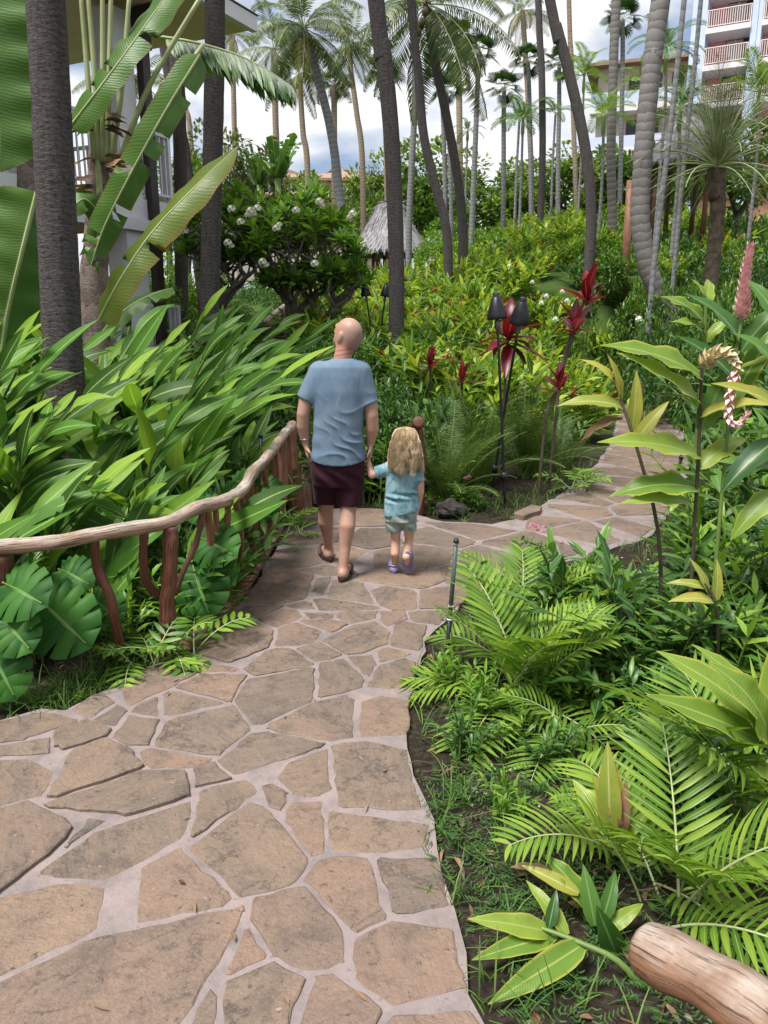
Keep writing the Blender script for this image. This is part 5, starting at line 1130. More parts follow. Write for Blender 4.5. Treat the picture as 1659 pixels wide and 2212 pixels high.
ls_ = [G(u, v).xy for u, v in ((1110, 1119), (1128, 1108), (1150, 1099), (1170, 1103), (1166, 1112), (1130, 1124))]; o = stone(ls_, 'loose_slab', .035); o.parent = None; o.location.z = .01; tag(o, 'loose tan flagstone lying on the path edge below the torches', 'slab')
b = MB(); wp = on_ground(1360, 470, 19); b.tube([wp + Vector((0, 0, -.1)), W(1362, 390, 19)], [.09, .085], 12); tag(b.build('wooden_post', M_LOG), 'thick orange brown wooden post left of the ringed trunk', 'post')
# ------------------------------------------------------------------ thatched huts
def hut(label, u, vt, ve, vb, y, wpx, seed):
    a, e, g = W(u, vt, y), W(u, ve, y), W(u, vb, y); Rr = wpx * mpp(y) / 2; H = a.z - e.z; r = random.Random(seed); gnd = min(g.z, gz(a.x, y)); t = thing('thatched_hut', label, 'hut', (a.x, y, gnd)); ze = e.z - gnd
    prof = [(.02, H), (.16 * Rr, H * .985), (.30 * Rr, H * .90), (.46 * Rr, H * .66), (.66 * Rr, H * .36), (.86 * Rr, H * .12), (1.0 * Rr, -.02 * H), (.98 * Rr, -.10 * H), (.80 * Rr, 0)]
    b = MB(); b.lathe(prof, 40, Matrix.Translation((0, 0, ze))); rf = b.build('roof', M_THATCH, t); b = MB()
    for i in range(2600):                                # hanging thatch
        f = r.random() ** .7; k = min(int(f * 6), 5); s = f * 6 - k; rr = prof[k][0] * (1 - s) + prof[k + 1][0] * s; z = prof[k][1] * (1 - s) + prof[k + 1][1] * s; an = r.uniform(0, 6.283); dn = Vector((prof[k + 1][0] - prof[k][0], 0, prof[k + 1][1] - prof[k][1])).normalized()
        d = Vector((math.cos(an) * dn.x, math.sin(an) * dn.x, dn.z)); o_ = Vector((math.cos(an), math.sin(an), 0)); p = Vector((math.cos(an) * rr, math.sin(an) * rr, z + ze)) + o_ * .015; L = r.uniform(.25, .5) * Rr / 1.8
        d = (d + Vector((r.gauss(0, .12), r.gauss(0, .12), r.gauss(-.05, .1))) + o_ * .06).normalized(); w = .022 * Rr / 1.8; sd = d.cross(o_).normalized() * w; b.face(b.vert(p - sd), b.vert(p + sd), b.vert(p + d * L))
    stuff(b.build('thatch_strands', M_THATCH, rf))
    for i in range(8):
        an = i * math.pi / 4 + .2; b = MB(); b.tube([(math.cos(an) * Rr * .72, math.sin(an) * Rr * .72, -.2), (math.cos(an) * Rr * .72, math.sin(an) * Rr * .72, ze + .1 * H)], .075, 8); b.build('post', M_POST, t)
    for i in range(8):
        an = i * math.pi / 4 + .6; b = MB(); b.tube([(math.cos(an) * Rr * .9, math.sin(an) * Rr * .9, ze - .05 * H + .05), (0, 0, ze + H * .8)], .03, 6); b.build('rafter', M_LOG, t)
    return t
hut('grey thatched round hut behind the curved trunk', 843, 434, 542, 632, 37, 172, 1); hut('grey thatched roof behind the ringed trunk, right side', 1500, 228, 352, 430, 24, 190, 2)

# ------------------------------------------------------------------ monstera
def monstera(size, seed, droop=.5, lobes=7):
    r = random.Random(seed); b = MB(); N = lobes
    def out(th):
        rr = (.52 + .36 * max(0, math.cos(th)) ** 1.4) if th < 1.6 else .52 - .10 * (th - 1.6); return Vector((math.sin(th) * rr * 1.02, .16 + math.cos(th) * rr, 0))
    def bend(p): q = Vector(p); d = q.length; q.z += -.22 * droop * d * d * 1.6 + .10 * abs(p[0]) * (1 - abs(p[0])); return q * size
    for s in (-1, 1):
        for i in range(N):
            t0, t1 = 2.75 * i / N, 2.75 * (i + 1) / N; m0, m1 = Vector((0, .92 * (1 - t0 / 2.75) ** 1.15 , 0)), Vector((0, .92 * (1 - t1 / 2.75) ** 1.15, 0)); gap = (.16 if 0 < i else .0); prev = None
            for f in (0, .2, .4, .6, .8, .93, 1.0):
                g = 0 if f < .5 else gap * .7 * min(1, (f - .4) / .35) * (t1 - t0); ta, tb = t0 + g * (1 if i else 0), t1 - g; ta = min(ta, tb - .03); tip = 1 if f < .9 else (.97 if f < 1 else .93)
                row = []
                for h in (0, .5, 1):
                    th = ta + (tb - ta) * h; e = out(th); m = m0.lerp(m1, h); q = m.lerp(e, f * (tip if h != .5 else 1)); q.x *= s; q.z = .075 * math.sin(math.pi * h) * min(1, f * 1.6) - .03; row.append(b.vert(bend(q), (.5 + .5 * s * f * .99 , .5)))
                if prev:
                    for k in range(2): b.face(*((prev[k], prev[k + 1], row[k + 1], row[k]) if s < 0 else (prev[k], row[k], row[k + 1], prev[k + 1])))
                prev = row
    b.cur = 1; b.tube([bend((0, -.35, -.25)), bend((0, -.1, .0)), bend((0, .3, .01)), bend((0, .95, .0))], [.012 * size * 2, .01 * size * 2, .008 * size, .003], 6, False)
    return b.mesh('leaf', [M_MONST, M_STEM])
MON = [monstera(.33, 1, .8), monstera(.24, 2, 1.1), monstera(.20, 3, .9)]
def mplant(label, u, v, y, leaves):
    p = on_ground(u, v, y); t = thing('monstera_plant', label, 'monstera', p)
    for (lu, lv, ly, tu, tv_, ty, k, sc) in leaves:      # base and tip of each blade
        a, c = W(lu, lv, ly), W(tu, tv_, ty); nr = Vector((rnd.uniform(-.2, .2), -.75, .65)); o = link('leaf', MON[k], t); o.matrix_local = Matrix.Translation(-p) @ frame_at(a, (c - a).normalized(), nr, 0, sc)
        b = MB(); b.tube(spline([Vector((rnd.uniform(-.05, .05), rnd.uniform(0, .1), 0)), (a - p) * .6 + Vector((0, .04, .05)), a - p], 6), [.011, .01, .009, .008, .007, .006], 6, False); b.build('stalk', M_STEM, t)
mplant('glossy split leaf monstera under the near railing at the left edge', 60, 1400, 3.75, [(85, 1295, 3.55, 190, 1400, 3.35, 0, 1.0), (10, 1260, 3.45, 75, 1290, 3.2, 1, 1.1), (0, 1330, 3.35, 60, 1400, 3.2, 2, 1.1), (-20, 1400, 3.3, 20, 1500, 3.15, 1, 1.0), (200, 1290, 3.85, 260, 1340, 3.7, 2, 1), (60, 1220, 3.7, 30, 1180, 3.5, 2, 1.0), (130, 1230, 3.8, 190, 1250, 3.6, 1, .9)])
mplant('glossy split leaf monstera pushing through the railing beside the thick post', 440, 1290, 4.4, [(415, 1215, 4.2, 440, 1320, 4.0, 0, .95), (430, 1160, 4.3, 515, 1190, 4.0, 1, 1.1), (450, 1220, 4.3, 520, 1265, 4.0, 2, 1.1), (400, 1260, 4.3, 410, 1350, 4.1, 1, 1.0), (420, 1100, 4.6, 520, 1080, 4.4, 2, 1), (300, 1250, 4.3, 300, 1350, 4.1, 1, 1), (350, 1230, 4.4, 330, 1300, 4.2, 2, .9)])
mplant('dark monstera at the inner side of the far railing', 560, 1150, 5.5, [(545, 1065, 5.4, 590, 1120, 5.2, 1, 1.0), (560, 1040, 5.7, 605, 1075, 5.5, 2, 1.1), (500, 1040, 5.2, 540, 1030, 5.0, 0, .8), (470, 1080, 4.9, 420, 1060, 4.7, 2, 1.0)])
# low dark undergrowth beneath the gingers
rs = random.Random(77); ug = []
for _ in range(3000):
    y = rs.uniform(3.3, 9.0); x = rs.uniform(-.6, -.1) * y; d = left_of_fence(x, y)
    if d < .08 or d > 2.4 or any((x - a) ** 2 + (y - c_) ** 2 < .3 ** 2 for a, c_ in ug): continue
    ug.append((x, y)); put('low_undergrowth', 'low dark leafy plant under the tall gingers', 'shrub', 'low plants under the tall gingers', (HILLD + HILLB)[rs.randrange(6)], Vector((x, y, gz(x, y) - .03)), rs.random() * 6, rs.uniform(.42, .62))
    if len(ug) > 75: break
# ------------------------------------------------------------------ ferns
def fern(label, p, n, sc, elmix=(0, 1, 1, 2), group=None, mats=FERN, name='sword_fern', cat='fern', bias=None):
    t = thing(name, label, cat, p, 0, group); r = random.Random(int(p.x * 100 + p.y * 37))
    for i in range(n):
        o = link('frond', mats[r.choice(elmix)], t); az = i * 2.399 + r.uniform(-.4, .4) if bias is None else bias + r.gauss(0, .8)
        o.matrix_local = Matrix.Translation((r.uniform(-.08, .08), r.uniform(-.08, .08), 0)) @ Matrix.Rotation(-az, 4, 'Z') @ Matrix.Rotation(r.uniform(-.2, .2), 4, 'Y') @ Matrix.Scale(sc * r.uniform(.75, 1.15), 4)
    return t
for lab, u, v, n, sc in (('feathery sword fern left of the crossed torches', 965, 1085, 34, 1.05), ('feathery sword fern behind the crossed torches', 1035, 1050, 36, 1.15), ('feathery sword fern right of the crossed torches', 1140, 1030, 34, 1.1), ('feathery sword fern between the child and the torches', 920, 1060, 22, .8), ('feathery fern right beside the branch path', 1215, 1010, 22, .85)):
    p = G(u, v); p.z = gz(p.x, p.y); fern(lab, p, n, sc)
LOB = [pinnate(.42, 6, .16, .034, R(e), bd, .1, .6, .35, 4, M_BRIGHT, 'frond', .25, .004, rsx, .2, prof='lance') for e, bd in ((70, 1.2), (45, 1.1), (20, .9))]
for lab, u, v, n, sc in (('bright lobed fern at the foot of the thick post', 395, 1412, 9, .85), ('bright lobed fern between the railing posts', 310, 1440, 9, .7), ('bright lobed fern spilling onto the path by the far railing', 632, 1150, 10, .75), ('lobed fern by the branch path', 1250, 1060, 9, 1.0)):
    p = G(u, v); fern(lab, p, n, sc, (0, 1, 2), None, LOB, 'lobed_fern')
# ------------------------------------------------------------------ areca palms on the right
for lab, u, v, n, sc, em in (('lime areca palm seedling beside the sprinkler pipe', 1125, 1490, 16, .68, (0, 0, 0, 1, 2)), ('lime areca palm leaning over the path bend', 1115, 1395, 9, .60, (0, 0, 1)), ('bright areca palm in the right foreground', 1455, 1960, 8, .58, (0, 0, 1, 2)), ('bright areca palm left of the right foreground pair', 1385, 1870, 7, .46, (1, 2, 0)), ('bright areca palm at the right edge of the foreground', 1620, 1790, 9, .68, (0, 0, 1)), ('small areca seedling in the dark soil', 1230, 1580, 6, .42, (1, 2))):
    p = G(u, v); p.z = gz(p.x, p.y); fern(lab, p, n, sc, em, None, ARE2 if 'right edge of the foreground' in lab else ARE, 'areca_palm', 'palm')
# ------------------------------------------------------------------ broad leaved gingers on the right
BL1 = [leaf_mesh('leaf', M_GEDGE, L, w, droop=d, seg=10, prof='ovate', fold=f, wave=wv, ph=i, cols=2) for i, (L, w, d, f, wv) in enumerate([(.34, .088, .6, .25, .22), (.30, .098, 1.0, .2, .26), (.38, .09, .35, .3, .18)])]
BLY = [leaf_mesh('leaf', M_YELLOWL, L, w, droop=d, seg=10, prof='ovate', fold=f, wave=.12, ph=i, cols=2) for i, (L, w, d, f) in enumerate([(.34, .085, .5, .3), (.30, .08, .9, .25)])]
BLD = [leaf_mesh('leaf', M_DEEP, L, w, droop=d, seg=8, prof='ovate', fold=.25, wave=.1, ph=i, cols=2) for i, (L, w, d) in enumerate([(.34, .11, .5), (.38, .12, .8)])]
BLDRY = leaf_mesh('leaf', M_DRY, .30, .06, droop=1.3, seg=8, prof='lance', fold=.7, wave=.5)
def gplant(label, stems, leaves, name='broad_ginger', dark=True):
    """stems: lists of (u, v, y); leaves: (u0, v0, y0, u1, v1, y1, mesh)"""
    b0 = W(*stems[0][0]); p = Vector((b0.x, b0.y, gz(b0.x, b0.y))); t = thing(name, label, 'ginger plant', p)
    for s in stems:
        pts = [W(*q) - p for q in s]
        if s is stems[0] or pts[0].z < .4: pts[0].z = -.05
        b = MB(); n = len(pts) * 3; b.tube(spline(pts, n), [.011 * (1 - .5 * i / n) for i in range(n)], 7, False); b.build('stem', M_DARKSTEM if dark else M_STEM, t)
    for (u0, v0, y0, u1, v1, y1, m_) in leaves:
        a, c = W(u0, v0, y0), W(u1, v1, y1); d = c - a; L0 = max(q[1] for q in ((0, v_.co.length) for v_ in m_.vertices)); o = link('leaf', m_, t)
        o.matrix_local = frame_at(a - p, (d.normalized() + Vector((0, 0, .18))).normalized(), Vector((rnd.uniform(-.3, .3), -.55, .8)), 0, d.length / L0 * 1.05)
    return t
Y3 = 3.6
gp1 = gplant('yellowing ginger with scorched leaf tips in front of the branch path', [[(1496, 1330, 3.5), (1508, 1000, 3.5), (1516, 760, 3.5)], [(1440, 1330, 3.6), (1425, 1180, 3.6), (1385, 1000, 3.6), (1340, 860, 3.65), (1325, 815, 3.65)]],
    [(1515, 815, 3.5, 1332, 738, 3.35, BL1[0]), (1512, 870, 3.5, 1352, 775, 3.35, BL1[2]), (1512, 985, 3.5, 1318, 952, 3.4, BL1[0]), (1505, 1055, 3.5, 1348, 1048, 3.4, BL1[1]), (1490, 1085, 3.5, 1360, 1085, 3.4, BL1[0]), (1513, 900, 3.5, 1660, 850, 3.3, BLY[1]), (1511, 930, 3.5, 1585, 800, 3.55, BLD[0]), (1509, 1010, 3.5, 1620, 930, 3.5, BL1[1]),
     (1340, 865, 3.65, 1330, 770, 3.6, BLY[0]), (1365, 930, 3.65, 1385, 810, 3.6, BLY[0]), (1370, 960, 3.62, 1440, 870, 3.55, BLY[1]), (1345, 880, 3.65, 1222, 860, 3.6, BLY[1]), (1328, 825, 3.65, 1270, 765, 3.65, BLY[1]), (1345, 905, 3.65, 1260, 935, 3.6, BLDRY)])
gp2 = gplant('tall green ginger carrying the upright pink flower spike', [[(1560, 1150, 3.5), (1575, 900, 3.5), (1602, 690, 3.5)], [(1500, 1000, 3.7), (1520, 760, 3.7), (1525, 640, 3.7)], [(1690, 1150, 3.3), (1680, 900, 3.3), (1690, 640, 3.3)]],
    [(1600, 740, 3.5, 1505, 610, 3.6, BLD[1]), (1600, 760, 3.5, 1700, 640, 3.4, BLD[1]), (1595, 800, 3.5, 1700, 770, 3.3, BL1[2]), (1590, 820, 3.5, 1470, 720, 3.6, BLD[0]), (1585, 860, 3.5, 1690, 690, 3.5, BL1[0]), (1680, 880, 3.3, 1560, 830, 3.2, BLY[0]), (1685, 800, 3.3, 1600, 700, 3.4, BLD[1]), (1680, 950, 3.3, 1570, 1050, 3.2, BLD[1]), (1675, 1010, 3.3, 1560, 1000, 3.3, BLD[0]), (1685, 700, 3.3, 1620, 600, 3.4, BLD[0]), (1680, 1060, 3.3, 1590, 1150, 3.2, BL1[1]),
     (1522, 700, 3.7, 1460, 625, 3.65, BL1[1]), (1524, 660, 3.7, 1545, 590, 3.75, BL1[1]), (1522, 720, 3.7, 1480, 680, 3.6, BL1[1]), (1522, 740, 3.7, 1575, 680, 3.65, BL1[1]), (1525, 640, 3.7, 1500, 600, 3.7, BL1[0])], dark=False)
def spike(label_parent, pts, r0, n, mat, L=.03, w=.018, nm='flower_spike', open_=.75):
    b = MB(); c = spline(pts, 24); b.tube(c, .004, 5, False)
    for k in range(n):
        f = k / n; i = min(22, int(f * 23)); p = c[i].lerp(c[i + 1], f * 23 - i); T = (c[i + 1] - c[i]).normalized(); a = k * 2.4; x = T.orthogonal().normalized(); d = (x * math.cos(a) + T.cross(x) * math.sin(a)); s = (1 - .55 * f) * r0
        add_leaf(b, frame_at(p, (d * open_ + T * .7).normalized(), T), L * s, w * s, -.4, 3, 'ovate', -.3)
    return b.build(nm, mat, label_parent)
o2 = Vector(gp2.location); o1 = Vector(gp1.location)
spike(gp2, [W(1603, 690, 3.5) - o2, W(1606, 640, 3.5) - o2, W(1612, 580, 3.5) - o2, W(1622, 530, 3.5) - o2], 1.9, 90, M_PINKBR, .033, .02)
spike(gp1, [W(1520, 795, 3.45) - o1, W(1540, 765, 3.42) - o1, W(1575, 765, 3.4) - o1, W(1595, 800, 3.4) - o1], 2.1, 60, M_CREAMBR, .03, .02, open_=1.1)
spike(gp1, [W(1590, 800, 3.4) - o1, W(1578, 850, 3.38) - o1, W(1575, 905, 3.36) - o1, W(1595, 915, 3.36) - o1, W(1618, 890, 3.36) - o1], 1.5, 70, M_PINKBR, .032, .018)
gplant('broad leaved ginger reaching over the soil beside the near log', [[(1400, 2150, 1.75), (1340, 2080, 1.75), (1250, 2035, 1.8), (1170, 2005, 1.85)], [(1330, 2110, 1.9), (1310, 2000, 1.9), (1270, 1930, 1.95)]],
    [(1190, 2015, 1.85, 1030, 2000, 1.8, BL1[0]), (1200, 2020, 1.85, 1035, 2090, 1.75, BL1[2]), (1260, 2040, 1.8, 1080, 2190, 1.64, BL1[2]), (1185, 2005, 1.85, 1205, 1925, 1.9, BLD[0]), (1225, 2020, 1.85, 1140, 1905, 1.95, BL1[0]), (1270, 1960, 1.95, 1195, 1845, 2.0, BL1[1]), (1285, 2000, 1.9, 1260, 1880, 1.95, BLD[0]), (1310, 2010, 1.9, 1390, 1960, 1.9, BL1[1]), (1300, 1990, 1.9, 1340, 1890, 1.95, BLD[1]), (1330, 2060, 1.85, 1300, 2010, 1.75, BLD[0]), (1250, 1930, 1.95, 1130, 1880, 2.0, BLY[0]), (1200, 1890, 2.1, 1110, 1870, 2.1, BLDRY)], dark=False)
gplant('pale yellow edged ginger with a small red bud at the right edge', [[(1700, 1750, 2.2), (1660, 1580, 2.2), (1620, 1480, 2.25)], [(1640, 1700, 2.3), (1600, 1600, 2.3)]],
    [(1655, 1570, 2.2, 1455, 1420, 2.2, BL1[0]), (1640, 1600, 2.2, 1420, 1530, 2.1, BL1[2]), (1620, 1490, 2.25, 1500, 1400, 2.3, BL1[2]), (1660, 1560, 2.2, 1700, 1350, 2.2, BL1[0]), (1630, 1640, 2.25, 1700, 1560, 2.1, BL1[1]), (1655, 1600, 2.2, 1660, 1480, 2.0, BL1[1]), (1600, 1610, 2.3, 1480, 1590, 2.2, BLD[0]), (1620, 1640, 2.25, 1690, 1700, 2.1, BL1[1])], dark=False)
gplant('yellow and brown dying ginger shoots in the foreground soil', [[(1320, 1850, 2.2), (1315, 1760, 2.2)], [(1350, 1850, 2.2), (1345, 1750, 2.2)]],
    [(1318, 1800, 2.2, 1310, 1630, 2.2, BLY[0]), (1335, 1800, 2.2, 1335, 1660, 2.2, BLY[1]), (1345, 1800, 2.2, 1350, 1725, 2.15, BLDRY), (1330, 1810, 2.2, 1290, 1690, 2.2, BLY[0]), (1340, 1820, 2.2, 1410, 1750, 2.2, BL1[0]), (1310, 1830, 2.2, 1220, 1780, 2.2, BL1[1]), (1330, 1830, 2.2, 1250, 1700, 2.25, BL1[1])], dark=False)
gplant('thin yellow leaved shoot on the right bank above the red bud', [[(1560, 1420, 3.2), (1550, 1330, 3.2), (1520, 1260, 3.2)]], [(1525, 1270, 3.2, 1450, 1255, 3.2, BLY[1]), (1530, 1280, 3.2, 1500, 1210, 3.2, BLY[0]), (1545, 1300, 3.2, 1560, 1215, 3.2, BLY[0]), (1540, 1300, 3.2, 1470, 1290, 3.1, BLY[1])])
# ------------------------------------------------------------------ red ti plants
TIL = [leaf_mesh('leaf', M_TI, L, .12, droop=d, seg=7, prof='lance', fold=.3, cols=1) for L, d in ((.36, .4), (.32, .9), (.30, .15))]
TID = [leaf_mesh('leaf', M_TID, L, .09, droop=d, seg=6, prof='lance', fold=.3) for L, d in ((.34, .5), (.30, 1.0))]
def ti(label, stem, heads, mats, group=None):
    b0 = W(*stem[0]); p = Vector((b0.x, b0.y, gz(b0.x, b0.y))); t = thing('ti_plant', label, 'ti plant', p, 0, group); pts = [W(*q) - p for q in stem]; pts[0].z = -.05
    b = MB(); b.tube(spline(pts, 12), [.016] * 12, 6, False); b.build('stem', M_DARKSTEM, t); r = random.Random(int(stem[0][0]))
    for (u, v, y, n, sc, emin) in heads:
        q = W(u, v, y) - p; bb_ = MB(); bb_.tube(spline([pts[-2], pts[-1].lerp(q, .5), q], 6), [.013] * 6, 6, False); bb_.build('stem', M_DARKSTEM, t)
        for i in range(n): o = link('leaf', mats[r.randrange(len(mats))], t); el = R(88) - (R(88) - emin) * (i / n) ** .9; o.matrix_local = frame_at(q + Vector((0, 0, -.10 * i / n)), mdir(i * 2.4 + r.uniform(-.3, .3), el), UP, 0, sc * r.uniform(.8, 1.15))
ti('broad dark red ti plant right behind the crossed torches', [(1085, 1000, 8.4), (1090, 850, 8.4), (1095, 760, 8.4)], [(1098, 725, 8.4, 18, 1.35, R(-40))], TIL + TID)
ti('tall red ti plant with two flaring heads', [(1190, 950, 8.0), (1210, 820, 8.0), (1235, 720, 8.0)], [(1268, 640, 8.0, 10, .92, R(15)), (1242, 705, 8.0, 8, .95, R(10))], TIL)
ti('small bright red ti plant leaning over the ferns', [(1165, 1000, 7.6), (1180, 900, 7.6), (1200, 850, 7.6)], [(1208, 830, 7.6, 8, .72, R(10))], TIL)
for lab, u, v, y in (('small dark red ti tuft beside the curved trunk', 930, 785, 10.2), ('small dark red ti tuft above the ferns', 998, 815, 9.6), ('dark red ti tuft on the slope left of the hut', 660, 690, 17)): ti(lab, [(u, v + 60, y), (u, v + 30, y), (u, v + 8, y)], [(u, v, y, 13, .75, R(0))], TID + TIL[:1])
# ------------------------------------------------------------------ bushes, weeds, blossoms on the right bed
WS = [crown_mesh(1, 1, .9, 650, .30, .085, M_BRIGHT, 61, 10, 'lance', 3, name='foliage'), crown_mesh(1, 1, .9, 700, .28, .08, M_SHRUB, 62, 11, 'lance', 3, name='foliage'), crown_mesh(1, 1, .9, 750, .26, .095, M_DEEP, 63, 11, 'ovate', 3, name='foliage')]
wl = [(1180, 1245, 4.5, .34, .42, 0), (1250, 1235, 4.55, .36, .45, 1), (1330, 1240, 4.5, .38, .48, 0), (1215, 1330, 4.0, .32, .38, 1), (1300, 1340, 3.95, .34, .42, 0), (1390, 1300, 4.1, .38, .5, 1), (1460, 1290, 4.2, .36, .5, 2), (1545, 1270, 4.2, .4, .55, 1), (1620, 1280, 4.1, .4, .55, 2), (1700, 1290, 4.0, .45, .6, 2),
      (1400, 1400, 3.5, .34, .40, 0), (1480, 1420, 3.4, .32, .38, 2), (1560, 1430, 3.35, .34, .42, 1), (1640, 1440, 3.3, .36, .45, 2), (1340, 1440, 3.35, .26, .26, 1), (1260, 1440, 3.4, .24, .24, 2), (1180, 1430, 3.5, .24, .24, 1), (1430, 1210, 4.9, .34, .45, 0), (1520, 1190, 5.2, .42, .6, 2), (1610, 1180, 5.3, .45, .65, 1), (1560, 1080, 6.2, .55, .8, 2), (1640, 1060, 6.2, .6, .9, 1), (1690, 1180, 4.9, .5, .7, 1), (1690, 1500, 3.0, .3, .35, 2), (1560, 1500, 3.0, .25, .25, 2)]
for i, (u, v, y, w, h, k) in enumerate(wl):
    if y > 4.05 and u < 1480: h *= .55; w *= .8
    if (u, v) == (1430, 1210): continue
    p = W(u, v, y); t = thing('weedy_bush', 'leafy low bush in the bed right of the path', 'bush', (p.x, p.y, gz(p.x, p.y)), rnd.random() * 6, 'low bushes right of the path'); 
    if i % 5 in (0, 2, 3): o = link('foliage', (HILLB + HILLD)[i % 6][0], t); o.scale = (w * 2.1, w * 2.1, h * 1.35); continue
    o = link('foliage', WS[k], t); o.location = (0, 0, h * .5); o.scale = (w, w, h * .62)
    b = MB()
    for j in range(5): a = j * 1.3; b.tube([(0, 0, -.05), (math.sin(a) * w * .3, math.cos(a) * w * .3, h * .5), (math.sin(a) * w * .55, math.cos(a) * w * .55, h * .9)], [.006, .005, .003], 4, False)
    stuff(b.build('stems', M_DARKSTEM, t))
for (u, v, y, r_) in ((1390, 1010, 9, .6), (1560, 960, 8.5, .8), (1640, 930, 8, .8), (1520, 870, 10, .8), (1600, 850, 9.5, .8), (1420, 800, 14, .9), (1500, 780, 13, .9), (1680, 840, 9, .9)):
    p = W(u, v, y)
    if float(path_dist(p.x, p.y)) < .5: continue
    put('dark_ginger', 'dark green ginger clump on the bank beside the branch path', 'ginger plant', 'dark gingers beside the branch path', HILLD[int(u) % 3], Vector((p.x, p.y, gz(p.x, p.y) - .05)), u, 1.0 + r_ * .3)
for i, (u, v, y) in enumerate([(1180, 1500, 3.3), (1250, 1490, 3.25), (1330, 1490, 3.2), (1420, 1500, 3.1), (1500, 1530, 2.9), (1480, 1620, 2.6), (1400, 1560, 2.8), (1120, 1560, 3.0), (1040, 1540, 3.2), (1000, 1600, 2.9), (1560, 1650, 2.45), (1180, 1600, 2.85), (980, 1480, 3.45), (1500, 1760, 2.3), (1100, 1700, 2.5)]):
    p = W(u, v, y); put('low_weed', 'small leafy weed on the dark soil right of the path', 'weed', 'small leafy weeds on the dark soil', (HILLB + HILLD)[i % 6], Vector((p.x, p.y, gz(p.x, p.y) - .01)), i * 1.7, rnd.uniform(.20, .34))
def lantana(label, u, v, y, fl, mat):
    p = W(u, v, y); g = gz(p.x, p.y); t = thing('lantana', label, 'flower', (p.x, p.y, g)); o = link('foliage', WS[1], t); h = p.z - g; o.scale = (.22, .22, h * .55); o.location = (0, 0, h * .45)
    for (fu, fv, fy) in fl:
        q = W(fu, fv, fy) - Vector((p.x, p.y, g)); b = MB()
        for k in range(16): d = mdir(k * 2.4, R(90 - 90 * (k / 16) ** .6)); add_leaf(b, frame_at(q + d * .012, (d + UP * .1).normalized(), UP), .016, .013, .3, 2, 'obov', .1)
        b.build('blossom', mat, t)
M_LPINK = simple('pink_petal', (.60, .20, .36), 0.5, 0.2, 30)
lantana('pink lantana on the path edge at the top of the right bed', 1165, 1165, 5.1, [(1150, 1138, 4.9), (1162, 1150, 4.9), (1178, 1142, 4.9), (1185, 1150, 4.9), (1158, 1142, 4.9)], M_LPINK)
lantana('magenta lantana right of the child', 925, 1060, 7.4, [(913, 1045, 7.25), (917, 1040, 7.25), (920, 1088, 7.1), (934, 1083, 7.1)], M_MAGENTA); lantana('mauve lantana in front of the ferns', 1010, 1050, 7.3, [(1005, 1035, 7.2), (1013, 1032, 7.2)], M_LPINK)
for (u, v, y) in ((1180, 640, 13), (1170, 655, 13), (1200, 690, 12), (1215, 630, 14), (1380, 690, 10), (1225, 650, 13), (1150, 610, 15), (1240, 660, 12.5), (1100, 575, 16)):
    p = W(u, v, y); o = link('white_blossom', BLOS); o.location = p; o.scale = (.38,) * 3; tag(o, 'small white blossom among the gingers on the slope', 'flower', 'white blossoms on the slope')
# ------------------------------------------------------------------ bed litter: pebbles, fallen leaves, twigs, grass, creeping weeds
rs = random.Random(31)
def bed_points(n, fn, yr=(1.2, 7.0), xr=(0.1, 4.2)):
    k = 0
    while k < n:
        y = rs.uniform(yr[0] ** .5, yr[1] ** .5) ** 2; x = rs.uniform(*xr); 
        if y > .6 and fn(x, y): k += 1; yield x, y
okr = lambda x, y: float(path_dist(x, y)) > .03 and x > .2
b = MB()
for x, y in bed_points(900, okr):
    s = rs.uniform(.005, .017); z = gz(x, y) + .012; M = Matrix.Translation((x, y, z)) @ Matrix.Rotation(rs.random() * 6, 4, 'Z') @ Matrix.Diagonal((s, s * .75, s * .5, 1)); b.lathe([(.01, -1), (.8, -.5), (1, .1), (.6, .75), (.01, .95)], 6, M)
stuff(tag(b.build('pebbles', M_PEBBLE), 'scattered pale pebbles on the dark soil of the bed', 'pebbles'))
b = MB()
for x, y in list(bed_points(900, okr)) + list(bed_points(160, lambda x, y: -.6 < left_of_fence(x, y) < .5 and float(path_dist(x, y)) > .02, (3.0, 7.0), (-2.6, -.5))):
    add_leaf(b, frame_at(Vector((x, y, gz(x, y) + .022)), mdir(rs.random() * 6.28, rs.uniform(-.2, .35)), UP, rs.uniform(-.8, .8)), rs.uniform(.03, .10), rs.uniform(.010, .028), rs.uniform(-.3, 1.2), 3, 'lance', rs.uniform(.2, .9))
for x, y in bed_points(46, lambda x, y: float(path_dist(x, y)) < -.03, (1.5, 6.5), (-2.4, 2)): add_leaf(b, frame_at(Vector((x, y, .008)), mdir(rs.random() * 6.28, .05), UP, rs.uniform(-.3, .3)), rs.uniform(.015, .05), rs.uniform(.005, .014), rs.uniform(-.3, .4), 3, 'lance', .4)
stuff(tag(b.build('leaf_litter', M_DRY), 'brown fallen leaves and bits on the bed soil', 'leaf litter'))
b = MB()
for x, y in bed_points(220, okr):
    a = rs.random() * 6.28; L = rs.uniform(.08, .35); z = gz(x, y) + .022; b.tube([(x, y, z), (x + math.sin(a) * L * .5, y + math.cos(a) * L * .5, z + rs.uniform(0, .03)), (x + math.sin(a + .2) * L, y + math.cos(a + .2) * L, z)], [.004, .003, .0015], 4, False)
stuff(tag(b.build('twigs', M_DRY), 'thin dry twigs lying on the bed soil', 'twigs'))
b = MB()
edge_r = lambda x, y: .0 < float(path_dist(x, y)) < .55 and x > .15
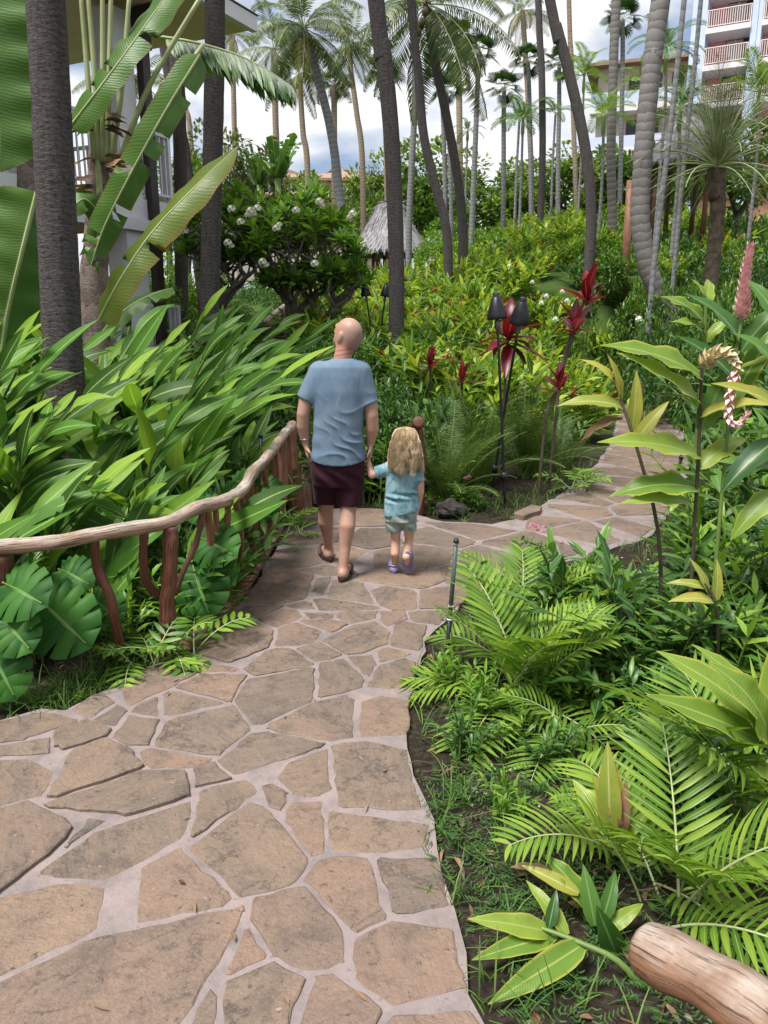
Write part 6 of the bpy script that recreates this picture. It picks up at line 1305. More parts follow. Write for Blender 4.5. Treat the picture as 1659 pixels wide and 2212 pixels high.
for x, y in list(bed_points(260, edge_r, (1.3, 7.5))) + list(bed_points(260, lambda x, y: .0 < float(path_dist(x, y)) < .30 and x < -.6, (3.2, 4.4), (-2.6, -.9))) + list(bed_points(110, okr)) + list(bed_points(150, lambda x, y: 0 < float(path_dist(x, y)) < .5, (7.0, 9.5), (-.5, 3))):
    for k in range(rs.randint(4, 8)): add_leaf(b, frame_at(Vector((x + rs.uniform(-.03, .03), y + rs.uniform(-.03, .03), gz(x, y) + .005)), mdir(rs.random() * 6.28, rs.uniform(.5, 1.4)), UP), rs.uniform(.06, .19), .006, rs.uniform(.4, 1.5), 3, 'needle', .2)
stuff(tag(b.build('grass_tufts', M_GRASS), 'thin grass tufts along the edges of the path', 'grass'))
b = MB()
for x, y in list(bed_points(300, lambda x, y: okr(x, y) and float(path_dist(x, y)) < .75 + .5 * noise.noise((x * 1.3, y * 1.3, 0)), (1.3, 5.0))) + list(bed_points(120, lambda x, y: okr(x, y) and noise.noise((x * 1.6, y * 1.6, 4)) > .05, (1.5, 4.2), (.3, 2.6))):
    z = gz(x, y)                                         # creeping weed: short runner with paired leaflets
    for k in range(rs.randint(2, 5)):
        a = rs.random() * 6.28; el = rs.uniform(.1, .9); d = mdir(a, el); sd = mdir(a + 1.57, 0); L = rs.uniform(.07, .15)
        for j in range(7):
            q = Vector((x, y, z)) + d * L * (j + 1) / 7 
            for s in (-1, 1): add_leaf(b, frame_at(q, (sd * s + d * .4).normalized(), UP, rs.uniform(-.3, .3)), .022 * (1 - .07 * j), .013, .3, 1, 'ovate', .1)
stuff(tag(b.build('creeping_weeds', M_WEED), 'low creeping weeds with tiny paired leaflets on the soil', 'weeds'))
# ------------------------------------------------------------------ people: one smooth body surface grown from tapered limbs (signed distance field, surface nets)
class Field:
    def __init__(s, lo, hi, h):
        s.lo = np.array(lo, float); s.h = h; s.n = np.ceil((np.array(hi) - s.lo) / h).astype(int) + 1; s.V = np.full(s.n, 1.0, np.float32)
    def sub(s, lo, hi):
        a = np.maximum(0, np.floor((np.array(lo) - s.lo) / s.h).astype(int)); b_ = np.minimum(s.n, np.ceil((np.array(hi) - s.lo) / s.h).astype(int) + 1)
        sl_ = tuple(slice(i, j) for i, j in zip(a, b_)); g = np.meshgrid(*[s.lo[i] + s.h * np.arange(a[i], b_[i]) for i in range(3)], indexing='ij', sparse=True); return sl_, g
    def put(s, sl_, d, k, op='add'):
        a = s.V[sl_]; d = d.astype(np.float32)
        if op == 'cut': s.V[sl_] = np.maximum(a, -d); return
        hh = np.maximum(k - np.abs(a - d), 0) / k; s.V[sl_] = np.minimum(a, d) - hh * hh * k * .25
    def cone(s, a, b_, ra, rb, k=.03, op='add'):
        a, b_ = np.array(a, float), np.array(b_, float); m = max(ra, rb) + .06; sl_, (x, y, z) = s.sub(np.minimum(a, b_) - m, np.maximum(a, b_) + m)
        ba = b_ - a; t = np.clip(((x - a[0]) * ba[0] + (y - a[1]) * ba[1] + (z - a[2]) * ba[2]) / max(ba @ ba, 1e-9), 0, 1)
        d = np.sqrt((x - a[0] - t * ba[0]) ** 2 + (y - a[1] - t * ba[1]) ** 2 + (z - a[2] - t * ba[2]) ** 2) - (ra + (rb - ra) * t); s.put(sl_, d, k, op)
    def chain(s, pts, rad, k=.03):
        T = Field.__new__(Field); T.lo, T.h, T.n = s.lo, s.h, s.n; T.V = np.full(s.n, 1.0, np.float32)
        for i in range(len(pts) - 1): T.cone(pts[i], pts[i + 1], rad[i], rad[i + 1], .0015)
        hh = np.maximum(k - np.abs(s.V - T.V), 0) / k; s.V = np.minimum(s.V, T.V) - hh * hh * k * .25
    def ell(s, c, r, ax=None, k=.03, op='add'):
        c = np.array(c, float); r = np.array(r, float); m = r.max() + .06; sl_, (x, y, z) = s.sub(c - m, c + m); A = np.array(ax, float) if ax is not None else np.eye(3)
        q = [A[i][0] * (x - c[0]) + A[i][1] * (y - c[1]) + A[i][2] * (z - c[2]) for i in range(3)]
        k0 = np.sqrt(sum((q[i] / r[i]) ** 2 for i in range(3))); k1 = np.sqrt(sum((q[i] / r[i] ** 2) ** 2 for i in range(3))) + 1e-6; s.put(sl_, k0 * (k0 - 1) / k1, k, op)
    def loft(s, tab, k=.03, power=2.4, floor=None):
        """tab rows (z, cx, cy, rx, ry) rising; open ended, clipped flat at the first and last z"""
        T = np.array(tab, float); T = T[np.argsort(T[:, 0])]; m = .08; lo = (T[:, 1] - T[:, 3]).min() - m, (T[:, 2] - T[:, 4]).min() - m, T[0, 0] - m; hi = (T[:, 1] + T[:, 3]).max() + m, (T[:, 2] + T[:, 4]).max() + m, T[-1, 0] + m
        sl_, (x, y, z) = s.sub(lo, hi); f = [np.interp(z, T[:, 0], T[:, i]) for i in range(1, 5)]
        e = (np.abs((x - f[0]) / f[2]) ** power + np.abs((y - f[1]) / f[3]) ** power) ** (1 / power); d = (e - 1) * np.minimum(f[2], f[3])
        zlo = T[0, 0] if floor is None else floor(x, y); d = np.maximum(d, zlo - z); d = np.maximum(d, z - T[-1, 0]); s.put(sl_, d, k)
    def clip(s, p, n_):
        """cut away the side the normal points to"""
        g = np.meshgrid(*[s.lo[i] + s.h * np.arange(s.n[i]) for i in range(3)], indexing='ij', sparse=True); s.V = np.maximum(s.V, sum((g[i] - p[i]) * n_[i] for i in range(3)).astype(np.float32))
    def mesh(s, name, mat, origin, smooth=2, disp=None):
        V = s.V; S = V < 0; sh = [q - 1 for q in V.shape]; O = [(i, j, k) for i in (0, 1) for j in (0, 1) for k in (0, 1)]
        def cor(A, o): return A[o[0]:o[0] + sh[0], o[1]:o[1] + sh[1], o[2]:o[2] + sh[2]]
        c = sum(cor(S, o).astype(np.int8) for o in O); mask = (c > 0) & (c < 8); ids = np.argwhere(mask); acc = np.zeros((len(ids), 3)); cnt_ = np.zeros(len(ids))
        for a in O:
            for ax in range(3):
                if a[ax]: continue
                e = list(a); e[ax] = 1; v0 = V[tuple((ids + a).T)]; v1 = V[tuple((ids + e).T)]; cr = (v0 < 0) != (v1 < 0); t = np.where(cr, v0 / (v0 - v1 + 1e-12), 0); pos = np.array(a, float)[None] + np.eye(3)[ax][None] * t[:, None]; acc += np.where(cr[:, None], pos, 0); cnt_ += cr
        P = s.lo + s.h * (ids + acc / cnt_[:, None]); idx = np.full(mask.shape, -1); idx[mask] = np.arange(len(ids)); F = []
        for ax in range(3):
            o = [0, 0, 0]; o[ax] = 1; A = S[tuple(slice(0, V.shape[i] - o[i]) for i in range(3))]; B = S[tuple(slice(o[i], None) for i in range(3))]; ch = np.argwhere(A != B); b1, b2 = [(1, 2), (2, 0), (0, 1)][ax]
            ch = ch[(ch[:, b1] > 0) & (ch[:, b2] > 0) & (ch[:, b1] < V.shape[b1] - 1) & (ch[:, b2] < V.shape[b2] - 1)]; q = []
            for d1, d2 in ((-1, -1), (0, -1), (0, 0), (-1, 0)): e = ch.copy(); e[:, b1] += d1; e[:, b2] += d2; q.append(idx[tuple(e.T)])
            q = np.stack(q, 1); fl = ~S[tuple(ch.T)]; q[fl] = q[fl][:, ::-1]; F.append(q)
        F = np.concatenate(F); F = F[(F >= 0).all(1)]
        for _ in range(smooth):
            N = np.zeros_like(P); C = np.zeros(len(P))
            for i in range(4): np.add.at(N, F[:, i], P[F[:, (i + 1) % 4]] + P[F[:, (i - 1) % 4]]); np.add.at(C, F[:, i], 2)
            P = P * .4 + .6 * N / np.maximum(C, 1)[:, None]
        if disp is not None: P = P + disp(P)
        P = P - np.array(origin); me_ = bpy.data.meshes.new(name); me_.from_pydata(P.tolist(), [], F.tolist()); me_.materials.append(mat); me_.polygons.foreach_set('use_smooth', [True] * len(me_.polygons)); return me_

STUB = None
def skin_mat(name, col, blush, stubble=False):
    m, t, n, l, out = new_mat(name); co = n('ShaderNodeTexCoord').outputs['Object']; p = n('ShaderNodeBsdfPrincipled'); p.inputs['Roughness'].default_value = .48; p.inputs['Specular IOR Level'].default_value = .35
    p.inputs['Subsurface Weight'].default_value = .12; p.inputs['Subsurface Radius'].default_value = (.02, .008, .004); p.inputs['Subsurface Scale'].default_value = .5
    c = mixc(n, l, ramp(n, l, noise_(n, l, co, 9, 4, .6), [(.35, 0.0), (.7, .55)]).outputs[0], col, blush); 
    if stubble:                                          # shaved hair shows as a cool shadow round the back of the skull
        mo_ = G(735, 1240); hc_ = W(753, 723, 5.16) - Vector((mo_.x, mo_.y, 0)); dn = n('ShaderNodeVectorMath', operation='DISTANCE'); l(co, dn.inputs[0]); dn.inputs[1].default_value = hc_ + Vector((.045, -.075, -.035))
        c = mixc(n, l, ramp(n, l, math_(n, l, 'ADD', dn.outputs['Value'], math_(n, l, 'MULTIPLY', noise_(n, l, co, 30, 3, .6), .03)), [(.075, .75), (.15, 0.0)]).outputs[0], c, (.24, .165, .135))
    if stubble:                                          # crease shade painted as dark neck lines, and a sun reddened nape
        mo_ = G(735, 1240); sz_ = n('ShaderNodeSeparateXYZ'); l(co, sz_.inputs[0]); nk = W(744, 762, 5.08) - Vector((mo_.x, mo_.y, 0)); dk = n('ShaderNodeVectorMath', operation='DISTANCE'); l(co, dk.inputs[0]); dk.inputs[1].default_value = nk; msk = ramp(n, l, dk.outputs['Value'], [(.05, 1.0), (.085, 0.0)]).outputs[0]
        c = mixc(n, l, math_(n, l, 'MULTIPLY', msk, .45), c, (.42, .15, .11))
        for dz in (.018, -.010): ln_ = ramp(n, l, math_(n, l, 'ABSOLUTE', math_(n, l, 'SUBTRACT', math_(n, l, 'ADD', sz_.outputs[2], math_(n, l, 'MULTIPLY', sz_.outputs[0], -.15)), nk.z - .15 * nk.x + dz)), [(.0015, .75), (.006, 0.0)]).outputs[0]; c = mixc(n, l, math_(n, l, 'MULTIPLY', ln_, msk), c, (.16, .06, .045))
    l(c, p.inputs['Base Color']); l(bump(n, l, noise_(n, l, co, 160, 3, .6), .12, .003), p.inputs['Normal']); l(p.outputs[0], out.inputs[0]); return m
def cloth_mat(name, a, b_, sc=5, weave=260, rough=.85, stops=(.4, .62), c3=None):
    m, t, n, l, out = new_mat(name); co = n('ShaderNodeTexCoord').outputs['Object']; p = n('ShaderNodeBsdfPrincipled'); p.inputs['Roughness'].default_value = rough; p.inputs['Specular IOR Level'].default_value = .15; p.inputs['Sheen Weight'].default_value = .03
    w = n('ShaderNodeTexNoise'); w.inputs['Scale'].default_value = sc; w.inputs['Detail'].default_value = 4; w.inputs['Distortion'].default_value = 1.2; l(co, w.inputs['Vector']); c = ramp(n, l, w.outputs[0], [(stops[0], a), (stops[1], b_)]).outputs[0]
    if c3: w2 = noise_(n, l, co, sc * 1.7, 5, .6); c = mixc(n, l, ramp(n, l, w2, [(.56, 0.0), (.66, .85)]).outputs[0], c, c3)
    c = mixc(n, l, math_(n, l, 'MULTIPLY', noise_(n, l, co, weave, 2, .5, (1, 1, .5)), .25), c, (.5, .5, .5), 'OVERLAY'); l(c, p.inputs['Base Color']); wr = n('ShaderNodeTexNoise'); wr.inputs['Scale'].default_value = 6; wr.inputs['Detail'].default_value = 2; wr.inputs['Distortion'].default_value = 1.5; mpw = n('ShaderNodeMapping'); mpw.inputs['Rotation'].default_value = (0, .6, 0); mpw.inputs['Scale'].default_value = (2.2, 1, .6); l(co, mpw.inputs[0]); l(mpw.outputs[0], wr.inputs['Vector']); l(bump(n, l, math_(n, l, 'ADD', wr.outputs[0], math_(n, l, 'MULTIPLY', noise_(n, l, co, weave, 2, .5), .08)), .22, .02), p.inputs['Normal']); l(p.outputs[0], out.inputs[0]); return m
M_SKIN = skin_mat('skin', (.41, .25, .185), (.39, .19, .14), True); M_SKINC = skin_mat('child_skin', (.56, .35, .26), (.52, .28, .20))
M_TEE = cloth_mat('blue_heather', (.112, .168, .232), (.15, .205, .268), 3); M_MAROON = cloth_mat('maroon_cloth', (.030, .008, .015), (.042, .011, .020), 4)
M_TIE = cloth_mat('teal_tie_dye', (.10, .22, .27), (.24, .36, .40), 11, stops=(.38, .60), c3=(.06, .13, .19)); M_TIE2 = cloth_mat('pale_tie_dye', (.19, .27, .26), (.33, .37, .34), 9, stops=(.38, .60), c3=(.08, .13, .16))
M_HAIR = leaf_mat('blonde_hair', [(.44, .31, .16), (.66, .52, .33), (.80, .69, .50), (.56, .41, .23)], .12, .38, tint=1.0, spec=.5); M_BEARD = simple('beard_stubble', (.20, .12, .08), .8, .3, 60, .4, 200)
M_SOLE = simple('sandal_rubber', (.035, .024, .018), .7, .2, 20); M_STRAP = simple('sandal_strap', (.07, .042, .025), .6, .2, 30); M_LAV = simple('lavender_clog', (.30, .27, .46), .5, .1, 10); M_LAVD = simple('clog_sole', (.17, .13, .26), .6, .15, 20); M_SILVER = simple('bracelet_metal', (.5, .5, .5), .3, .1, metal=.9); M_EYE = simple('eye_white', (.7, .68, .65), .2, .02)
V3 = lambda u, v, y: W(u, v, y)
def hand(F, wrist, dirv, palm_n, thumb_side, s=1.0, curl=.5):
    """palm and five separate fingers from the wrist along dirv; palm_n is where the palm faces"""
    d = dirv.normalized(); nn = (palm_n - d * palm_n.dot(d)).normalized(); side = d.cross(nn) * thumb_side
    a = wrist; kn = a + d * .085 * s
    for w_ in (-.026, -.009, .009, .026): F.cone(a + side * w_ * .55 * s + d * .015 * s, kn + side * w_ * s, .016 * s, .0125 * s, .012)
    for w_, L in ((.027, .068), (.009, .078), (-.010, .072), (-.028, .055)):
        p = kn + side * w_ * s; q = p + (d * math.cos(curl * .4) + nn * math.sin(curl * .4)) * L * .5 * s; e = q + (d * math.cos(curl * 1.3) + nn * math.sin(curl * 1.3)) * L * .5 * s; F.cone(p, q, .0095 * s, .0088 * s, .004); F.cone(q, e, .0088 * s, .0075 * s, .004)
    p = a + d * .03 * s + side * .026 * s; q = p + (d * .6 + side * .75 + nn * .3).normalized() * .038 * s; e = q + (d * .9 + side * .15 + nn * .4).normalized() * .032 * s; F.cone(p, q, .0125 * s, .0105 * s, .008); F.cone(q, e, .0105 * s, .0085 * s, .004)
def head(F, c, f, r=(.077, .098, .112), face=1.0, neck=None):
    f = f.normalized(); up = (Vector((0, 0, 1)) - f * f.z); up = up.normalized(); sd = f.cross(up); A = [sd, f, up]; s = r[1] / .098
    F.ell(c + up * .012 * s, (r[0], r[1], r[2] * .86), A, .03); F.ell(c + f * .030 * s - up * .062 * s, (.056 * s, .064 * s, .055 * s), A, .04); F.ell(c - f * .02 * s - up * .03 * s, (.070 * s, .078 * s, .075 * s), A, .03)
    F.cone(c + f * .098 * s + up * .002, c + f * .113 * s - up * .032 * s, .009 * s, .014 * s, .015); F.cone(c + f * .088 * s + up * .022 * s - sd * .035 * s, c + f * .088 * s + up * .022 * s + sd * .035 * s, .012 * s, .012 * s, .02)
    for q in (-1, 1): F.ell(c + f * .088 * s + sd * q * .03 * s + up * .002, (.012 * s, .010 * s, .009 * s), A, .012, 'cut'); F.ell(c + sd * q * (r[0] + .004) - f * .006 * s - up * .016 * s, (.012 * s, .024 * s, .038 * s), A, .006)
    F.cone(c + f * .088 * s - up * .062 * s - sd * .02 * s, c + f * .088 * s - up * .062 * s + sd * .02 * s, .007 * s, .007 * s, .008); F.ell(c + f * .083 * s - up * .095 * s, (.022 * s, .018 * s, .018 * s), A, .02)
    return sd, up

# ---- the man
mo = G(735, 1240); mo.z = 0; man = thing('person', 'bald man in blue t-shirt and maroon shorts walking away, looking up', 'person', mo)
F = Field((mo.x - .45, 4.72, -.02), (mo.x + .45, 5.98, 1.86), .0068); YB = 5.14
hc = V3(753, 723, YB + .02); fd = Vector((-.72, .62, .42)); head(F, hc, fd); F.chain([V3(736, 800, YB), V3(740, 772, YB), V3(748, 742, YB + .015)], [.062, .057, .060], .02)
F.chain([V3(695, 816, YB), V3(735, 806, YB), V3(775, 816, YB)], [.06, .07, .06], .03); F.ell(V3(735, 850, YB + .01), (.15, .10, .18)); F.ell(V3(732, 930, YB + .01), (.13, .09, .18)); F.ell(V3(731, 1005, YB + .03), (.145, .11, .11))
sl_w, sr_w = V3(661, 957, YB + .03), V3(800, 957, YB + .04)
F.chain([V3(680, 816, YB), V3(664, 852, YB - .01), V3(655, 893, YB - .02), V3(655, 920, YB), sl_w], [.052, .050, .043, .044, .029], .03); F.chain([V3(784, 818, YB), V3(798, 856, YB - .01), V3(803, 897, YB - .02), V3(804, 925, YB), sr_w], [.052, .050, .043, .044, .029], .03)
hand(F, sl_w, Vector((.10, .12, -1)), Vector((1, .2, 0)), 1, 1.0, .8); hand(F, sr_w, Vector((-.04, .10, -1)), Vector((-1, -.1, 0)), -1, 1.0, 1.0)
aL, aR = G(709, 1212) + Vector((0, .03, .085)), G(741, 1256) + Vector((0, .03, .085))
kL, kR = V3(704, 1098, 5.36), V3(752, 1098, 5.17)
F.chain([V3(706, 1012, YB + .05), kL, kL + (aL - kL) * .28 + Vector((-.004, -.022, 0)), kL + (aL - kL) * .62, aL], [.085, .053, .055, .041, .032], .03); F.chain([V3(757, 1012, YB + .02), kR, kR + (aR - kR) * .28 + Vector((.004, -.024, 0)), kR + (aR - kR) * .62, aR], [.088, .055, .057, .042, .032], .03)
for a, td in ((aL, Vector((-.30, 1, 0)).normalized()), (aR, Vector((.14, 1, 0)).normalized())):
    a0 = Vector((a.x, a.y, 0)); F.cone(a + Vector((0, -.012, -.035)), a0 - td * .028 + Vector((0, 0, .052)), .034, .031, .03); F.cone(a + Vector((0, .02, -.02)), a0 + td * .13 + Vector((0, 0, .046)), .034, .026, .03); F.cone(a0 - td * .02 + Vector((0, 0, .048)), a0 + td * .15 + Vector((0, 0, .042)), .030, .030, .02)
    sdv = Vector((td.y, -td.x, 0))
    for q, L in ((-.030, .05), (-.014, .048), (.002, .044), (.016, .038), (.029, .03)): F.cone(a0 + td * .16 + sdv * q * (1 if td.x > 0 else -1) + Vector((0, 0, .040)), a0 + td * (.165 + L) + sdv * q * (1 if td.x > 0 else -1) + Vector((0, 0, .034)), .0115, .0095, .006)
link('body', F.mesh('body', M_SKIN, mo), man)
for q in (-1, 1):
    f_ = fd.normalized(); up_ = (UP - f_ * f_.z).normalized(); sd_ = f_.cross(up_); b = MB(); b.lathe([(.001, -.012), (.009, -.008), (.012, 0), (.009, .008), (.001, .012)], 10, Matrix.Translation(hc + f_ * .083 + sd_ * q * .03 + up_ * .002 - mo)); b.build('eye', M_EYE, man)
Fb = Field(hc - Vector((.2, .2, .25)), hc + Vector((.2, .2, .2)), .006); f_ = fd.normalized(); up_ = (UP - f_ * f_.z).normalized(); sd_ = f_.cross(up_)
Fb.ell(hc + f_ * .034 - up_ * .068, (.059, .066, .052), [sd_, f_, up_]); Fb.ell(hc + f_ * .05 - up_ * .02, (.10, .075, .045), [sd_, f_, up_], op='cut'); Fb.clip(hc + f_ * .005, tuple(-f_)); link('beard', Fb.mesh('beard', M_BEARD, mo), man)
# t-shirt
def levels(rows, y0):
    out = []
    for v, ul, ur, ry, *dy in rows: p, q = V3(ul, v, y0), V3(ur, v, y0); out.append((p.z, (p.x + q.x) / 2, y0 + (dy[0] if dy else 0), (q.x - p.x) / 2, ry))
    return out
F = Field((mo.x - .42, YB - .26, .70), (mo.x + .42, YB + .26, 1.56), .0065); cxm = V3(731, 990, YB).x; zh = V3(731, 1001, YB).z
F.loft(levels([(774, 718, 764, .068), (782, 703, 777, .092), (792, 683, 790, .110), (812, 677, 793, .122), (845, 675, 792, .132), (885, 677, 788, .132), (925, 677, 785, .128), (965, 674, 787, .130), (1003, 672, 790, .134)], YB + .005), .03, floor=lambda x, y: zh + .85 * (x - cxm) ** 2)
for s0, e0_ in ((V3(690, 808, YB), V3(661, 864, YB - .01)), (V3(778, 808, YB), V3(797, 874, YB - .01))):
    Fs = Field((mo.x - .42, YB - .26, .70), (mo.x + .42, YB + .26, 1.56), .0065); d_ = (e0_ - s0).normalized(); Fs.cone(s0 - d_ * .01, e0_ + d_ * .1, .078, .064, .03); Fs.clip(e0_, tuple(d_)); hh = np.maximum(.035 - np.abs(F.V - Fs.V), 0) / .035; F.V = np.minimum(F.V, Fs.V) - hh * hh * .035 * .25
def folds(P):
    x, y, z = P[:, 0] - cxm, P[:, 1] - YB, P[:, 2]; low = np.clip((1.38 - z) / .45, 0, 1) * np.clip((z - zh + .02) / .06, .3, 1); rr_ = np.sqrt((x - .21) ** 2 + (z - 1.36) ** 2); w1 = (2 * (1 - np.abs(np.sin(rr_ * 33 + 1.6 * np.sin(x * 13 + z * 9) + .8 * np.sin(z * 31 - x * 17)))) ** 1.6 - .7) * np.clip(.6 + x * 2.5, .15, 1); w2 = np.sin(30 * (z * .9 - .5 * x) + 2.2) * np.clip(.5 - x * 3, 0, 1) * .6; w3 = np.sin(75 * x + 9 * z) * .35 * np.clip((1.0 - z) / .15, 0, 1)
    D = np.zeros_like(P); D[:, 1] = np.sign(y) * (w1 + w2 + w3) * .007 * low; D[:, 0] = np.sign(x) * np.sin(z * 60) * .003 * low; return D
sh_ = link('t_shirt', F.mesh('t_shirt', M_TEE, mo, 2, folds), man)
b = MB(); nc = V3(740, 779, YB)
b.tube([nc + Vector((math.cos(a) * .068, math.sin(a) * .075, .012 * math.sin(a))) - mo for a in np.linspace(0, 2 * math.pi, 25)], .0075, 6, False); b.build('collar', M_TEE, sh_)
# shorts
F = Field((mo.x - .35, YB - .30, .42), (mo.x + .35, YB + .42, 1.0), .0065)
F.loft(levels([(980, 677, 784, .120, .0), (1000, 673, 787, .130, .01), (1030, 672, 786, .135, .03), (1050, 680, 782, .125, .04)], YB + .01), .03)
for h_, e_, r0, r1 in ((V3(702, 1012, YB + .04), V3(707, 1088, YB + .19), .096, .094), (V3(757, 1012, YB + .02), V3(755, 1092, YB + .05), .096, .096)):
    Fs = Field((mo.x - .35, YB - .30, .42), (mo.x + .35, YB + .42, 1.0), .0065); d_ = (e_ - h_).normalized(); Fs.cone(h_, e_ + d_ * .12, r0, r1, .03); Fs.clip(e_, (0, -.12, -1)); hh = np.maximum(.02 - np.abs(F.V - Fs.V), 0) / .02; F.V = np.minimum(F.V, Fs.V) - hh * hh * .02 * .25
def sfold(P): D = np.zeros_like(P); z = P[:, 2]; D[:, 1] = np.sin(P[:, 0] * 47 + z * 26 + 2 * np.sin(z * 17)) * .008 * np.clip((.95 - z) / .2, 0, 1); return D
link('shorts', F.mesh('shorts', M_MAROON, mo, 2, sfold), man)
def outline_sole(L, w, h, M, name, mat, parent, heel=.8):
    b = MB(); N = 20; top_, bot_ = [], []
    for i in range(N):
        a = 2 * math.pi * i / N; yy = -math.cos(a) * L / 2; xx = math.sin(a) * w / 2 * (heel + (1 - heel) * (yy / L + .5) * 1.6); top_.append(b.vert(M @ Vector((xx, yy, h)))); bot_.append(b.vert(M @ Vector((xx * .96, yy * .98, 0))))
    b.face(*top_[::-1] if False else top_); b.face(*bot_[::-1])
    for i in range(N): b.face(bot_[i], bot_[(i + 1) % N], top_[(i + 1) % N], top_[i])
    return b.build(name, mat, parent, False)
for a, td in ((aL, Vector((-.30, 1, 0)).normalized()), (aR, Vector((.14, 1, 0)).normalized())):
    c_ = Vector((a.x, a.y, .004)) + td * .075 - mo; M = frame_at(c_, td); s_ = outline_sole(.30, .105, .024, M, 'sandal', M_SOLE, man)
    for q in (-1, 1): b = MB(); b.tube(spline([M @ Vector((q * .048, -.01, .024)), M @ Vector((q * .045, .04, .07)), M @ Vector((q * .01, .085, .075)), M @ Vector((0, .105, .03))], 8), .009, 6, False); b.build('strap', M_STRAP, s_)
b = MB(); wc = sl_w + Vector((-.002, -.004, .03)); b.tube([wc + Vector((math.cos(a) * .037, math.sin(a) * .037, .006 * math.cos(a))) - mo for a in np.linspace(0, 2 * math.pi, 21)], .0035, 6, False); b.build('bracelet', M_SILVER, man)

# ---- the child
go_ = G(868, 1240); go_.z = 0; girl = thing('person', 'small blonde child in teal tie-dye outfit holding the man by the hand', 'person', go_); YG = 5.14
F = Field((go_.x - .36, 4.78, -.02), (go_.x + .30, 5.52, 1.12), .0055); hg = V3(873, 957, YG + .02); fg = Vector((-.45, .85, .05)); head(F, hg, fg, (.068, .083, .095)); F.chain([V3(870, 1008, YG), V3(872, 985, YG)], [.045, .037], .03)
F.chain([V3(842, 1008, YG), V3(870, 1000, YG), V3(897, 1008, YG)], [.038, .045, .038], .03); F.ell(V3(868, 1040, YG), (.082, .058, .11)); F.ell(V3(866, 1085, YG), (.085, .062, .09))
gw = V3(797, 1004, YG + .04); F.chain([V3(842, 1010, YG), V3(822, 1020, YG), V3(803, 1026, YG), gw], [.036, .031, .026, .019], .02); hand(F, gw, Vector((-.02, .02, 1)), Vector((-.9, .2, 0)), -1, .62, .9)
gw2 = V3(905, 1084, YG + .02); F.chain([V3(898, 1010, YG), V3(906, 1040, YG - .01), V3(908, 1062, YG - .01), gw2], [.036, .031, .026, .019], .02); hand(F, gw2, Vector((-.02, .1, -1)), Vector((-1, .2, 0)), -1, .62, .6)
gl, gr = G(853, 1238) + Vector((0, .02, .055)), V3(878, 1203, YG - .02)
F.chain([V3(853, 1112, YG + .01), V3(855, 1166, YG + .05), V3(853, 1195, YG + .02), gl], [.05, .031, .032, .022], .03); F.chain([V3(884, 1112, YG + .01), V3(884, 1164, YG + .06), V3(881, 1185, YG + .02), gr], [.05, .031, .032, .022], .03)
F.cone(gl, gl + Vector((-.005, .10, -.03)), .026, .020, .02); tR = Vector((.10, .30, -.95)).normalized(); F.cone(gr, gr + tR * .10 + Vector((0, .03, 0)), .026, .020, .02)
link('body', F.mesh('body', M_SKINC, go_), girl)
for q in (-1, 1):
    f_ = fg.normalized(); up_ = (UP - f_ * f_.z).normalized(); sd_ = f_.cross(up_); b = MB(); b.lathe([(.001, -.011), (.008, -.007), (.011, 0), (.008, .007), (.001, .011)], 10, Matrix.Translation(hg + f_ * .070 + sd_ * q * .026 + up_ * .002 - go_)); b.build('eye', M_EYE, girl)
F = Field((go_.x - .3, YG - .2, .38), (go_.x + .28, YG + .2, .98), .0055); cxg = V3(866, 1100, YG).x; zg = V3(866, 1108, YG).z
F.loft(levels([(992, 858, 884, .045), (998, 845, 894, .055), (1008, 836, 902, .066), (1030, 833, 903, .074), (1060, 832, 904, .078), (1090, 830, 906, .082), (1110, 829, 907, .084)], YG + .003), .02, floor=lambda x, y: zg + .2 * (x - cxg))
for s0, e0_, r0, r1 in ((V3(840, 1012, YG), V3(811, 1022, YG), .046, .042), (V3(898, 1012, YG), V3(906, 1042, YG - .01), .044, .040)):
    Fs = Field((go_.x - .3, YG - .2, .38), (go_.x + .28, YG + .2, .98), .0055); d_ = (e0_ - s0).normalized(); Fs.cone(s0 - d_ * .01, e0_ + d_ * .08, r0, r1, .02); Fs.clip(e0_, tuple(d_)); hh = np.maximum(.02 - np.abs(F.V - Fs.V), 0) / .02; F.V = np.minimum(F.V, Fs.V) - hh * hh * .02 * .25
def gfold(P):
    D = np.zeros_like(P); z = P[:, 2]; x = P[:, 0] - cxg; k = np.exp(-((z - (zg + .13) - .25 * x) / .03) ** 2); D[:, 1] = np.sign(P[:, 1] - YG) * (.012 * np.sin((z - zg) * 120 + x * 18) * k + .004 * np.sin(x * 70 + z * 18)); return D
link('t_shirt', F.mesh('t_shirt', M_TIE, go_, 2, gfold), girl)
F = Field((go_.x - .22, YG - .2, .26), (go_.x + .22, YG + .24, .62), .0055); F.loft(levels([(1096, 833, 901, .070), (1108, 832, 900, .076), (1125, 832, 898, .078)], YG + .005), .02)
for h_, e_ in ((V3(850, 1112, YG + .01), V3(850, 1148, YG + .03)), (V3(882, 1112, YG + .01), V3(884, 1146, YG + .03))):
    Fs = Field((go_.x - .22, YG - .2, .26), (go_.x + .22, YG + .24, .62), .0055); d_ = (e_ - h_).normalized(); Fs.cone(h_, e_ + d_ * .06, .056, .052, .02); Fs.clip(e_, (0, -.1, -1)); hh = np.maximum(.012 - np.abs(F.V - Fs.V), 0) / .012; F.V = np.minimum(F.V, Fs.V) - hh * hh * .012 * .25
link('shorts', F.mesh('shorts', M_TIE2, go_, 2, sfold), girl)
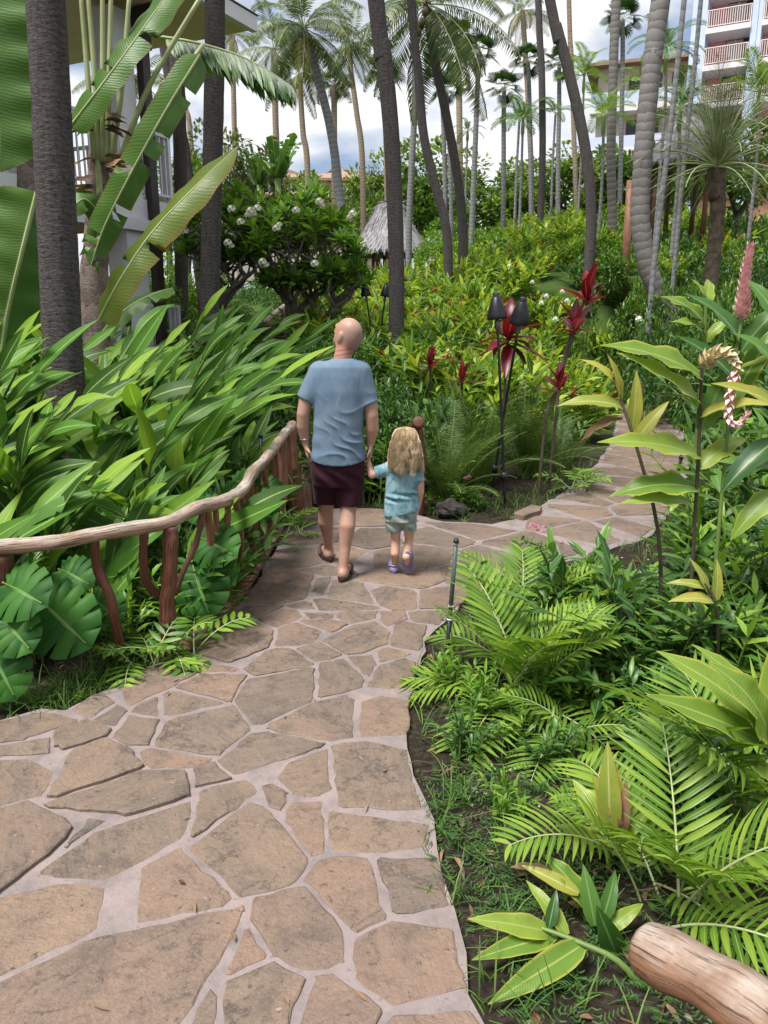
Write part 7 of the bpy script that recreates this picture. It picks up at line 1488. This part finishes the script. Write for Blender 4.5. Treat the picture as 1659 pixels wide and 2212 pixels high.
for p0, td, upv in ((gl + Vector((-.003, -.035, -.052)), Vector((-.06, 1, 0)), UP), (gr + Vector((.004, -.012, .022)), tR, Vector((.05, .9, .3)))):
    td = td.normalized(); M = frame_at(p0 + td * .075, td, upv); F = Field(M.translation - Vector((.15,) * 3), M.translation + Vector((.15,) * 3), .005); A = [Vector(c[:3]) for c in M.transposed()[:3]]
    F.cone(M @ Vector((0, -.055, .026)), M @ Vector((0, .05, .028)), .033, .036, .02); F.cone(M @ Vector((0, .02, .035)), M @ Vector((0, .06, .025)), .036, .034, .02); F.ell(M @ Vector((0, -.045, .075)), (.028, .035, .04), A, op='cut'); F.clip(M @ Vector((0, 0, .012)), tuple(-A[2]))
    cl_ = link('clog', F.mesh('clog', M_LAV, go_), girl); outline_sole(.185, .085, .016, Matrix.Translation(-go_) @ M, 'sole', M_LAVD, cl_); b = MB(); b.tube(spline([M @ Vector((-.037, 0, .045)) - go_, M @ Vector((-.03, -.06, .055)) - go_, M @ Vector((0, -.085, .058)) - go_, M @ Vector((.03, -.06, .055)) - go_, M @ Vector((.037, 0, .045)) - go_], 10), .006, 6, False); b.build('strap', M_LAV, cl_)
# hair: a cap and many wavy locks
hr = random.Random(5); Fh = Field(hg - Vector((.2, .2, .3)), hg + Vector((.2, .2, .2)), .006); f_ = fg.normalized(); up_ = (UP - f_ * f_.z).normalized(); sd_ = f_.cross(up_); A = [sd_, f_, up_]
Fh.ell(hg - f_ * .012 + up_ * .018, (.080, .090, .090), A); Fh.chain([hg - f_ * .02, V3(875, 985, YG - .02), V3(876, 1008, YG - .05)], [.070, .066, .035], .03); Fh.ell(hg + f_ * .075 - up_ * .02, (.06, .055, .08), A, op='cut')
hair = link('hair', Fh.mesh('hair', M_HAIR, go_), girl); b = MB(); NL = 2200
for i in range(NL):
    az = hr.uniform(-2.35, 2.35); el = hr.uniform(-.1, 1.45) if i % 3 else hr.uniform(.9, 1.5); back = -f_
    d = (back * math.cos(az) + sd_ * math.sin(az)) * math.cos(el) + up_ * math.sin(el); p = hg - f_ * .012 + up_ * .018 + Vector((d.x * .084, d.y * .094, d.z * .094)); pts = [p]; out_ = Vector((d.x, d.y, 0)); out_ = out_.normalized() if out_.length > .05 else (back + sd_ * hr.uniform(-1, 1)).normalized()
    endz = V3(876, hr.uniform(982, 1016), YG).z; lock = int((az + 2.35) / 4.7 * 15 + hr.uniform(-.3, .3)); lp = lock * 2.1; endz += .022 * math.sin(lock * 3.3); n = 16; ztop = p.z
    for k in range(1, n):
        t = k / (n - 1); z = ztop + (endz - ztop) * t; rel = (hg.z + .02 - z); rad = .086 + .012 * math.sin(t * 3) + max(0, rel) * .10 if rel > 0 else math.sqrt(max(.0004, 1 - (rel / .105) ** 2)) * .09
        rad = max(rad, .02); wv = .020 * t ** .8 * math.sin(t * 11 + lp + hr.uniform(-.35, .35)); q = Vector((hg.x - f_.x * .012, hg.y - f_.y * .012, z)) + out_ * min(rad, .112) * (1 + hr.gauss(0, .012) * t) * (1.0 if rel < .06 else 1 + .06 * t) + out_.cross(UP) * wv * 1.3 + out_ * wv * .5
        q.x = q.x * (1 - .0 * t) + (V3(876, 1000, YG).x - hg.x) * .35 * t; q.y -= .035 * t * t; pts.append(q)
    w = hr.uniform(.0008, .0021); b.tube([q - go_ for q in pts], [w * (1 - .6 * k / n) for k in range(n)], 3, False)
stuff(b.build('hair_strands', M_HAIR, hair))
print('objects', len(bpy.data.objects), 'tris', sum(len(m.polygons) for m in bpy.data.meshes) * 2)
